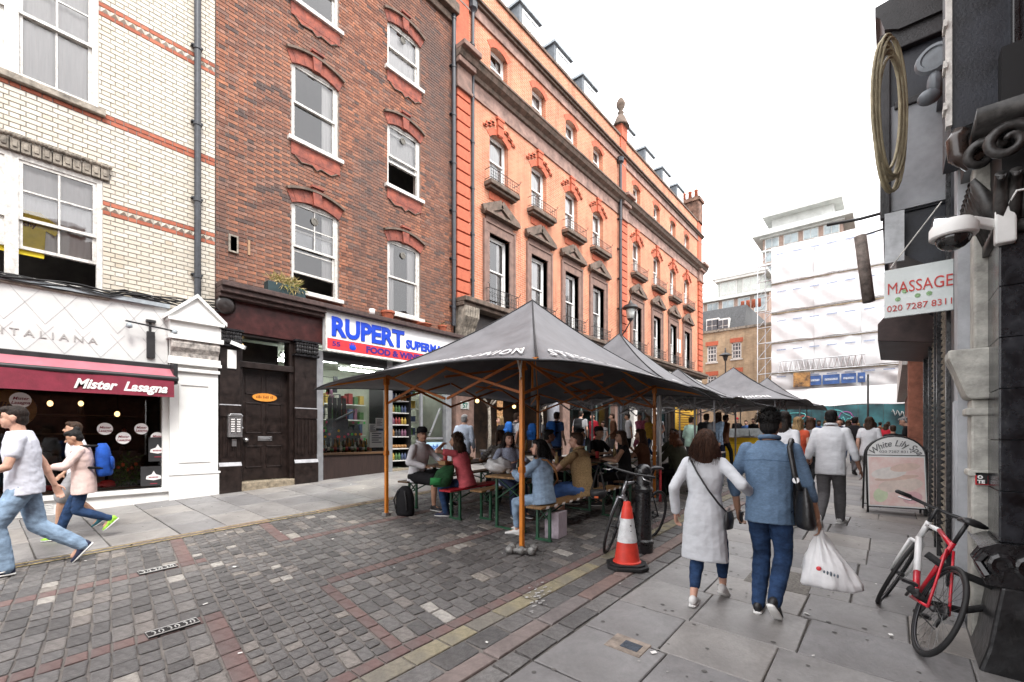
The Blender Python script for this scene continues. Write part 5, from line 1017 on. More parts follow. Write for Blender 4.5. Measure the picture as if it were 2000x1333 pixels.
# projecting bay with pale panel in a dark frame
xb0 = -.08; m = MB(); m.box(xb0, 6.42, 4.1, XR+.1, 11.2, 6.0); m.build('bay_carcass', NAVYP, rb)
m = MB(); m.box(xb0+.06, 6.39, 4.12, XR, 6.42, 5.25); m.build('bay_panel', M('bay_grey_panel', (.3,.31,.33), .5, var=.2, vs=2), rb)
m = MB(); m.box(xb0-.02, 6.34, 4.05, xb0+.07, 6.42, 6.02); m.box(xb0-.02, 6.34, 5.82, XR, 6.42, 6.04); m.box(xb0+.1, 6.36, 5.2, XR, 6.4, 5.28); m.build('bay_frame', MATS['dark_cornice_paint'], rb, bevel=.012)
m = MB(); m.prism([(-.0,4.1),(.5,4.1),(.42,3.7),(.0,3.35)], lambda u, w, d: (XR-u, d, w), 6.45, 9.5); m.build('bay_soffit', NAVYP, rb)
for y in ():
    m = MB(); m.prism([(.02,4.45),(.12,4.5),(.2,4.75),(.42,4.9),(.5,5.05),(.02,5.08)], lambda u, w, d: (XR-u, d, w), y, y+.16); m.build('console_bracket', MATS['dark_cornice_paint'], rb, bevel=.015)
m = MB(); m.lathe([(.0,0),(.13,0),(.15,.03),(.13,.06),(.1,.065),(.09,.05),(0,.055)], onY(1827, 118, 5.9), 20, (-.2,-1,.1)); m.ell(onY(1826, 165, 5.9), (.06,.08,.14), 12, 8); m.ell(onY(1815, 190, 5.9), (.09,.08,.07), 12, 8); m.box(*onY(1835, 170, 5.95), XR+.1, 6.4, onY(1835,120,5.95).z); m.build('round_boss', M('blue_grey_paint', (.16,.18,.2), .4, var=.2), rb, auto=True)
m = MB(); m.tube([onY(1880,255,4.5), onY(1868,275,4.5), onY(1872,305,4.5), onY(1893,320,4.5), onY(1912,305,4.5), onY(1908,290,4.5)], [.05,.06,.06,.05,.045,.03], 10); m.build('scroll_bracket', M('brown_black_gloss', (.05,.032,.026), .25, var=.3, spec=.6), rb, smooth=True)
# coil of cable hanging from the cornice
CAB = M('beige_cable', (.36,.31,.2), .6, var=.2, vs=9)
cc = empty('cable_coil', (XR-.45, 5.4, 4.2), 0, 'hanging loops of beige cable under the dark cornice', 'cable')
for k in range(7):
    m = MB(); w = .10+.012*k; pts = []
    for q in range(25): t = 2*math.pi*q/25; pts.append((XR-.5+.075*math.sin(t)*1.3+.008*k, 5.35+.2*math.sin(t+.3)+.012*k, 4.72-.08*(k % 3)+(.62+.02*(k % 4))*math.cos(t)))
    m.tube(pts, .014, 6, True); m.build('loop', CAB, cc, smooth=True)
# pale stone column with flared bracket, downpipes
m = MB(); x0 = XR+.0; m.box(x0, 4.86, .0, x0+.26, 5.1, 1.98); m.prism([(.0,1.98),(-.03,2.0),(-.1,2.22),(-.13,2.3),(-.13,2.36),(.26,2.36),(.26,1.98)][::-1], lambda u, w, d: (x0+u, d, w), 4.8, 5.12); m.box(x0+.015, 4.88, 2.36, x0+.245, 5.1, 4.45); m.box(x0-.02, 4.84, 1.4, x0+.28, 5.1, 1.45); m.box(x0-.03, 4.84, 1.86, x0+.28, 5.1, 1.92); m.box(x0-.01, 4.86, 3.5, x0+.27, 5.1, 3.55); m.build('stone_pilaster', STONEW, rb, bevel=.014)
m = MB(); p = onX(1893, 932, XR-.005); m.box(XR+.02, 4.84, p.z-.05, XR+.09, 4.856, p.z+.04); stk = m.build('sticker', M('red_sticker', (.5,.02,.03), .5), rb); m = MB(); m.box(XR+.027, 4.832, p.z-.04, XR+.083, 4.838, p.z+.03); m.build('sticker_face', BLACK, rb); text('O\nTE', 'sticker_print', STK, rb, (XR+.03, 4.828, p.z-.003), (1,0,0), (0,0,1), .034, .001, .002)
dp = empty('service_pipe', (XR+.3, 4.72, .1), 0, 'grey and yellow jointed service pipe against the stone pilaster', 'pipe')
x = XR+.27; m = MB(); m.tube([(x,4.7,1.0),(x,4.7,1.6)], .035, 10); m.lathe([(.035,0),(.055,.01),(.055,.06),(.045,.07),(.05,.1),(.04,.16)], (x,4.7,.86), 10); m.build('grey_pipe', M('galvanised', (.4,.39,.37), .5, .3, var=.2), dp, auto=True)
m = MB(); m.tube([(x,4.7,.3),(x,4.7,.86)], .038, 10); m.build('yellow_pipe', M('yellow_pipe_paint', (.55,.42,.06), .5, var=.2), dp, smooth=True)
m = MB(); m.tube([(x+.01,4.74,1.6),(x+.01,4.74,4.3)], .05, 10); m.build('brown_downpipe', M('brown_pipe', (.13,.1,.09), .6, var=.3), dp, smooth=True)
# CCTV dome on white arm, flood lamp
cv = empty('dome_camera', (XR+.1, 4.5, 3.1), 0, 'white dome security camera on a bracket above the stone pilaster', 'camera')
p = onY(1862, 462, 4.3); q = onY(1945, 440, 4.38); m = MB(); m.lathe([(.0,.1),(.1,.1),(.125,.06),(.125,.0),(.115,-.01)], p, 20); m.build('housing', WHITEP, cv, auto=True)
m = MB(); m.ell(p+Vector((0,0,-.01)), (.095,.095,.085), 16, 9); m.build('dome', M('smoked_dome', (.02,.02,.02), .08, spec=.8), cv, smooth=True); m = MB(); m.bar(p+Vector((.08,0,.08)), q, .05, .06); m.box(q.x-.01, q.y-.05, q.z-.14, q.x+.09, q.y+.02, q.z+.1); m.build('arm', WHITEP, cv, bevel=.012)
m = MB(); m.tube([q+Vector((.04,-.02,.08)), q+Vector((.08,-.1,.16)), q+Vector((.2,-.05,.17)), q+Vector((.4,0,.2))], .008, 5); m.build('lead', WHITEP, cv, smooth=True)
p = onY(1838, 440, 5.4); fl = empty('flood_lamp', p, 0, 'small black flood lamp above the massage sign', 'lamp'); m = MB(); m.bar(p+Vector((-.06,0,.02)), p+Vector((.12,0,-.02)), .16, .09); m.build('body', BLACKM, fl, bevel=.015); m = MB(); m.bar(p+Vector((-.05,-.085,.0)), p+Vector((.06,-.085,-.02)), .01, .06); m.build('lens', M('lit_lens', (.9,.95,1), .3, var=.01, emit=4.), fl)
# massage sign hung across the pavement side
Ys = 5.9; a, b, c, d = onY(1727, 529, Ys), onY(1868, 505, Ys), onY(1868, 607, Ys), onY(1727, 620, Ys)
ms = empty('massage_sign', (b.x, Ys, c.z), 0, 'white hanging MASSAGE sign with red lettering and telephone number', 'sign')
x0, x1, z0, z1 = a.x, b.x, (c.z+d.z)/2, (a.z+b.z)/2; m = MB(); m.box(x0, Ys, z0, x1, Ys+.03, z1); m.build('board', M('sign_pale', (.68,.73,.72), .3, var=.08, vs=4), ms, bevel=.004)
text('MASSAGE', 'red_letters', M('sign_red_print', (.62,.06,.05), .4), ms, (x0+.02, Ys-.004, z0+(z1-z0)*.48), (1,0,0), (0,0,1), .16, .002, 0, 0, (x1-x0)*.9); text('020 7287 8311', 'number', MATS['sign_red_print'], ms, (x0+.02, Ys-.004, z0+(z1-z0)*.12), (1,0,0), (0,0,1), .085, .002, .0, 0, (x1-x0)*.9)
m = MB(); [m.lathe([(0,0),(.022,0),(.022,.003),(.008,.004),(0,.002)], (x0+(x1-x0)*u, Ys-.0005, z0+(z1-z0)*.38+v), 12, (0,-1,0)) for u, v in ((.48,.0),(.64,.005),(.3,.06),(.2,-.01))]; m.build('kiwi_slices', M('kiwi_green', (.3,.5,.25), .4, var=.3, vs=60), ms)
m = MB(); m.tube([(x0+.05,Ys,z1+.02),(XR-.1,Ys-.02,z1+.55)], .006, 5); m.tube([(x1,Ys+.015,z0+.1),(XR+.1,Ys+.015,z0+.1)], .02, 6); m.tube([(x1,Ys+.015,z1-.1),(XR+.1,Ys+.015,z1-.1)], .02, 6); m.build('stay', OLDWHITE, ms)
# projecting pole with cable over the street
m = MB(); a, b = onY(1680, 462, 13), onY(1697, 590, 13); m.tube([a, b], .12, 10); pl_ = empty('hanging_pole', (b.x, 13, b.z), 0, 'grey wooden pole slung from a cable over the street', 'pole'); m.build('pole', M('weathered_pole', (.2,.17,.15), .8, var=.3, vs=8), pl_, smooth=True)
m = MB(); m.tube([onY(1615, 440, 13), onY(1680, 428, 13), onY(1740, 412, 13), Vector((XR,13,onY(1740,405,13).z+.3))], .035, 6); m.tube([a, onY(1735, 445, 13)], .02, 5); m.build('cable', BLACKM, pl_, smooth=True)
# far red pillar with blue capital, further dark shop units on the right
rf = empty('far_right_shops', (XR, 20, gz(XR, 20)), 0, 'row of narrow shopfronts with red pillar and blue capital past the hoods', 'building')
m = MB(); rx(m, 16, 34, 0, 7.5, -9, -.1); m.build('wall', RBR, rf); m = MB(); rx(m, 13.6, 14.2, .2, 3.55, -.2, .18); m.build('red_pillar', M('red_sandstone', (.36,.14,.09), .8, var=.25, vs=5, bump=.3), rf, bevel=.02); m = MB(); rx(m, 13.5, 14.3, 3.55, 3.75, -.2, .3); rx(m, 13.4, 14.4, 3.75, 4.0, -.2, .42); m.build('blue_capital', M('blue_paint', (.02,.09,.26), .4, var=.3), rf, bevel=.03)
m = MB(); rx(m, 14.4, 15.5, .2, 3.4, -.2, .05); m.build('shop_door', NAVYP, rf); m = MB(); rx(m, 16, 34, 3.6, 4.6, -.1, .25); m.build('fascia', OLDWHITE, rf)
# ================================================================== TENTS
random.seed(21)
CANV = M('charcoal_canvas', (.14,.14,.151), .62, var=.16, vs=2.2, bump=.4, bs=4.5, stretch=(1,1,.6)); CANVD = M('black_canvas_edge', (.02,.02,.022), .8, var=.1)
ORANGE = M('orange_powder_coat', (.62,.2,.015), .4, var=.12, vs=7, spec=.5); LEGGREY = M('grey_leg', (.3,.3,.31), .4, .5, var=.15); LETW = M('white_print', (.7,.7,.7), .7, var=.1)
def tent(c, rot, hx, hy, ex, ey, ze, zp, leg, lb, words, pk=(0,0), truss=True, cap=0.):
    zg = gz(*c); r = empty('market_tent', (c[0], c[1], zg), rot, lb, 'tent', 'street food tents'); ze -= zg; zp -= zg
    cor = [(-ex,-ey),(ex,-ey),(ex,ey),(-ex,ey)]; P = Vector((pk[0], pk[1], zp))
    def surf(s, u, v):                                   # side s, u along the eave 0..1, v 0 eave .. 1 peak
        a, b = Vector((*cor[s], 0)), Vector((*cor[(s+1) % 4], 0)); e = a.lerp(b, u); q = e.lerp(Vector((P.x, P.y, 0)), v)
        z = ze+.07*(4*u*(1-u))*(1-v)+(zp-ze)*(.55*v+.45*v*v)-.10*math.sin(math.pi*u)*math.sin(math.pi*v)-.05*(1-v)*(abs(2*u-1)**6)
        return Vector((q.x, q.y, z))
    for s in range(4):
        m = MB(); nu, nv = 22, 14
        for j in range(nv+1):
            for i in range(nu+1): u, v = i/nu, j/nv; p = surf(s, u, v); p.z += .012*math.sin(u*23+s)*math.sin(v*9)*(1-v); m.v.append(tuple(p))
        m.f = [(j*(nu+1)+i, j*(nu+1)+i+1, (j+1)*(nu+1)+i+1, (j+1)*(nu+1)+i) for j in range(nv) for i in range(nu)]; m.t = [0]*len(m.f)
        o = m.build('canopy_panel', CANV, r, smooth=True, local=True); sm = o.modifiers.new('solid', 'SOLIDIFY'); sm.thickness = .006; sm.offset = -1
        m = MB(); m.tube([surf(s, 0, j/12)+Vector((0,0,.006)) for j in range(13)], .012, 5); m.tube([surf(s, i/16, 0) for i in range(17)], .013, 5); m.build('canopy_seam', CANVD, r, local=True, smooth=True)
        for (ws, wd, u0, u1, v0, v1) in words:
            if ws != s: continue
            cu = bpy.data.curves.new('t', 'FONT'); cu.body = wd; cu.size = 1; cu.offset = .012; cu.resolution_u = 2; cu.space_character = 1.15; t = bpy.data.objects.new('t', cu); COL.objects.link(t)
            me = bpy.data.meshes.new_from_object(t.evaluated_get(bpy.context.evaluated_depsgraph_get())); bpy.data.objects.remove(t); xs = [v.co.x for v in me.vertices]; w = max(xs)
            for v in me.vertices: uu, vv = u0+(u1-u0)*v.co.x/w, v0+(v1-v0)*v.co.y/.73; v.co = surf(s, uu, vv)+Vector((0,0,.03))
            me.materials.clear(); fin(bpy.data.objects.new('canopy_letters', me), LETW, r, local=True)
    lg = [(-hx,-hy),(hx,-hy),(hx,hy),(-hx,hy)]
    def under(x, y):
        k = max(abs(x)/ex, abs(y)/ey); v = 1-k; return ze+(zp-ze)*(.55*v+.45*v*v)-.04
    zt = under(hx, hy)-.1; cs, sn = math.cos(rot), math.sin(rot); feet = []
    for (x, y) in lg:
        zb = gz(c[0]+x*cs-y*sn, c[1]+x*sn+y*cs)-zg; feet.append((x, y, zb)); m = MB(); m.box(x-.024, y-.024, zb+.05, x+.024, y+.024, zt); l = m.build('leg', leg, r, local=True, bevel=.004)
        m = MB(); m.box(x-.032, y-.032, zb+.95, x+.032, y+.032, zb+1.02); m.box(x-.034, y-.034, zt-.12, x+.034, y+.034, zt-.02); m.build('leg_collar', leg if leg is not ORANGE else M('orange_bracket', (.5,.15,.01), .5), l, local=True); m = MB(); m.box(x-.05, y-.05, zb, x+.05, y+.05, zb+.055); m.build('foot_plate', STEEL, l, local=True)
    tl_ = leg if leg is not ORANGE else M('dark_orange_truss', (.36,.1,.012), .5, var=.15)  # truss bars: orange darkened to put the canopy's shade into the colour
    if truss:
        def bars(a, b, n, zl):
            a, b = Vector(a), Vector(b)
            for i in range(n):
                p, q = a.lerp(b, i/n), a.lerp(b, (i+1)/n); m = MB(); m.bar((p.x,p.y,zl), (q.x,q.y,zl-.42), .02, .032); m.build('truss_bar', tl_, r, local=True); m = MB(); m.bar((p.x+.02,p.y+.02,zl-.42), (q.x+.02,q.y+.02,zl), .02, .032); m.build('truss_bar', tl_, r, local=True)
        for i in range(4): bars((*lg[i],0), (*lg[(i+1) % 4],0), 2 if i % 2 == 0 or hy < 1.6 else 3, zt+.02)
        for (x, y) in ((0,-hy),(0,hy),(hx,0),(-hx,0)):
            m = MB(); m.bar((x,y,zt-.1),(x*.08,y*.08,zt+.25),.02,.03); m.build('truss_bar', tl_, r, local=True); m = MB(); m.bar((x,y,zt+.03),(x*.5,y*.5,zt-.1),.02,.03); m.build('truss_bar', tl_, r, local=True)
        for (x, y) in lg: m = MB(); m.bar((x,y,zt),(x*ex/hx*.97,y*ey/hy*.97,ze-.01),.02,.025); m.bar((x,y,zt-.05),(x*.2,y*.2,zp-.55),.02,.025); m.build('rafter', leg, r, local=True)
        m = MB(); m.tube([(P.x,P.y,zt-.1),(P.x,P.y,zp-.03)], .02, 8); m.build('centre_mast', leg, r, local=True)
    return r, surf, lg, zt, feet
T1, sf1, lg1, zt1, ft1 = tent((-4.72,6.2), R(0.5), 1.34, 2.0, 2.12, 2.75, 2.47, 4.02, ORANGE, 'charcoal canopy tent on orange legs over the crowded tables', [(0,'STREET FOOD UNION',.27,.95,.1,.25),(1,'STREET FOOD UNION',.05,.85,.1,.25)])
T2 = tent((-5.25,10.5), R(4), 1.45, 1.45, 2.05, 1.95, 2.66, 4.27, LEGGREY, 'charcoal canopy tent with grey legs behind the orange-legged tent', [(1,'STREET FOOD',.1,.8,.07,.2)])
T3 = tent((-5.0,20.2), R(2), 1.7, 1.5, 2.6, 2.2, 2.95, 4.5, LEGGREY, 'charcoal canopy tent sheltering the bright yellow food counter', [(0,'STREET FOOD UNION',.15,.85,.08,.2)])
T4 = tent((-4.7,25.2), R(2), 1.5, 1.5, 2.3, 2.1, 3.0, 4.55, LEGGREY, 'charcoal canopy tent farthest up the street behind the food counter', [], truss=False)
T5 = tent((-5.4,15.0), R(3), 1.45, 1.45, 2.0, 1.9, 2.75, 3.9, LEGGREY, 'low charcoal canopy tent between the grey-legged tent and the food counter tent', [(1,'UNION',.3,.7,.07,.2)])
# cord tied at the near corner, cast weights round the near leg
def loc1(x, y, z): return T1[0].matrix_basis @ Vector((x, y, z)) if isinstance(T1, tuple) else T1.matrix_basis @ Vector((x, y, z))
lx, ly, lz = ft1[1]; q = loc1(lx, ly, lz)
tw = empty('tent_weight', (q.x, q.y, gz(q.x, q.y)), .5, 'grey lumpy cast weights clamped around the orange tent leg', 'weight'); GALV = M('cast_grey', (.3,.3,.29), .5, .3, var=.35, vs=25, bump=.5, bs=40)
for s in (-1, 1):
    m = MB(); m.tube([(-.13,s*.075,.05),(.13,s*.075,.05)], .028, 8)
    for x in (-.13, 0, .13): m.ell((x,s*.075,.05), (.055,.05,.05), 10, 7)
    m.build('casting', GALV, tw, local=True, smooth=True)
cr_ = MB(); top = loc1(lx, ly, zt1); 
for k in range(4): cr_.tube([top+Vector((.03*math.cos(k),-.04,.12)), top+Vector((.04*math.cos(k*2),-.05,-.02)), top+Vector((.03*math.sin(k),-.045,-.16-.03*k))], .009, 5)
tag(cr_.build('tie_cord', OLDWHITE, None, smooth=True), 'frayed white cord knotted round the orange tent leg top', 'cord')
pw = MB(); pw.tube([(-3.28,8.2,gz(-3.28,8.2)+.6),(-3.28,8.2,2.45)], .024, 8); pq = empty('striped_pole', (-3.28,8.2,gz(-3.28,8.2)), 0, 'white and red pole standing beside the orange tent leg', 'pole'); pw.build('white_section', WHITEP, pq, smooth=True); m = MB(); m.tube([(-3.28,8.2,gz(-3.28,8.2)),(-3.28,8.2,gz(-3.28,8.2)+.6)], .026, 8); m.build('red_section', SGR, pq, smooth=True)
# ================================================================== BENCHES AND TABLES
GREEN = M('green_steel', (.012,.075,.035), .4, var=.15, spec=.5); PLANK = M('beer_bench_wood', (.30,.17,.07), .5, var=.35, vs=4, stretch=(9,.8,4), bump=.15); PLANKD = M('dark_bench_wood', (.13,.07,.035), .5, var=.35, vs=4, stretch=(9,.8,4)); REDE = M('red_bench_paint', (.42,.02,.03), .45, var=.15)
def bench(x, y0, L, lb, h=.47, w=.25, top=PLANK, table=False, rot=0., tape=False):
    cy = y0+L/2; z = gz(x, cy); r = empty('table' if table else 'bench', (x, cy, z), rot, lb, 'table' if table else 'bench', 'beer tables under the tents' if table else 'beer benches under the tents'); sl = .045*.9
    tz = lambda y: h+sl*y
    nb = 3 if table else 2
    for k in range(nb):
        a = -w/2+w*k/nb; b = a+w/nb-.004; m = MB(); m.add([(a,-L/2,tz(-L/2)-.028),(b,-L/2,tz(-L/2)-.028),(b,L/2,tz(L/2)-.028),(a,L/2,tz(L/2)-.028),(a,-L/2,tz(-L/2)),(b,-L/2,tz(-L/2)),(b,L/2,tz(L/2)),(a,L/2,tz(L/2))], [(0,3,2,1),(4,5,6,7),(0,1,5,4),(1,2,6,5),(2,3,7,6),(3,0,4,7)]); m.build('plank', top, r, local=True, bevel=.006)
    if tape:
        m = MB(); n = int(L/.09)
        for k in range(n):
            if k % 2: yy = -L/2+k*.09; m.add([(w/2+.002,yy,tz(yy)-.03),(w/2+.002,yy+.07,tz(yy)-.03),(w/2+.002,yy+.09,tz(yy)+.001),(w/2+.002,yy+.02,tz(yy)+.001)], [(0,1,2,3)])
        m.build('edge_tape', STK, r, local=True)
    for s in (-1, 1):
        yl = s*(L/2-.22); m = MB(); zb = sl*yl
        for q in (-1, 1): m.bar((q*(w/2-.03),yl,zb), (q*(w/2-.03),yl,tz(yl)-.03), .035, .03, (0,1,0))
        m.bar((-w/2+.03,yl,tz(yl)-.05),(w/2-.03,yl,tz(yl)-.05),.03,.03); m.bar((-w/2,yl,zb+.015),(w/2,yl,zb+.015),.035,.03)
        l = m.build('leg_frame', GREEN, r, local=True); m = MB(); m.bar((-w/2+.04,yl,h*.55+zb),(w/2-.04,yl,tz(yl)-.06),.012,.02,(0,1,0)); m.bar((w/2-.04,yl+.013,h*.55+zb),(-w/2+.04,yl+.013,tz(yl)-.06),.012,.02,(0,1,0)); m.bar((0,yl,h*.6+zb),(0,yl-s*.45,tz(yl)-.05),.012,.02); m.build('brace', GREEN, l, local=True)
    return r
bench(-3.45, 4.55, 2.2, 'wooden beer bench with striped edge seating the denim jacket woman', tape=True)
bench(-4.75, 4.85, 2.2, 'wooden beer bench with chequered tape end beside the red-ended bench', tape=True)
bench(-5.1, 4.55, 2.2, 'red painted beer bench under the woman in the pink shirt', top=REDE)
bench(-6.2, 4.6, 2.2, 'dark beer bench under the man in the brimmed hat', top=PLANKD)
bench(-4.1, 4.65, 2.2, 'worn wooden trestle table between the denim jacket and plaid shirt diners', h=.77, w=.55, table=True)
bench(-5.62, 4.75, 2.0, 'dark trestle table between the hat wearer and the pink shirted woman', h=.77, w=.5, top=PLANKD, table=True)
bench(-3.55, 7.1, 2.0, 'dark beer bench under the woman in sunglasses', top=PLANKD)
bench(-4.75, 7.2, 2.0, 'dark beer bench across from the sunglasses wearer', top=PLANKD)
bench(-4.15, 7.1, 2.0, 'dark trestle table before the woman in sunglasses', h=.77, w=.5, top=PLANKD, table=True)
bench(-3.2, 9.3, 2.0, 'grey trestle table past the striped pole', h=.77, w=.5, top=M('grey_table_wood', (.25,.22,.2), .6, var=.3, vs=4, stretch=(9,.8,4)), table=True)
# food on the tables
CARD = M('brown_card', (.42,.26,.13), .8, var=.15); FOODM = M('fried_food', (.45,.2,.05), .6, var=.4, vs=40, bump=.5)
for i, (x, y, lb) in enumerate(((-5.55,4.95,'brown card food box on the hat wearer\'s table'),(-4.0,5.75,'card tray of food before the plaid shirt diner'),(-4.2,5.4,'open card food tray in the middle of the worn table'),(-5.7,5.6,'card food box at the back of the dark table'))):
    z = gz(x, y)+.775; r = empty('food_box', (x, y, z), .4*i, lb, 'food box', 'food boxes on the tables'); m = MB(); m.add([(-.07,-.05,0),(.07,-.05,0),(.07,.05,0),(-.07,.05,0),(-.1,-.08,.06),(.1,-.08,.06),(.1,.08,.06),(-.1,.08,.06)], [(0,3,2,1),(0,1,5,4),(1,2,6,5),(2,3,7,6),(3,0,4,7)]); m.build('tray', CARD, r, local=True)
    m = MB(); [m.ell((random.uniform(-.05,.05),random.uniform(-.03,.03),.055), (.025,.022,.02), 7, 5) for _ in range(9)]; m.build('food', FOODM, r, local=True, smooth=True)
pb = empty('plastic_bag', (-4.35, 4.9, gz(-4.35,4.9)+.775), .4, 'crumpled clear plastic carrier bag lying on the worn trestle table', 'bag'); m = MB(); m.ell((0,0,.1), (.2,.14,.11), 22, 14)
for i, v in enumerate(m.v): p = Vector(v); n = .02*math.sin(p.x*43)*math.cos(p.y*37)+.015*math.sin(p.z*60+p.x*20); m.v[i] = tuple(p+p.normalized()*n)
m.build('film', M('milky_plastic', (.5,.5,.5), .25, var=.15, vs=15), pb, local=True, smooth=True)
rs = empty('table_sign', (-5.9, 6.6, gz(-5.9,6.6)+.775), .3, 'red and white frilled table number sign by the olive tree', 'sign'); m = MB(); m.box(-.12,-.01,.0,.12,.01,.32); m.build('board', STK, rs, local=True, bevel=.008); m = MB(); m.box(-.09,-.014,.05,.09,-.01,.27); m.build('red_face', SGR, rs, local=True)
bench(-6.0, 6.9, 1.8, 'dark trestle table behind the hat wearer holding the red sign', h=.77, w=.5, top=PLANKD, table=True)
rs.location = (-6.0, 7.1, gz(-6.0,7.1)+.745)
CUPM = [M('cup_%d' % i, c, .4, var=.08) for i, c in enumerate(((.7,.7,.68),(.5,.05,.05),(.3,.2,.08),(.1,.12,.2)))]
for i, (x, y) in enumerate(((-4.2,4.95),(-4.0,5.2),(-4.05,5.95),(-4.2,6.2),(-3.95,6.4),(-5.7,5.1),(-5.5,5.3),(-5.6,5.9),(-5.7,6.3),(-4.2,7.5),(-4.05,7.9),(-4.2,8.3),(-3.15,9.6),(-3.3,10.2),(-5.95,7.6),(-6.1,8.1))):
    z = gz(x, y)+.778; h = (.11,.13,.24,.12)[i % 4]; m = MB(); m.lathe([(.028,0),(.036,h*.6),(.036 if i % 4 != 2 else .014,h*.75),(.037 if i % 4 != 2 else .014,h),(.03 if i % 4 != 2 else 0,h)], (x, y, z), 10); tag(m.build('drinks_cup', CUPM[i % 4], None, smooth=True), (('white paper cup', 'red paper cup', 'brown glass bottle', 'dark blue cup')[i % 4] if i != 4 else 'white paper cup by the plaid shirt diner')+' on the '+('grey trestle table' if x > -3.5 else 'table holding the red sign' if x < -5.8 else 'dark table of the hat wearer' if x < -5 else 'worn trestle table' if y < 7 else 'table of the sunglasses wearer'), 'bottle' if i % 4 == 2 else 'cup', 'drinks on the beer tables')
# ================================================================== FOOD COUNTER
fc = empty('food_counter', (-4.1, 17.6, gz(-4.1,17.6)), 0, 'bright yellow panelled food counter under the far tent', 'counter'); YEL = M('yellow_panel', (.78,.5,.01), .45, var=.05); zc = gz(-4.1,17.6)
for k in range(4): m = MB(); m.box(-4.75, 17.5, zc+.05+.22*k, -3.4, 17.56, zc+.262+.22*k); m.build('panel_board', YEL, fc)
m = MB(); m.box(-4.75,17.56,zc,-3.4,18.4,zc+.92); m.build('carcass', BLACK, fc); m = MB(); m.box(-4.8,17.45,zc+.93,-3.35,18.45,zc+.98); m.build('worktop', STEEL, fc)
for k in range(3): m = MB(); m.box(-4.7+.44*k,17.6,zc+.98,-4.3+.44*k,17.95,zc+1.24); m.build('sneeze_guard', M('cloudy_acrylic', (.45,.5,.52), .2, var=.2, vs=8), fc)
mb_ = empty('menu_board', (-8.6, 21.5, gz(-8.6,21.5)), 0, 'tall yellow menu board with black frame on the left pavement', 'board'); a = onD(1318, 798, 22.5); b = onD(1345, 840, 22.5); m = MB(); zz = gz(a.x, a.y); ux = Vector((CT, ST, 0)); uz = Vector((0,0,1)); w = 1.05
for (o, u0, u1, z0, z1, mt, nm) in ((0,-.05,w+.05,.2,2.35,BLACKM,'frame'),(-.03,0,w,.95,2.3,M('menu_yellow', (.55,.33,.04), .5, var=.15),'face')): m = MB(); c0 = Vector((a.x, a.y, zz))+Vector((ST,-CT,0))*(-o); m.bar(c0+ux*u0+uz*(z0+z1)/2, c0+ux*u1+uz*(z0+z1)/2, .04, z1-z0); m.build(nm, mt, mb_)
m = MB(); [m.bar(Vector((a.x,a.y,zz))+Vector((ST,-CT,0))*.06+ux*.12+uz*(1.1+.12*k), Vector((a.x,a.y,zz))+Vector((ST,-CT,0))*.06+ux*random.uniform(.6,.95)+uz*(1.1+.12*k), .01, .03) for k in range(10)]; m.build('menu_lines', M('menu_print', (.2,.08,.02), .5), mb_)
# ================================================================== CONE, BOLLARD
cx, cy = -2.22, 4.62; z = gz(cx, cy); cn_ = empty('traffic_cone', (cx, cy, z), .55, 'red and white traffic cone on a black rubber base before the bollard', 'traffic cone'); CRED = M('cone_red', (.68,.05,.03), .5, var=.15, vs=5, bump=.1); CWH = M('cone_reflective', (.66,.68,.69), .35, var=.12, vs=20)
m = MB(); n = [( .21,.0),(.21,.025),(.19,.04)]; m.prism([(.215*x, .215*y) for x, y in ((1,.6),(.6,1),(-.6,1),(-1,.6),(-1,-.6),(-.6,-1),(.6,-1),(1,-.6))][::1], lambda u, w, d: (u, w, d), 0, .035); m.prism([(.18*x, .18*y) for x, y in ((1,.6),(.6,1),(-.6,1),(-1,.6),(-1,-.6),(-.6,-1),(.6,-1),(1,-.6))], lambda u, w, d: (u, w, d), .035, .055); m.build('base', RUBBER, cn_, local=True, bevel=.008)
for nm, mt, pr in (('lower_cone', CRED, [(.152,.05),(.15,.065),(.135,.075),(.105,.28)]), ('white_band', CWH, [(.107,.275),(.106,.29),(.071,.52),(.07,.53)]), ('upper_cone', CRED, [(.07,.525),(.05,.655),(.042,.665),(.04,.7),(.034,.71),(.0,.712)])): m = MB(); m.lathe(pr, (0,0,0), 28); m.build(nm, mt, cn_, local=True, auto=True)
m = MB(); [m.ell((.085*math.cos(-1.2),.085*math.sin(-1.2),zz_), .008, 7, 5) for zz_ in (.4,.46)]; m.build('rivet', BLACK, cn_, local=True)
x, y = -2.3, 5.22; z = gz(x, y); bl = empty('bollard', (x, y, z), 0, 'round black cast iron bollard behind the traffic cone', 'bollard'); m = MB(); m.lathe([(.115,-.05),(.115,.1),(.125,.11),(.125,.14),(.1,.16),(.094,.72),(.112,.73),(.118,.76),(.1,.78),(.085,.8),(.082,.93),(.1,.95),(.1,.99),(.085,1.02),(.05,1.05),(0,1.06)], (0,0,0), 24); m.build('shaft', BLACKP, bl, local=True, auto=True)
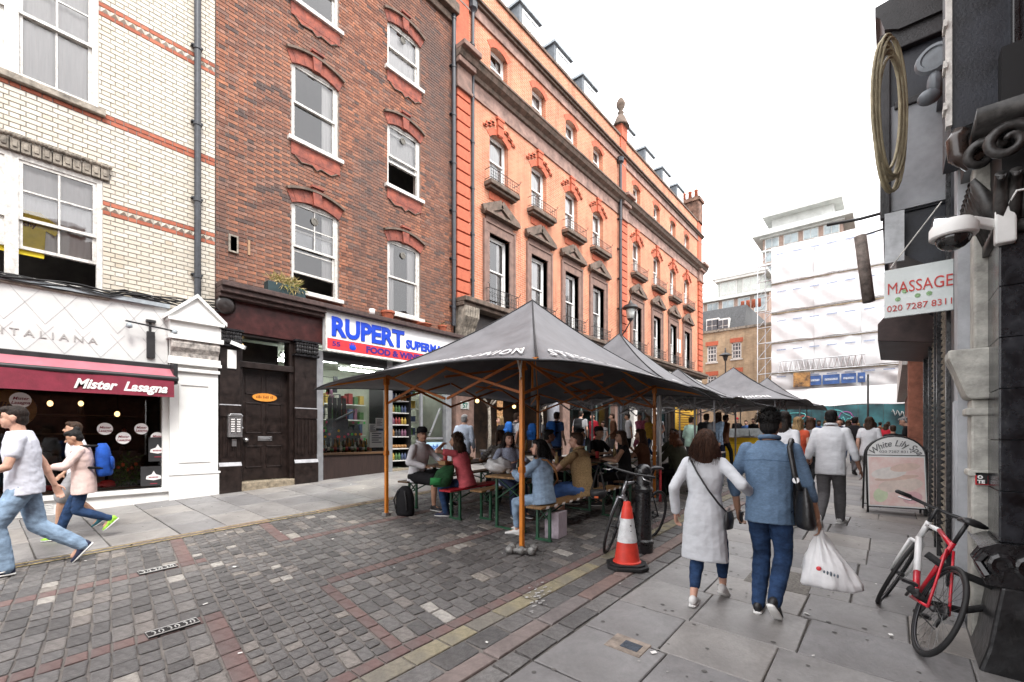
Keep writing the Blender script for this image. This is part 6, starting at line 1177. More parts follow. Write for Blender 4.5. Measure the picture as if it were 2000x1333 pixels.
# ================================================================== BICYCLES
def bicycle(name, label, loc, rz, lean, frame1, frame2, drop=False, steer=0., saddle=True):
    """wheels, frame, fork, handlebar; local +y forward, rear axle at y=-.5, front axle y=+.52, then leaned about the tyre line"""
    r = empty(name, loc, 0, label, 'bicycle'); Mx = Matrix.Rotation(rz, 4, 'Z') @ Matrix.Rotation(lean, 4, 'Y'); rw = .335
    def put(mb, nm, mat, par, smooth=True, pre=None):
        mb.v = [tuple(Mx @ (pre @ Vector(v) if pre else Vector(v))) for v in mb.v]; return mb.build(nm, mat, par, smooth=smooth, local=True)
    bbk = Vector((0,-.08,.28)); seat = Vector((0,-.24,.80)); head1 = Vector((0,.36,.86)); head0 = Vector((0,.40,.70)); ra = Vector((0,-.5,rw)); fa = Vector((0,.52,rw)); st = Matrix.Translation(head0) @ Matrix.Rotation(steer, 4, (head1-head0).normalized()) @ Matrix.Translation(-head0)
    for nm, ax, pre in (('rear_wheel', ra, None), ('front_wheel', fa, st)):
        m = MB(); m.tube([ax+Vector((0,rw*math.cos(t*math.pi/24)*.955,rw*math.sin(t*math.pi/24)*.955)) for t in range(48)], .016, 8, True); w = put(m, nm, RUBBER, r, True, pre)
        m = MB(); m.tube([ax+Vector((0,.298*math.cos(t*math.pi/24),.298*math.sin(t*math.pi/24))) for t in range(48)], .010, 6, True); put(m, 'rim', STEEL if drop else M('dark_rim', (.06,.06,.065), .3, .7), w, True, pre)
        m = MB()
        for k in range(28): t = k*2*math.pi/28; s = .022*(-1)**k; m.tube([ax+Vector((s,.02*math.cos(t+1.2*(-1)**(k//2)),.02*math.sin(t+1.2*(-1)**(k//2)))), ax+Vector((0,.295*math.cos(t),.295*math.sin(t)))], .0013, 3)
        put(m, 'spokes', M('dark_spoke', (.12,.12,.12), .4, .5), w, False, pre); m = MB(); m.lathe([(.012,-.05),(.024,-.03),(.016,0),(.024,.03),(.012,.05)], ax, 10, (1,0,0)); put(m, 'hub', BLACKM, w, True, pre)
    def tb(pts, rad, nm, mat, par=r, pre=None, seg=10): m = MB(); m.tube(pts, rad, seg); return put(m, nm, mat, par, True, pre)
    mid = seat.lerp(head1, .55); tb([seat+Vector((0,0,-.03)), mid], .017, 'top_tube', frame2); tb([mid, head1+Vector((0,0,-.03))], .018, 'top_tube', frame1)
    md = bbk.lerp(head0, .42); tb([bbk, md], .024, 'down_tube', frame2); tb([md, head0], .026, 'down_tube', frame1); tb([bbk, seat], .017, 'seat_tube', frame2)
    for s in (-1, 1): tb([bbk+Vector((s*.03,0,0)), ra+Vector((s*.06,0,0))], .01, 'chain_stay', frame2); tb([seat+Vector((s*.02,0,-.06)), ra+Vector((s*.06,0,0))], .009, 'seat_stay', frame2); tb([head0+Vector((s*.045,.01,-.04)), fa+Vector((s*.055,-.02,.12)), fa+Vector((s*.055,0,0))], [.014,.012,.009], 'fork_blade', frame1, r, st)
    tb([head0+Vector((-.05,.01,-.04)), head0+Vector((.05,.01,-.04))], .016, 'fork_crown', frame1, r, st); tb([head0, head1], .022, 'head_tube', frame1); tb([seat, seat+Vector((0,-.05,.16))], .014, 'seat_post', BLACKM)
    m = MB(); sp = seat+Vector((0,-.05,.17)); m.loft([(sp+Vector((0,-.13,.01)), (.07,0,0), (0,0,.022)), (sp+Vector((0,-.06,.015)), (.068,0,0), (0,0,.025)), (sp+Vector((0,.04,.01)), (.028,0,0), (0,0,.022)), (sp+Vector((0,.14,0)), (.016,0,0), (0,0,.014))], 12); put(m, 'saddle', BLACKM, r) if saddle else None
    hb = head1+Vector((0,-.02,.10)); tb([head1, hb, hb+Vector((0,.08,.02))], .015, 'stem', BLACKM, r, st); c = hb+Vector((0,.08,.02))
    pts = [(-.3,-.05,.01),(-.22,.0,.01),(-.08,.02,0),(.08,.02,0),(.22,0,.01),(.3,-.05,.01)]
    if drop: pts = [(-.25,-.06,-.02),(-.27,.1,-.0),(-.25,.12,.03),(-.2,.02,.02),(-.05,.02,0),(.05,.02,0),(.2,.02,.02),(.25,.12,.03),(.27,.1,0),(.25,-.06,-.02)]
    h = tb([c+Vector(p) for p in pts], .014, 'handlebar', BLACKM, r, st, 8)
    for s in (-1, 1): tb([c+Vector((s*.29,-.06,.01)), c+Vector((s*.2,-.005,.012))], .018, 'grip', RUBBER, h, st); tb([c+Vector((s*.17,.03,.0)), c+Vector((s*.2,.07,-.02)), c+Vector((s*.28,.05,-.03))], .006, 'brake_lever', STEEL, h, st, 6)
    m = MB(); m.tube([c+Vector((.1,.03,0)), c+Vector((.1,.16,-.02)), c+Vector((.02,.12,-.14)), head0+Vector((0,.03,-.03))], .004, 5); m.tube([c+Vector((-.1,.03,0)), c+Vector((-.12,.15,0)), c+Vector((0,.1,-.1)), head1+Vector((.02,-.1,-.03))], .004, 5); put(m, 'brake_cable', BLACK, r, True, st)
    m = MB(); m.lathe([(.085,-.004),(.09,0),(.085,.004)], bbk+Vector((.05,0,0)), 24, (1,0,0)); put(m, 'chainring', BLACKM, r, False)
    for s in (-1, 1): e = bbk+Vector((s*.075,s*.11,-s*.12)); tb([bbk+Vector((s*.06,0,0)), e], .011, 'crank', STEEL if drop else BLACKM); m = MB(); m.box(e.x-.01+s*.04-.04,e.y-.035,e.z-.01,e.x+s*.04+.05,e.y+.035,e.z+.012); put(m, 'pedal', BLACKM, r, False)
    m = MB(); m.lathe([(.05,-.015),(.055,0),(.03,.015)], ra+Vector((.035,0,0)), 16, (1,0,0)); m.tube([ra+Vector((.04,.02,-.03)), ra+Vector((.04,.05,-.12))], .014, 6); m.tube([bbk+Vector((.05,0,.088)), ra+Vector((.04,0,.05))], .005, 4); m.tube([bbk+Vector((.05,0,-.088)), ra+Vector((.04,.04,-.14))], .005, 4); put(m, 'drivetrain', BLACKM, r)
    return r, Mx
BWHITE = M('bike_white', (.72,.72,.72), .3, var=.08, coat=.3); BRED = M('bike_red', (.5,.015,.03), .3, var=.12, coat=.3); BDARK = M('bike_graphite', (.035,.037,.042), .3, .4, var=.15); BSIL = M('bike_silver', (.42,.43,.45), .28, .7, var=.1)
# red and white bike leaning on the pilaster: rear wheel nearer, front wheel up the street
ry0, ry1 = Vector((.16,4.2)), Vector((-.1,5.4)); d = ry1-ry0; rz = math.atan2(-d.x, d.y)
bx = (ry0.x+ry1.x)/2; by = (ry0.y+ry1.y)/2; bicycle('road_bicycle', 'red and white bicycle with flat bars leaning on the black pilaster', (bx, by, gz(bx, by)), rz, R(20), BWHITE, BRED, steer=R(-22))
bicycle('city_bicycle', 'dark grey bicycle with silver fork leaning against the bollard', (-2.52, 5.35, gz(-2.52,5.35)), math.pi-.08, R(-10), BSIL, BDARK, steer=R(20))
# lock chain and helmet hanging on the dark bike
hm = empty('cycle_helmet', (-2.95, 5.3, gz(-2.95,5.3)+.62), .3, 'matt black cycle helmet hanging by its straps beside the dark bicycle', 'helmet'); m = MB(); m.ell((0,0,0), (.11,.15,.1), 18, 12); m.v = [(x, y, max(z, -.03)) for x, y, z in m.v]; m.v = [(x, y, -z) for x, y, z in m.v]; m.f = [f[::-1] for f in m.f]; m.build('shell', M('matt_helmet', (.03,.03,.033), .5), hm, local=True, smooth=True)
m = MB(); [m.tube([(s*.09,.05,.02),(s*.02,.02,.3),(0,0,.36)], .008, 5) for s in (-1,1)]; [m.tube([(s*.09,-.06,.02),(s*.02,.02,.3)], .008, 5) for s in (-1,1)]; m.build('strap', BLACK, hm, local=True); m = MB(); m.box(-.02,-.152,-.06,.03,-.14,-.035); m.build('logo_patch', M('orange_patch', (.6,.12,.03), .5), hm, local=True)
lk = empty('lock_chain', (XR+.2, 4.7, .9), 0, 'thick black sleeved lock chain looped round the pipes by the red bicycle', 'bicycle lock'); pts = [(.2,4.62,.82),(.3,4.62,.74),(.62,4.62,.62),(.72,4.75,.55),(.6,4.82,.47),(.4,4.7,.42),(.2,4.6,.46),(.1,4.56,.56)]; m = MB(); m.tube(pts, .026, 8); m.build('sleeve', M('black_webbing', (.015,.015,.016), .8, var=.2, vs=40, bump=.4), lk, smooth=True); m = MB(); m.box(.12,4.55,.5,.16,4.59,.56); m.build('padlock', BLACKM, lk, bevel=.008)
# ================================================================== A-BOARD
p0, p1 = Vector((-.37,10.35,0)), Vector((.36,11.0,0)); p0 = onY(1692, 990, 10.2); a = Vector((-.34,10.2)); b = Vector((.40,10.35)); z = gz(0,10.3)
ab = empty('a_board', (0.03, 10.3, z), math.atan2(b.y-a.y, b.x-a.x), 'arched white A-board advertising a spa on the right pavement', 'sign board'); W2 = .40
for k, tilt in enumerate((-1, 1)):
    def F(u, w, d, t=tilt): return (u, t*(.22-.2*w/1.32)+d*t, w)
    arch = [(W2*math.cos(q*math.pi/14), 1.0+.33*math.sin(q*math.pi/14)) for q in range(15)]
    m = MB(); m.prism([(-W2,.12),(W2,.12)]+arch if tilt < 0 else ([(-W2,.12),(W2,.12)]+arch)[::-1], F, -.008, .008); fc_ = m.build('panel', M('board_white', (.82,.82,.81), .4, var=.05), ab, local=True)
    m = MB(); pts = [F(-W2,0,0),F(-W2,.5,0)]+[F(u, w, 0) for u, w in arch[::-1]]+[F(W2,.5,0),F(W2,0,0)]; m.tube(pts, .016, 8); m.tube([F(-W2,.12,0),F(W2,.12,0)], .012, 6); m.tube([F(-W2,1.0,0),F(W2,1.0,0)], .012, 6); m.build('tube_frame', BLACKM, ab, local=True, smooth=True)
    if tilt < 0:
        m = MB(); m.add([F(-W2+.03,.15,.012),F(W2-.03,.15,.012),F(W2-.03,.97,.012),F(-W2+.03,.97,.012)], [(0,1,2,3)]); m.build('poster', M('pale_pink_poster', (.85,.72,.68), .5, var=.1, vs=5, hue=(.78,.5,.46)), ab, local=True)
        for (u, w, a_, b_, cl) in ((-.1,.7,.24,.1,(.86,.8,.76)),(.12,.8,.2,.07,(.8,.6,.52)),(.05,.5,.3,.12,(.84,.7,.63)),(-.22,.32,.1,.12,(.7,.78,.55)),(.2,.3,.13,.1,(.8,.5,.52)),(.0,.62,.3,.04,(.76,.55,.47))):
            m = MB(); m.add([F(u+a_*math.cos(q*.3927)*(1 if abs(u)+a_ < .37 else .6), w+b_*math.sin(q*.3927)+.15*a_*math.cos(q*.3927), .0135+.0004*w) for q in range(16)], [tuple(range(16))]); m.build('poster_picture', M('poster_tone_%d' % int(cl[1]*1000), cl, .5, var=.08, vs=9), ab, local=True)
        ux = Vector((1,0,0)); uy = Vector((0, .2/1.32, 1)); o = F(0,1.09,.012)
        tx_ = text('White Lily Spa', 'script_letters', M('grey_script', (.2,.2,.21), .5), ab, (0, 0, 0), ux, Vector((0,0,1)), .15, .001, .001, .3, .68, 'CENTER', True)
        for v in tx_.data.vertices: a_ = v.co.x/.36; r_ = .36+v.co.z; u_, w_ = r_*math.sin(a_), .80+r_*math.cos(a_); v.co = F(u_, w_, .0125+.0*v.co.y)
        text('020 7287 8311', 'number', MATS['grey_script'], ab, (0, F(0,1.04,.012)[1], 1.045), ux, uy, .06, .001, 0, 0, .42, 'CENTER', True)
# ================================================================== PEOPLE
random.seed(5)
SKIN = {k: M('skin_'+k, c, .5, var=.1, vs=14, bump=.05, spec=.4) for k, c in dict(fair=(.55,.32,.235), tan=(.42,.235,.155), warm=(.48,.28,.19), brown=(.2,.1,.065), dark=(.085,.045,.03)).items()}
HAIR = {k: M('hair_'+k, c, .58, var=.4, vs=9, stretch=(7,7,.7), bump=.6, bs=16, spec=.22) for k, c in dict(black=(.012,.011,.011), dark=(.024,.016,.013), brown=(.055,.03,.018), auburn=(.075,.034,.02), blond=(.38,.25,.12), grey=(.32,.32,.32), ginger=(.16,.06,.025)).items()}
def cloth(name, col, var=.16, vs=7, bump=.22, bs=11, **k): k.setdefault('stretch', (1,1,1.9)); return M('cloth_'+name, col, .85, var=var, vs=vs, bump=bump, bs=bs, spec=.2, **k)
DENIM = cloth('blue_denim', (.025,.055,.13), .3, 9, .2, 120); LDENIM = cloth('light_denim', (.27,.38,.52), .22, 8, .2, 90); JSHIRT = cloth('chambray', (.12,.19,.29), .12, 40, .25, 90); WHITEC = cloth('white', (.68,.69,.72), .07); GREYC = cloth('grey', (.3,.3,.31)); LGREY = cloth('pale_grey_knit', (.52,.54,.57), .05, 10, .12, 14); BLACKC = cloth('black', (.014,.014,.016)); NAVYC = cloth('navy', (.02,.028,.06)); PINK = cloth('coral_pink', (.55,.11,.13), .15); BLUSH = cloth('blush', (.66,.5,.46), .08); KHAKI = cloth('tan_check', (.36,.25,.13), .3, 60, .2, 60); REDC = cloth('red', (.55,.03,.05)); MINT = cloth('mint', (.5,.72,.62)); BROWNC = cloth('brown', (.15,.07,.04)); ORANGEC = cloth('orange_red', (.6,.1,.05)); OLIVEC = cloth('olive', (.045,.048,.03)); BLUEC = cloth('blue', (.06,.13,.33)); TEALC = cloth('patterned_grey', (.25,.24,.22), .5, 30); YELC = cloth('mustard', (.55,.33,.05)); STRIPE = cloth('striped', (.5,.5,.5), .45, 26, stretch=(1.5,1.5,.02)); PURP = cloth('pale_blue_check', (.42,.47,.6), .25, 40); GREYT = cloth('charcoal_trouser', (.12,.115,.12), .15)
SHOEW = M('white_leather', (.7,.7,.69), .5, var=.08); SHOEB = M('black_leather', (.02,.02,.022), .4, var=.1); SHOEG = M('lime_mesh', (.35,.7,.06), .6, var=.3, vs=30); SHOEN = M('navy_mesh', (.02,.025,.06), .6, var=.2); SOLEW = M('white_sole', (.72,.72,.7), .6, var=.08); SHOET = M('teal_mesh', (.03,.16,.2), .6, var=.3, vs=30); TANL = M('tan_leather', (.3,.14,.05), .5)
def ik(a, t, l1, l2, hint):
    a, t = Vector(a), Vector(t); d = t-a; L = min(d.length, (l1+l2)*.998); d = d.normalized(); t = a+d*L
    x = (l1*l1-l2*l2+L*L)/(2*L); h = math.sqrt(max(l1*l1-x*x, 0)); n = Vector(hint); n = n-d*n.dot(d); n.normalize(); return a+d*x+n*h, t
def blob(mb, name, mat, root, vox, sm=5, disp=0., dsize=.1, par=None):
    o = mb.build(name, mat, root if par is None else par, local=True, smooth=True); r = o.modifiers.new('skin', 'REMESH'); r.mode = 'VOXEL'; r.voxel_size = vox; r.use_smooth_shade = True
    s = o.modifiers.new('soft', 'SMOOTH'); s.factor = .6; s.iterations = sm
    if disp:
        tx = bpy.data.textures.get('folds_%d' % int(dsize*1000)) or bpy.data.textures.new('folds_%d' % int(dsize*1000), 'CLOUDS'); tx.noise_scale = dsize; tx.noise_depth = 2
        d = o.modifiers.new('folds', 'DISPLACE'); d.texture = tx; d.strength = disp; d.mid_level = .5; d.texture_coords = 'GLOBAL'
    return o
VOX = {'hi': .0085, 'mid': .0125, 'lo': .021}
def person(label, pos, heading, H, wear, pose, lod='mid', group=None, face=True):
    z0 = gz(*pos); root = empty('person', (pos[0], pos[1], z0), R(heading), label, 'person', group); vox = VOX[lod]; fem = wear.get('fem', False)
    h = lambda v: v*H; up = Vector((0,0,1)); P = pose
    # --- skeleton
    pel = Vector(P.get('pelvis', (0, 0, h(.53)))); lean = R(P.get('lean', 3)); tw = R(P.get('twist', 0))
    sd = Vector((0, math.sin(lean), math.cos(lean))); fw = Vector((0, math.cos(lean), -math.sin(lean))); RT = Matrix.Rotation(tw, 3, 'Z'); rt = RT @ Vector((1,0,0)); fwc = RT @ fw
    sw = h(.09 if fem else .103); chest = pel+sd*h(.19); nb = pel+sd*h(.31); sh = {s: pel+sd*h(.272)+rt*sw*s for s in (-1, 1)}; hp = {s: pel+Vector((s*h(.05), 0, -h(.01))) for s in (-1, 1)}
    hy, hpit, hroll = R(P.get('look', 0)), R(P.get('nod', 0)), 0; HM = Matrix.Rotation(hy, 3, 'Z') @ Matrix.Rotation(-hpit, 3, 'X'); hb = nb+sd*h(.022)+Vector((0,h(.008),0)); hc = hb+HM @ Vector((0, h(.012), h(.062)))
    ank, kne, toe = {}, {}, {}
    for s, key in ((-1, 'footL'), (1, 'footR')):
        t = Vector(P.get(key, (s*.085, 0, h(.045)))); kne[s], ank[s] = ik(hp[s], t, h(.245), h(.245), P.get('knee', (0,1,.15))); td = Vector(P.get('toe'+key[-1], (s*.18, 1, 0))).normalized(); toe[s] = td
    elb, wri = {}, {}
    for s, key in ((-1, 'handL'), (1, 'handR')):
        t = Vector(P[key]) if key in P else sh[s]+Vector((s*h(.035), h(.02), -h(.315))); elb[s], wri[s] = ik(sh[s], t, h(.17), h(.152), P.get('elb'+key[-1], (s*.5, -1, -.3)))
    # --- body: one continuous surface
    m = MB()
    hr = h(.0465); m.ell(hc+HM @ Vector((0,-h(.006),h(.008))), (h(.0425),h(.053),h(.05)), 16, 12, HM); m.ell(hc+HM @ Vector((0,h(.014),-h(.022))), (h(.036),h(.038),h(.04)), 14, 10, HM); m.ell(hc+HM @ Vector((0,h(.034),-h(.047))), (h(.018),h(.016),h(.014)), 10, 7, HM)
    m.cap(hc+HM @ Vector((0,h(.049),h(.0))), hc+HM @ Vector((0,h(.062),-h(.015))), h(.006), h(.009), 8); m.ell(hc+HM @ Vector((0,h(.045),-h(.033))), (h(.014),h(.008),h(.007)), 10, 7, HM)
    for s in (-1, 1): m.ell(hc+HM @ Vector((s*h(.044),-h(.004),-h(.006))), (h(.007),h(.014),h(.02)), 8, 7, HM)
    m.cap(nb-sd*h(.03), hb+HM @ Vector((0,0,h(.025))), h(.036 if not fem else .031), h(.031 if not fem else .027), 12)
    m.loft([(pel-sd*h(.03), rt*h(.075), fw*h(.055)), (pel+sd*h(.1), rt*h(.07), fw*h(.05)), (chest, rt*h(.085), fwc*h(.058)), (pel+sd*h(.27), rt*h(.08), fwc*h(.045)), (nb, rt*h(.035), fwc*h(.032))], 14)
    for s in (-1, 1):
        m.cap(sh[s], elb[s], h(.026), h(.022), 10); m.cap(elb[s], wri[s], h(.0225), h(.0155), 10); m.cap(elb[s], elb[s].lerp(wri[s], .4), h(.022), h(.0225), 10)
        fd = (wri[s]-elb[s]).normalized(); side = fd.cross(Vector(P.get('palm'+('L' if s < 0 else 'R'), (s,0,0)))).normalized(); pn = side.cross(fd).normalized()
        ps = wri[s]+fd*h(.028); m.loft([(wri[s]-fd*h(.005), side*h(.014), pn*h(.010)), (wri[s]+fd*h(.02), side*h(.02), pn*h(.0095)), (wri[s]+fd*h(.05), side*h(.023), pn*h(.008)), (wri[s]+fd*h(.056), side*h(.02), pn*h(.007))], 10)
        if lod != 'lo':
            cl = P.get('curl', .55)
            for k in range(4):
                b = wri[s]+fd*h(.051)+side*h(.0165-.011*k); L = h((.036,.041,.038,.029)[k])*.62; d1 = (fd-pn*s*0+(-pn)*cl*.5).normalized(); d2 = (fd*(1-cl*.8)-pn*cl*1.1).normalized(); e = b+d1*L; m.cap(b, e, h(.0052), h(.0048), 6); m.cap(e, e+d2*L*.9, h(.0048), h(.0038), 6)
            b = wri[s]+fd*h(.016)+side*h(.016); e = b+(fd*.7+side*.6-pn*.3).normalized()*h(.025); m.cap(b, e, h(.0075), h(.006), 6); m.cap(e, e+(fd*.9+side*.1-pn*.4).normalized()*h(.019), h(.006), h(.0045), 6)
        m.cap(hp[s], kne[s], h(.045), h(.03), 12); m.cap(kne[s], kne[s].lerp(ank[s], .35), h(.029), h(.031), 12); m.cap(kne[s].lerp(ank[s], .35), ank[s], h(.031), h(.018), 12)
        m.cap(ank[s], ank[s]+toe[s]*h(.06)-up*h(.02), h(.018), h(.016), 8)
    blob(m, 'body', SKIN[wear.get('skin', 'fair')], root, vox if lod != 'hi' else .007, 3)
    if face and lod != 'lo':
        for s in (-1, 1):
            e = MB(); e.ell(hc+HM @ Vector((s*h(.017),h(.0475),h(.004))), (h(.0065),h(.004),h(.0035)), 8, 6, HM); e.build('eye', M('eye_dark', (.03,.02,.018), .2), root, local=True, smooth=True)
            e = MB(); e.cap(hc+HM @ Vector((s*h(.009),h(.0495),h(.013))), hc+HM @ Vector((s*h(.027),h(.044),h(.013))), h(.0028), h(.002), 6); e.build('eyebrow', HAIR[wear.get('hair', ('short','dark'))[1]], root, local=True)
        e = MB(); e.ell(hc+HM @ Vector((0,h(.052),-h(.034))), (h(.014),h(.004),h(.0045)), 8, 6, HM); e.build('lips', M('lips', (.36,.13,.11), .5), root, local=True, smooth=True)
    # --- hair
    st, hcol = wear.get('hair', ('short', 'dark')); hmt = HAIR[hcol]; g = MB(); hv = lambda x, y, z: hc+HM @ Vector((h(x), h(y), h(z)))
    if st != 'bald':
        k = 1.0 if st != 'crop' else .955
        g.ell(hv(0,-.016,.02), (h(.0475*k),h(.0535*k),h(.049*k)), 18, 12, HM); g.ell(hv(0,.018,.046), (h(.038*k),h(.032*k),h(.022*k)), 14, 9, HM); g.ell(hv(0,-.03,-.012), (h(.043*k),h(.036*k),h(.042*k)), 14, 9, HM)
        if st == 'spiky':
            for i in range(70): a = random.random()*6.28; b = random.uniform(.0, 1.35); d = Vector((math.sin(b)*math.cos(a)*.95, math.sin(b)*math.sin(a), math.cos(b))); g.cap(hv(d.x*.04,-.012+d.y*.046,.022+d.z*.042), hv(d.x*.053,-.012+d.y*.056+.004,.022+d.z*.057), h(.007), h(.003), 5)
        if st in ('long', 'curly', 'wavy'):
            L = {'long': .17, 'wavy': .155, 'curly': .12}[st]; wd = {'long': .05, 'wavy': .056, 'curly': .066}[st]; dn = -sd; b0 = hv(0,-.03,.0)
            g.loft([(b0, rt*h(wd*.9), fw*h(.03)), (b0+dn*h(L*.4)-fw*h(.012), rt*h(wd), fw*h(.034)), (b0+dn*h(L*.8)-fw*h(.018), rt*h(wd*.98), fw*h(.03)), (b0+dn*h(L)-fw*h(.016), rt*h(wd*.7), fw*h(.018))], 16)
            for s in (-1, 1): g.cap(hv(s*.044,.0,.02), hv(s*.047,.0,-.05)+dn*h(.04), h(.014), h(.013), 8)
            for i in range(26): u = -1+2*i/25; p = b0+rt*h(wd*u)-fw*h(.02*(1-u*u))+dn*h(L*.55); e = p+dn*h(L*random.uniform(.4,.72))+rt*h(.012*u+random.uniform(-.012,.012))-fw*h(random.uniform(0,.02)); g.cap(p, e, h(.012), h(.0045), 6)
            if st == 'curly':
                for i in range(120): a = random.random()*6.28; zz = random.uniform(-.13,.075); rr = .058 if zz < .02 else .05; g.ell(hv(rr*math.cos(a)*1.05,-.02+rr*math.sin(a)*(.8 if math.sin(a) < 0 else .55),zz), h(random.uniform(.009,.017)), 6, 5)
        if st == 'bun': g.ell(hv(0,-.05,.06), h(.026), 10, 8)
        if st == 'pony': g.cap(hv(0,-.06,.03), hv(0,-.085,-.09), h(.02), h(.012), 8)
        blob(g, 'hair', hmt, root, vox*.9 if st != 'spiky' else .006, 2 if st in ('curly', 'spiky') else 4, .008 if lod != 'lo' and st in ('long','wavy') else 0, .03)
    if wear.get('strands') :
        gs = MB(); long = st in ('long', 'wavy')
        for i in range(wear['strands']):
            a = random.random()*2*math.pi; b = random.uniform(0, 1.75 if math.sin(a) < .3 else 1.0); d = Vector((math.sin(b)*math.cos(a), math.sin(b)*math.sin(a), math.cos(b))); q = hv(d.x*.0475,-.016+d.y*.0535,.02+d.z*.05); n = 8 if long else 4; ph = random.random()*6; pts = []
            dd = (HM @ Vector((d.x*1.0+random.gauss(0,.25), d.y+random.gauss(0,.25), max(d.z,.0)+random.gauss(0,.25)))).normalized()
            for j in range(n):
                pts.append(q.copy())
                if long: out = Vector((d.x, min(d.y, .2)-.35, 0)); q = q+(out*.010*(1.6-j*.22)+Vector((.006*math.sin(ph+j*1.1), .004*math.cos(ph+j), -.032+.004*math.sin(ph)))*(h(1)/1.6))*(1.0 if j else .6)
                else: q = q+dd*h(.0075)+Vector((0,-.002,-.002*j))
            gs.tube(pts, [.0024*(1-.7*j/(n-1)) for j in range(n)], 3)
        gs.build('hair_strands', hmt, root, local=True, smooth=True)
    hat = wear.get('hat')
    if hat:
        g = MB(); g.loft([(hv(0,-.008,.022), HM @ Vector((h(.052),0,0)), HM @ Vector((0,h(.06),0))), (hv(0,-.008,.06), HM @ Vector((h(.049),0,0)), HM @ Vector((0,h(.056),0))), (hv(0,-.01,.08), HM @ Vector((h(.03),0,0)), HM @ Vector((0,h(.034),0)))], 18)
        if hat[0] == 'brim': g.loft([(hv(0,0,.02), HM @ Vector((h(.078),0,0)), HM @ Vector((0,h(.088),0))), (hv(0,0,.026), HM @ Vector((h(.076),0,0)), HM @ Vector((0,h(.086),0)))], 20)
        else: g.loft([(hv(0,.06,.026), HM @ Vector((h(.04),0,0)), HM @ Vector((0,h(.035),0))), (hv(0,.06,.031), HM @ Vector((h(.04),0,0)), HM @ Vector((0,h(.035),0)))], 14)
        g.build('hat', hat[1], root, local=True, auto=True)
    # --- clothes
    tm, sl, hem = wear['top']; loose = wear.get('loose', .012); b = MB(); hw = .098 if fem else .094; ww = (.078 if fem else .092); I = lambda v: h(v)+loose
    hemd = hem
    secs = []
    for t_, w_, d_ in ((-hemd, hw+.004 if hemd < .1 else hw+.02, .07), (-.01, hw, .068), (.1, ww, .06), (.19, .093 if fem else .1, .066), (.255, .09 if fem else .1, .056), (.295, .062, .043), (.315, .04, .037)):
        t2 = max(t_, -hemd); c = pel+sd*h(t2) if t2 > -.02 else pel+Vector((0,0,h(t2))) if P.get('sit') is None else pel+sd*h(max(t2, -.06)); k = (t2+.05)/.36; secs.append((c, (rt if k > .5 else Vector((1,0,0)))*I(w_), (fwc if k > .5 else fw)*I(d_)))
    b.loft(secs, 18)
    for s in (-1, 1):
        b.ell(sh[s]-rt*s*h(.008), h(.029)+loose*.5, 10, 8)
        if sl > 0:
            L1 = min(1, sl*2); b.cap(sh[s], sh[s].lerp(elb[s], L1), h(.0285)+loose*.5, h(.026)+loose*.55, 12)
            if sl > .5: b.cap(elb[s], elb[s].lerp(wri[s], (sl-.5)*2), h(.026)+loose*.5, h(.0205)+loose*.5, 12)
    topo = blob(b, wear.get('topname', 'shirt'), tm, root, vox, 3, .013 if lod == 'hi' else .01 if lod == 'mid' else 0, .075)
    if wear.get('collar'):
        c = MB(); nb2 = nb+sd*h(.012); c.tube([nb2+(rt*math.cos(q*.4488)+fwc*math.sin(q*.4488)*1.05)*h(.041)+sd*h(.006*(1-math.sin(q*.4488))) for q in range(14)], h(.011), 7, True); c.build('collar', tm, topo, local=True, smooth=True)
    lm, kind, ln = wear['legs']; b = MB(); lw = wear.get('legw', 0.)+.007
    b.loft([(pel+sd*h(.065), Vector((h(ww)+.006,0,0)), fw*(h(.058)+.006)), (pel, Vector((h(hw)+.008,0,0)), fw*(h(.066)+.008)), (pel-up*h(.03), Vector((h(hw-.008)+.006,0,0)), Vector((0,h(.062)+.006,0)))], 16)
    for s in (-1, 1):
        L1 = min(1, ln*2); k2 = hp[s].lerp(kne[s], L1); b.cap(hp[s], k2, h(.048)+lw, h(.048-.014*L1)+lw*(1 if ln > .5 else 1.7), 14)
        if ln > .5: e = kne[s].lerp(ank[s], (ln-.5)*2); b.cap(kne[s], kne[s].lerp(e, .4), h(.034)+lw, h(.034)+lw, 12); b.cap(kne[s].lerp(e, .4), e, h(.034)+lw, h(.024)+lw, 12)
    tro = blob(b, kind, lm, root, vox, 3, .014 if lod == 'hi' else .009 if lod == 'mid' else 0, .06)
    # --- shoes
    sm_ = wear.get('shoes', SHOEB); sole = wear.get('sole', SOLEW)
    for s in (-1, 1):
        td = toe[s]; rs_ = td.cross(up).normalized(); un = rs_.cross(td).normalized(); a = ank[s]-un*h(.018)
        b = MB(); b.loft([(a-td*h(.034)+un*h(.004), rs_*h(.016), un*h(.02)), (a-td*h(.018)+un*h(.008), rs_*h(.021), un*h(.028)), (a+td*h(.015)+un*h(.006), rs_*h(.022), un*h(.028)), (a+td*h(.05)-un*h(.004), rs_*h(.024), un*h(.018)), (a+td*h(.085)-un*h(.009), rs_*h(.023), un*h(.013)), (a+td*h(.108)-un*h(.012), rs_*h(.013), un*h(.008))], 14)
        so = b.build('shoe', sm_, root, local=True, smooth=True)
        if lod != 'lo': b = MB(); b.loft([(a-td*h(.036)-un*h(.019), rs_*h(.018), un*h(.007)), (a+td*h(.02)-un*h(.019), rs_*h(.024), un*h(.007)), (a+td*h(.08)-un*h(.019), rs_*h(.025), un*h(.007)), (a+td*h(.11)-un*h(.017), rs_*h(.014), un*h(.006))], 14); b.build('sole', sole, so, local=True, smooth=True)
    return root, dict(pel=pel, sh=sh, wri=wri, elb=elb, hc=hc, nb=nb, sd=sd, fw=fw, H=H, ank=ank, chest=chest, rt=rt)
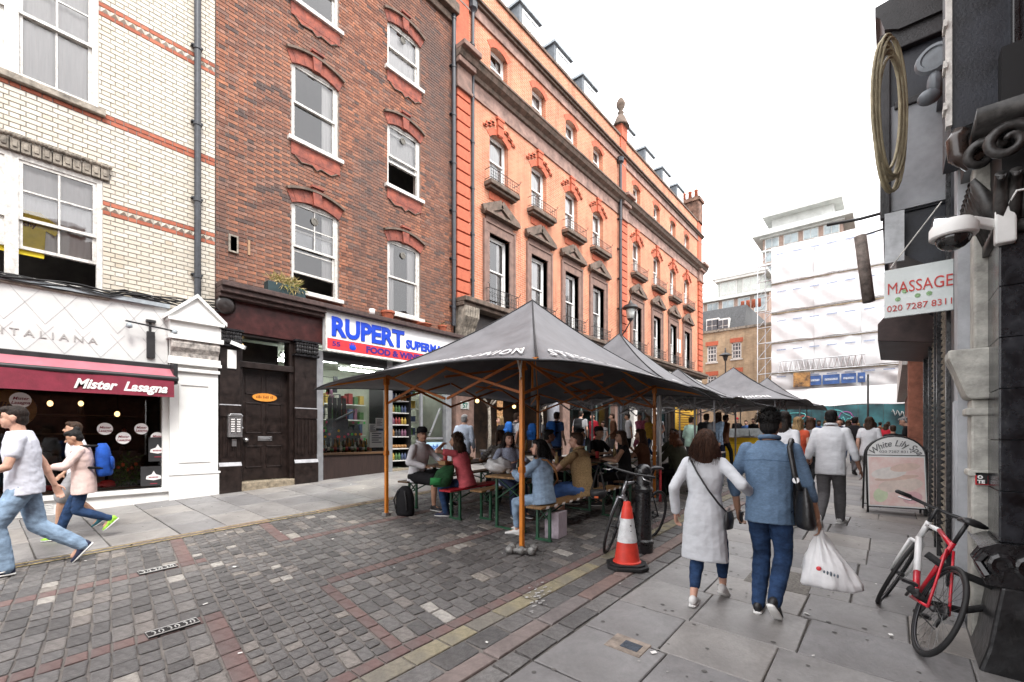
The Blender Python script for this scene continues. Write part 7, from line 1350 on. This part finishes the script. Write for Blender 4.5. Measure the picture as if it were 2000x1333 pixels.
def walk(H, s=.2, ph=1, arms=True, lift=.0):
    """mid-stride: leading foot flat, trailing foot on its toes"""
    p = dict(pelvis=(0, 0, .525*H-.25*s*s), lean=4, curl=.5); f, b = ('footR', 'footL') if ph > 0 else ('footL', 'footR')
    sx = lambda k: .075 if k[-1] == 'R' else -.075
    p[f] = (sx(f), s, .045*H); p[b] = (sx(b), -s*1.1, .085*H+lift); p['toe'+b[-1]] = (sx(b), 1, -.75-lift*2)
    if arms:
        for k, d in (('handR', -ph), ('handL', ph)): x = (.19 if k[-1] == 'R' else -.19)*H/1.7; p[k] = (x, .16*d*(1 if d > 0 else .7), (.485 if d < 0 else .51)*H)
    return p
def sitp(H, seat=.47, fy=.42, hy=.35, hz=.82, spread=.1, lean=6, **k):
    p = dict(pelvis=(0, 0, seat+.085), lean=lean, sit=True, footL=(-spread, fy, .045*H), footR=(spread, fy, .045*H), handL=(-.14, hy, hz), handR=(.14, hy, hz), elbL=(-1,-.4,-.5), elbR=(1,-.4,-.5), palmL=(0,0,1), palmR=(0,0,-1)); p.update(k); return p
def backpack(root, sk, mat, label, group=None, w=.29, hh=.42, d=.16):
    Mw = root.matrix_basis; H = sk['H']; c = sk['chest']-sk['fw']*(.068*H+.035+d*.45)+sk['sd']*(-.02); r = empty('backpack', Mw @ c, root.rotation_euler.z, label, 'backpack', group)
    u, f, x = sk['sd'], sk['fw'], Vector((1,0,0)); m = MB(); m.loft([(-u*hh*.5, x*w*.42, f*d*.4), (-u*hh*.42, x*w*.5, f*d*.5), (u*hh*.1, x*w*.5, f*d*.5), (u*hh*.36, x*w*.46, f*d*.42), (u*hh*.5, x*w*.3, f*d*.25)], 18); o = m.build('bag', mat, r, local=True, smooth=True); dm = o.modifiers.new('folds', 'DISPLACE'); tx = bpy.data.textures.get('folds_70') or bpy.data.textures.new('folds_70', 'CLOUDS'); tx.noise_scale = .07; dm.texture = tx; dm.strength = .012
    m = MB(); m.loft([(-u*hh*.3-f*d*.48, x*w*.36, f*d*.14), (-u*hh*.02-f*d*.5, x*w*.38, f*d*.16), (u*hh*.08-f*d*.46, x*w*.34, f*d*.1)], 14); m.build('pocket', mat, r, local=True, smooth=True)
    for s in (-1, 1): m = MB(); q = sk['sh'][s]-c; m.tube([u*hh*.42+x*s*.07, q+u*.05-f*.01-x*s*.05, q+f*.075-x*s*.045-u*.02, q+f*.075-x*s*.05-u*.2, -u*hh*.25+x*s*w*.46], .018, 6); m.build('strap', BLACKC, r, local=True, smooth=True)
    return r
# ------------------------------------------------------------------ the couple walking away
r, k = person('woman in long pale grey cardigan walking arm in arm with the denim-shirted man', (-1.28,4.2), 2, 1.585, dict(fem=True, skin='fair', hair=('wavy','auburn'), strands=1300, top=(LGREY,.97,.27), loose=.014, topname='cardigan', legs=(DENIM,'jeans',.86), shoes=SHOEW, sole=SOLEW), dict(pelvis=(0,0,.825), lean=2, footL=(-.06,-.12,.075), footR=(.1,.24,.11), toeL=(-.1,1,-.05), toeR=(.1,1,-.5), handL=(-.24,-.04,.80), handR=(.36,.13,.99), elbR=(.6,-.6,-.5), palmR=(0,0,-1), curl=.7, look=4), 'hi')
wom, wk = r, k
sb = empty('shoulder_bag', r.matrix_basis @ Vector((.2,.05,.85)), 0, 'small black shoulder bag on a thin strap across the grey cardigan', 'bag'); m = MB(); Mw = r.matrix_basis; w = lambda x, y, z: Mw @ Vector((x, y, z))
m.tube([w(-.1,.04,1.345), w(-.1,-.09,1.3), w(-.02,-.135,1.17), w(.07,-.14,1.03), w(.15,-.13,.92), w(.2,-.06,.84), w(.19,.08,.86)], .008, 6); m.build('strap', SHOEB, sb, smooth=True); m = MB(); m.loft([(w(.205,-.02,.7), (.028,0,0), (0,.09,0)), (w(.21,-.02,.78), (.032,0,0), (0,.1,0)), (w(.205,-.02,.85), (.02,0,0), (0,.08,0))], 12); m.build('pouch', SHOEB, sb, smooth=True)
r, k = person('man in blue denim shirt and dark jeans walking away with a black shoulder bag', (-.8,4.35), -3, 1.755, dict(skin='tan', hair=('spiky','black'), strands=700, top=(JSHIRT,.72,.08), loose=.016, collar=True, legs=(DENIM,'jeans',1.), legw=.004, shoes=SHOEB, sole=SOLEW), dict(pelvis=(0,0,.92), lean=2, footL=(-.075,-.02,.082), footR=(.08,-.16,.17), toeL=(-.12,1,0), toeR=(.1,1,-.9), handL=(-.27,.08,.86), handR=(.34,.06,.83), elbL=(-1,-.7,0), elbR=(1,-.7,0), curl=.8, look=2), 'hi')
man, mk = r, k; Mw = r.matrix_basis; w = lambda x, y, z: Mw @ Vector((x, y, z))
# yoke seam and cuffs
m = MB(); m.tube([w(-.185+.37*i/12, -.142+.05*abs(i/6-1)**2, 1.315-.012*abs(i/6-1)) for i in range(13)], .003, 5); m.build('yoke_seam', cloth('seam_blue', (.05,.09,.16)), man)
bg_ = empty('black_handbag', w(.27,-.04,.9), 0, 'black leather tote bag hanging from the denim-shirted man\'s shoulder', 'bag'); LEA = M('black_bag_leather', (.013,.013,.014), .35, var=.25, vs=9, bump=.2, spec=.5)
m = MB(); m.tube([w(.19,.09,1.12), w(.17,.085,1.4), w(.165,.0,1.475), w(.17,-.09,1.42), w(.215,-.13,1.2), w(.25,-.12,1.08)], .021, 7); m.build('strap', LEA, bg_, smooth=True); m = MB(); m.loft([(w(.27,-.03,.78), (.055,.02,0), (-.05,.15,0)), (w(.27,-.03,.82), (.065,.02,0), (-.055,.165,0)), (w(.26,-.03,.98), (.05,.02,0), (-.05,.15,0)), (w(.245,-.03,1.1), (.02,.01,0), (-.04,.11,0))], 16); m.build('body', LEA, bg_, smooth=True); m = MB(); m.lathe([(.024,-.01),(.028,0),(.024,.01)], w(.225,-.135,1.16), 10, (0,1,0)); m.build('ring', STEEL, bg_)
cb_ = empty('carrier_bag', w(.42,.05,.6), 0, 'bulging white plastic carrier bag with red emblem hanging from the man\'s hand', 'bag'); hd_ = k['wri'][1]; hx, hy_, hz_ = hd_.x+.02, hd_.y+.02, hd_.z-.085; m = MB(); secs = []
for (dz, a, b_, ox) in ((0,.012,.012,0),(-.06,.03,.025,.0),(-.14,.075,.05,.012),(-.24,.135,.085,.03),(-.34,.17,.105,.05),(-.40,.185,.11,.06),(-.445,.19,.105,.065),(-.47,.16,.08,.06),(-.475,.05,.03,.06)): secs.append((Vector((hx+ox, hy_, hz_+dz)), Vector((a,0,0)), Vector((0,b_,0))))
m.loft(secs, 40)
for i, v in enumerate(m.v):
    p = Vector(v); t = (hz_-p.z)/.47; an = math.atan2(p.y-hy_, p.x-hx-.06*t); a_ = .012*math.sin(an*11+2*t)*min(1, t*3)+.014*math.sin(an*5+t*9)*t+.01*math.sin(an*17-t*6); m.v[i] = tuple(Mw @ (p+Vector((math.cos(an), math.sin(an), .2*math.sin(an*7)*t))*a_))
m.build('film', M('white_polythene', (.74,.74,.75), .35, var=.05, vs=8, bump=.2, bs=20), cb_, smooth=True); ctr = Vector((hx+.06, hy_-.123, hz_-.33)); m = MB()
m.ell(Mw @ (ctr+Vector((-.05,-.006,.03))), (.018,.006,.018), 10, 7); m.build('red_emblem', SGR, cb_, smooth=True); m = MB(); [m.ell(Mw @ (ctr+Vector((-.015+.022*k,-.006-.001*k,.012-.004*k))), (.007,.005,.012+.004*(k % 3)), 7, 5) for k in range(5)]; m.build('bag_print', M('print_grey_teal', (.1,.13,.16), .5), cb_, smooth=True)
m = MB(); pp = Mw @ (k['wri'][-1]+Vector((.02,.03,-.08))); m.box(pp.x-.012, pp.y-.03, pp.z-.06, pp.x+.012, pp.y+.03, pp.z+.05); tag(m.build('mobile_phone', SHOEB, None, bevel=.006), 'dark mobile phone held low in the denim-shirted man\'s left hand', 'phone')
# ------------------------------------------------------------------ left: passers-by
r, k = person('man in pale lilac T-shirt and washed jeans striding past the restaurant', (-6.78,.38), 172, 1.74, dict(skin='fair', hair=('short','dark'), top=(cloth('lilac_white', (.62,.64,.72), .06),.27,.055), loose=.03, legs=(LDENIM,'jeans',1.), legw=.014, shoes=SHOEN, sole=SOLEW), {**walk(1.74,.3,-1), 'footL':(-.07,.12,.078), 'footR':(.07,-.42,.2), 'toeR':(.1,1,-1.2), 'handL':(-.2,.34,1.0), 'handR':(.24,-.2,.86), 'nod':5}, 'hi')
m = MB(); m.tube([r.matrix_basis @ (k['ank'][-1]+Vector((-.052,.0+.02*q,-.03+.02*(q-2)**2*.12))) for q in range(6)], .006, 5); m.build('shoe_stripe', SOLEW, r)
r, k = person('girl in blush top and jeans with lime trainers reading a phone as she walks', (-7.85,.95), 168, 1.43, dict(fem=True, skin='tan', hair=('bun','black'), top=(BLUSH,.8,.11), loose=.025, legs=(DENIM,'jeans',.98), shoes=SHOEG), {**walk(1.43,.24,1,lift=.12), 'handL':(-.05,.31,.93), 'handR':(.07,.32,.92), 'elbL':(-1,-.2,-.8), 'elbR':(1,-.2,-.8), 'nod':24, 'palmL':(0,0,-1), 'palmR':(0,0,1)}, 'hi'); backpack(r, k, cloth('royal_blue', (.02,.09,.42), .2), 'royal blue backpack worn by the girl in the blush top')
p = r.matrix_basis @ Vector((.0,.41,.93)); m = MB(); m.box(p.x-.04, p.y-.075, p.z-.005, p.x+.04, p.y+.075, p.z+.005); tag(m.build('mobile_phone', STK, None, bevel=.003), 'white mobile phone held flat by the girl in the blush top', 'phone')
r, k = person('youth in shorts and teal trainers walking beyond the girl with the blue backpack', (-8.5,.98), 170, 1.5, dict(skin='warm', hair=('short','brown'), top=(WHITEC,.25,.1), loose=.02, legs=(GREYC,'shorts',.45), legw=.02, shoes=SHOET), walk(1.5,.2,-1), 'mid')
# ------------------------------------------------------------------ seated diners under the orange-legged tent
SEATG = 'people seated under the tents'
person('man in dark brimmed hat, white shirt and black shorts with legs crossed on the bench', (-6.12,4.85), -78, 1.74, dict(skin='tan', hair=('short','dark'), hat=('brim', BLACKC), top=(WHITEC,.95,.08), loose=.022, collar=True, legs=(BLACKC,'shorts',.46), legw=.02, shoes=SHOEB), sitp(1.74, handL=(-.12,.42,.8), handR=(.2,.32,.72), footL=(-.02,.62,.2), footR=(.1,.42,.08), toeL=(0,1,-.25), look=-25, lean=8, knee=(0,1,.8)), 'mid', SEATG)
r, k = person('woman with curly brown hair in coral pink shirt resting chin on hand', (-5.1,5.0), 108, 1.66, dict(fem=True, skin='tan', hair=('curly','brown'), strands=500, top=(PINK,.3,.06), loose=.018, legs=(DENIM,'jeans',1.), shoes=SHOEN), sitp(1.66, lean=16, handL=(-.12,.36,1.12), handR=(.1,.4,.84), look=12, footL=(-.12,.3,.075), footR=(.1,.42,.075)), 'mid', SEATG)
gp = empty('green_rucksack', (-5.25,4.62,gz(-5.25,4.62)+.48), .5, 'dark green rucksack on the lap of the curly haired woman', 'rucksack'); m = MB(); m.loft([(Vector((0,0,.02)), (.13,0,0), (0,.1,0)), (Vector((0,0,.1)), (.16,0,0), (0,.12,0)), (Vector((.05,.04,.26)), (.14,0,0), (0,.1,0)), (Vector((.1,.06,.34)), (.08,0,0), (0,.06,0))], 16); m.build('bag', cloth('green', (.02,.075,.03), .3), gp, local=True, smooth=True); m = MB(); m.loft([(Vector((-.06,-.1,.06)), (.09,0,0), (0,.04,0)), (Vector((-.05,-.1,.16)), (.09,0,0), (0,.04,0))], 12); m.build('pocket', cloth('bright_green', (.03,.2,.06), .2), gp, local=True, smooth=True)
bp_ = empty('black_rucksack', (-5.88,4.42,gz(-5.88,4.42)), .3, 'black rucksack standing on the setts by the orange tent leg', 'rucksack'); m = MB(); m.loft([(Vector((0,0,.0)), (.14,0,0), (0,.1,0)), (Vector((0,0,.05)), (.16,0,0), (0,.115,0)), (Vector((0,0,.28)), (.155,0,0), (0,.11,0)), (Vector((0,0,.4)), (.12,0,0), (0,.08,0)), (Vector((0,0,.46)), (.05,0,0), (0,.04,0))], 18); m.build('bag', BLACKC, bp_, local=True, smooth=True); m = MB(); m.tube([(-.1,-.1,.1),(-.13,-.115,.25),(-.06,-.1,.4)], .012, 6); m.tube([(.1,-.1,.1),(.1,-.115,.25),(.06,-.1,.4)], .012, 6); m.build('zip', SHOEB, bp_, local=True)
person('woman with dark bob in blue-grey top and black cardigan facing across the worn table', (-4.75,5.55), -112, 1.66, dict(fem=True, skin='fair', hair=('wavy','dark'), strands=300, top=(PURP,.95,.06), loose=.02, legs=(NAVYC,'trousers',1.), shoes=SHOEB), sitp(1.66, hz=.84, look=-8), 'mid', SEATG)
r, k = person('woman in pale denim jacket, light jeans and white trainers seated on the striped bench', (-3.48,4.82), 98, 1.64, dict(fem=True, skin='fair', hair=('long','black'), strands=500, top=(LDENIM,.96,.05), topname='jacket', loose=.03, legs=(LDENIM,'jeans',.9), shoes=SHOEW), sitp(1.64, lean=5, fy=.44, handL=(-.08,.4,.86), handR=(.1,.38,.84), look=35, footL=(.02,.42,.075), footR=(.14,.5,.09), toeR=(.2,1,-.1)), 'hi', SEATG)
m = MB(); Mw = r.matrix_basis; m.tube([Mw @ Vector(p) for p in ((-.1,.08,1.06),(-.08,-.09,1.04),(.02,-.155,.92),(.12,-.14,.78),(.17,-.04,.68))], .012, 6); m.build('bag_strap', TANL, r, smooth=True)
person('man in tan checked short-sleeved shirt and blue shorts eating at the worn table', (-3.42,5.7), 92, 1.78, dict(skin='fair', hair=('crop','brown'), top=(KHAKI,.3,.07), loose=.022, collar=True, legs=(BLUEC,'shorts',.46), legw=.02, shoes=SHOEB), sitp(1.78, lean=7, handL=(-.1,.44,.88), handR=(.1,.42,.87), look=10, nod=4, footL=(-.1,.3,.08), footR=(.12,.42,.08)), 'hi', SEATG)
tb_ = empty('shopping_bag', (-3.45,5.05,gz(-3.45,5.05)), .2, 'pale striped paper shopping bag under the striped bench', 'bag'); m = MB(); m.box(-.1,-.15,0,.1,.15,.34); m.build('paper', M('pale_mauve_paper', (.5,.44,.5), .8, var=.2, vs=9, stretch=(1,9,1)), tb_, local=True, bevel=.008)
def sit_at(label, x, y, hd, wear, **k): return person(label, (x, y), hd, k.pop('H', 1.68), wear, sitp(1.68, **k), 'mid', SEATG)
sit_at('woman with tied brown hair in patterned grey top on the red bench', -5.12, 5.85, 60, dict(fem=True, skin='tan', hair=('pony','brown'), top=(TEALC,.4,.06), legs=(BLACKC,'trousers',1.), shoes=SHOEB), look=-50)
sit_at('person in grey vest with black hair turned away at the taped bench', -4.72, 6.55, -40, dict(skin='brown', hair=('short','black'), top=(GREYC,.05,.06), legs=(BLACKC,'trousers',1.), shoes=SHOEB))
sit_at('dark haired man in grey shirt at the far end of the worn table', -4.72, 7.45, -70, dict(skin='tan', hair=('short','black'), top=(GREYC,.9,.06), legs=(BLACKC,'trousers',1.)), lean=14)
sit_at('man in black baseball cap behind the plaid shirt diner', -4.55, 8.05, -95, dict(skin='warm', hair=('crop','dark'), hat=('cap', BLACKC), top=(BLACKC,.3,.06), legs=(NAVYC,'trousers',1.)))
sit_at('woman with long brown hair and sunglasses in a black dress', -3.58, 7.4, 118, dict(fem=True, skin='warm', hair=('long','brown'), top=(BLACKC,.05,.06), legs=(BLACKC,'skirt',.6), shoes=SHOEB), look=25)
sit_at('woman with auburn hair in brown top beside the sunglasses wearer', -3.6, 8.25, 100, dict(fem=True, skin='warm', hair=('wavy','auburn'), top=(BROWNC,.3,.06), legs=(BLACKC,'trousers',1.)), look=20)
sit_at('woman with curly fair hair in olive jacket hunched by the striped pole', -3.05, 8.75, 70, dict(fem=True, skin='fair', hair=('curly','ginger'), top=(OLIVEC,.95,.06), loose=.03, legs=(BLACKC,'trousers',1.)), lean=22)
sit_at('dark haired man at the grey table behind the olive jacket', -3.5, 9.6, 60, dict(skin='warm', hair=('short','black'), top=(OLIVEC,.9,.06), legs=(BLACKC,'trousers',1.)))
sit_at('person with short black hair in maroon vest at the grey table', -2.75, 9.9, 90, dict(skin='dark', hair=('short','black'), top=(cloth('maroon', (.09,.012,.015)),.05,.06), legs=(BLACKC,'trousers',1.)), lean=12)
person('shopkeeper in dark waistcoat standing behind the supermarket till', (XF-1.9,5.55), -95, 1.66, dict(skin='brown', hair=('short','black'), top=(PURP,.9,.08), legs=(BLACKC,'trousers',1.)), dict(nod=15), 'mid')
# ------------------------------------------------------------------ pedestrians placed by image column and distance
def ped(label, px, pyt, depth, hd, wear, pose=None, H=None, lod='lo', group='people walking up the street', bag=None, bl=None):
    q = onD(px, pyt, depth); x, y = q.x, q.y; hh = H or max(1.52, min(1.86, q.z-gz(x, y))); r, k = person(label, (x, y), hd, hh, wear, pose or walk(hh, random.uniform(.12,.26), random.choice((-1,1))), lod, group)
    if bag: backpack(r, k, bag, bl, 'backpacks worn by walkers')
    return r, k
def W(top, sl, legs, ln=1., hair=('short','dark'), skin='fair', fem=False, shoes=SHOEB, hat=None, **k): return dict(top=(top,sl,.08), legs=(legs,'trousers' if ln > .6 else 'shorts',ln), hair=hair, skin=skin, fem=fem, shoes=shoes, loose=.02, hat=hat, **k)
RB = cloth('bright_blue_nylon', (.03,.16,.55), .2)
ped('white-haired man in pale blue shirt passing the olive tree', 905, 806, 9.9, 20, W(cloth('pale_blue', (.5,.58,.7), .08),.95,GREYT,hair=('crop','grey')), lod='mid', group=None)
ped('blonde woman coming along the pavement by the olive tree', 981, 822, 11.6, 150, W(BLACKC,.3,DENIM,hair=('long','blond'),fem=True), lod='mid')
for i, (px, py, d, tp, hr, sk, lb) in enumerate(((1006,804,11.4,WHITEC,'brown','fair','white T-shirt passing the orange pole'),(1050,808,11.6,LGREY,'dark','tan','grey T-shirt walking among the backpackers'),(1085,802,11.8,BLUEC,'brown','fair','dark blue T-shirt leading the backpackers'))):
    ped('youth with bright blue backpack and '+lb, px, py, d, -18+i*8, W(tp,.28,(KHAKI,BLACKC,NAVYC)[i],.5 if i else 1.,('short',hr),sk), lod='mid', bag=RB, bl='bright blue backpack of the youth in '+lb)
ped('man with black rucksack outside the green glazed shop', 1133, 800, 15, 10, W(GREYC,.3,NAVYC), bag=BLACKC, bl='black rucksack of the man outside the green glazed shop')
ped('woman in red hooded jacket outside the green glazed shop', 1160, 806, 15.4, 165, W(REDC,.95,BLACKC,hair=('short','dark'),fem=True))
ped('child in black and white patterned outfit beside the red jacket', 1179, 815, 15.6, 175, W(STRIPE,.1,STRIPE,.9,('bun','brown'),fem=True), H=1.4)
ped('man in brown shirt and headband beside the dark shop pillar', 1199, 806, 16.2, 120, W(BROWNC,.9,GREYT,hair=('short','auburn')))
ped('man in white T-shirt and dark shorts eating on the pavement', 1229, 806, 17, 110, W(WHITEC,.28,BLACKC,.5,skin='tan'))
ped('woman in pink patterned dress raising one arm', 1251, 803, 17.2, 170, W(cloth('pink_pattern', (.55,.16,.26), .4, 30),.1,MATS['cloth_pink_pattern'],.55,('crop','grey'),fem=True,skin='fair'), pose={**walk(1.65,.12), 'handL':(-.2,.05,1.78), 'elbL':(-1,.2,.3)})
ped('woman in mustard top beside the orange tent leg', 1268, 810, 16.5, 150, W(YELC,.1,DENIM,1.,('long','blond'),fem=True))
ped('fair haired woman in straw hat and pale waistcoat', 1288, 808, 17.5, 160, W(LGREY,.1,WHITEC,1.,('long','blond'),fem=True,hat=('brim', CARD)))
ped('person in mint shirt with dark strap queueing by the yellow menu board', 1348, 812, 13.2, -20, W(MINT,.6,GREYT,hair=('crop','brown')), lod='mid')
ped('man in grey T-shirt with small black backpack at the food queue', 1378, 806, 13.6, -10, W(GREYC,.3,BLACKC,.5,('short','brown')), bag=BLACKC, bl='small black drawstring backpack in the food queue', lod='mid')
ped('woman in pale denim jacket with silver bag at the food queue', 1400, 803, 13.4, -25, W(LDENIM,.95,NAVYC,.85,('wavy','brown'),fem=True,shoes=SHOEW), lod='mid')
ped('man in brown jacket waiting before the yellow counter', 1414, 808, 15, -40, W(BROWNC,.95,BLACKC,skin='brown',hair=('short','black')))
ped('cook in blue shirt behind the yellow counter', 1458, 820, 21, 170, W(BLUEC,.4,BLACKC))
ped('cook in black behind the yellow counter', 1472, 816, 20.5, 175, W(BLACKC,.4,BLACKC,hair=('short','black')))
ped('cook in dark apron and red cap at the back of the food tent', 1440, 815, 21.5, 165, W(BLACKC,.4,BLACKC,hat=('cap',REDC)))
WG = 'people walking up the street'
ped('woman with long dark hair in white jacket close in front of the denim-shirted man', 1528, 797, 6.6, -8, W(WHITEC,.95,BLACKC,1.,('long','dark'),fem=True), lod='mid', H=1.74)
ped('blonde woman in orange-red top walking beside the white shirt', 1556, 811, 8.6, -12, W(ORANGEC,.1,DENIM,1.,('long','blond'),fem=True), lod='mid')
ped('woman with auburn hair ahead of the orange-red top', 1582, 811, 10.5, -8, W(GREYC,.5,BLACKC,1.,('long','auburn'),fem=True))
person('man in white rolled-sleeve shirt and grey trousers striding up the pavement', (-.71,8.3), -6, 1.79, dict(skin='brown', hair=('crop','black'), top=(WHITEC,.7,.09), loose=.026, collar=True, legs=(GREYT,'trousers',1.), legw=.012, shoes=SHOEW), {**walk(1.79,.28,1), 'handR':(.34,.12,.86), 'handL':(-.3,-.1,.85)}, 'mid', WG)
ped('woman in white T-shirt and striped trousers beside the A-board', 1697, 811, 10.8, -8, W(WHITEC,.3,STRIPE,.95,('long','brown'),fem=True,shoes=TANL), lod='mid')
ped('grey-haired man in black T-shirt looking down at his hands by the red pillar', 1777, 797, 12.4, 78, W(BLACKC,.28,BLACKC,1.,('crop','grey')), pose={**walk(1.75,.03,1), 'handL':(-.1,.34,1.12), 'handR':(.1,.34,1.12), 'nod':28}, lod='mid', group=None)
ped('person with dark hair half hidden behind the A-board', 1745, 826, 12.0, 10, W(BLACKC,.3,NAVYC,hair=('short','brown')), H=1.55)
hues = [(NAVYC,'navy'),(WHITEC,'white'),(BLACKC,'black'),(GREYC,'grey'),(OLIVEC,'olive'),(LGREY,'pale grey'),(BROWNC,'brown'),(REDC,'red'),(BLUEC,'blue'),(MINT,'mint')]
hs = [('short','dark'),('long','brown'),('short','black'),('long','blond'),('crop','grey'),('wavy','dark')]
for i, (px, d) in enumerate(((1640,15),(1656,17),(1668,13.5),(1676,19),(1690,21),(1706,16),(1718,23),(1730,18.5),(1600,18),(1612,22),(1590,26),(1645,25),(1662,28),(1735,27),(1575,21),(1540,24),(1552,29),(1625,30))):
    c, cn2 = hues[i % 10]; h_, hn = hs[i % 6]
    ped('distant walker in %s top with %s %s hair in the crowd before the hoarding' % (cn2, {'short':'short','long':'long','crop':'cropped','wavy':'wavy'}[h_], hn), px, 818, d, random.uniform(-25, 20) if i % 4 else 175, W(c,.5,(BLACKC,DENIM,GREYT)[i % 3],1.,(h_,hn),('fair','tan','brown')[i % 3],h_ in ('long','wavy')), H=random.uniform(1.58,1.78), group='distant crowd')
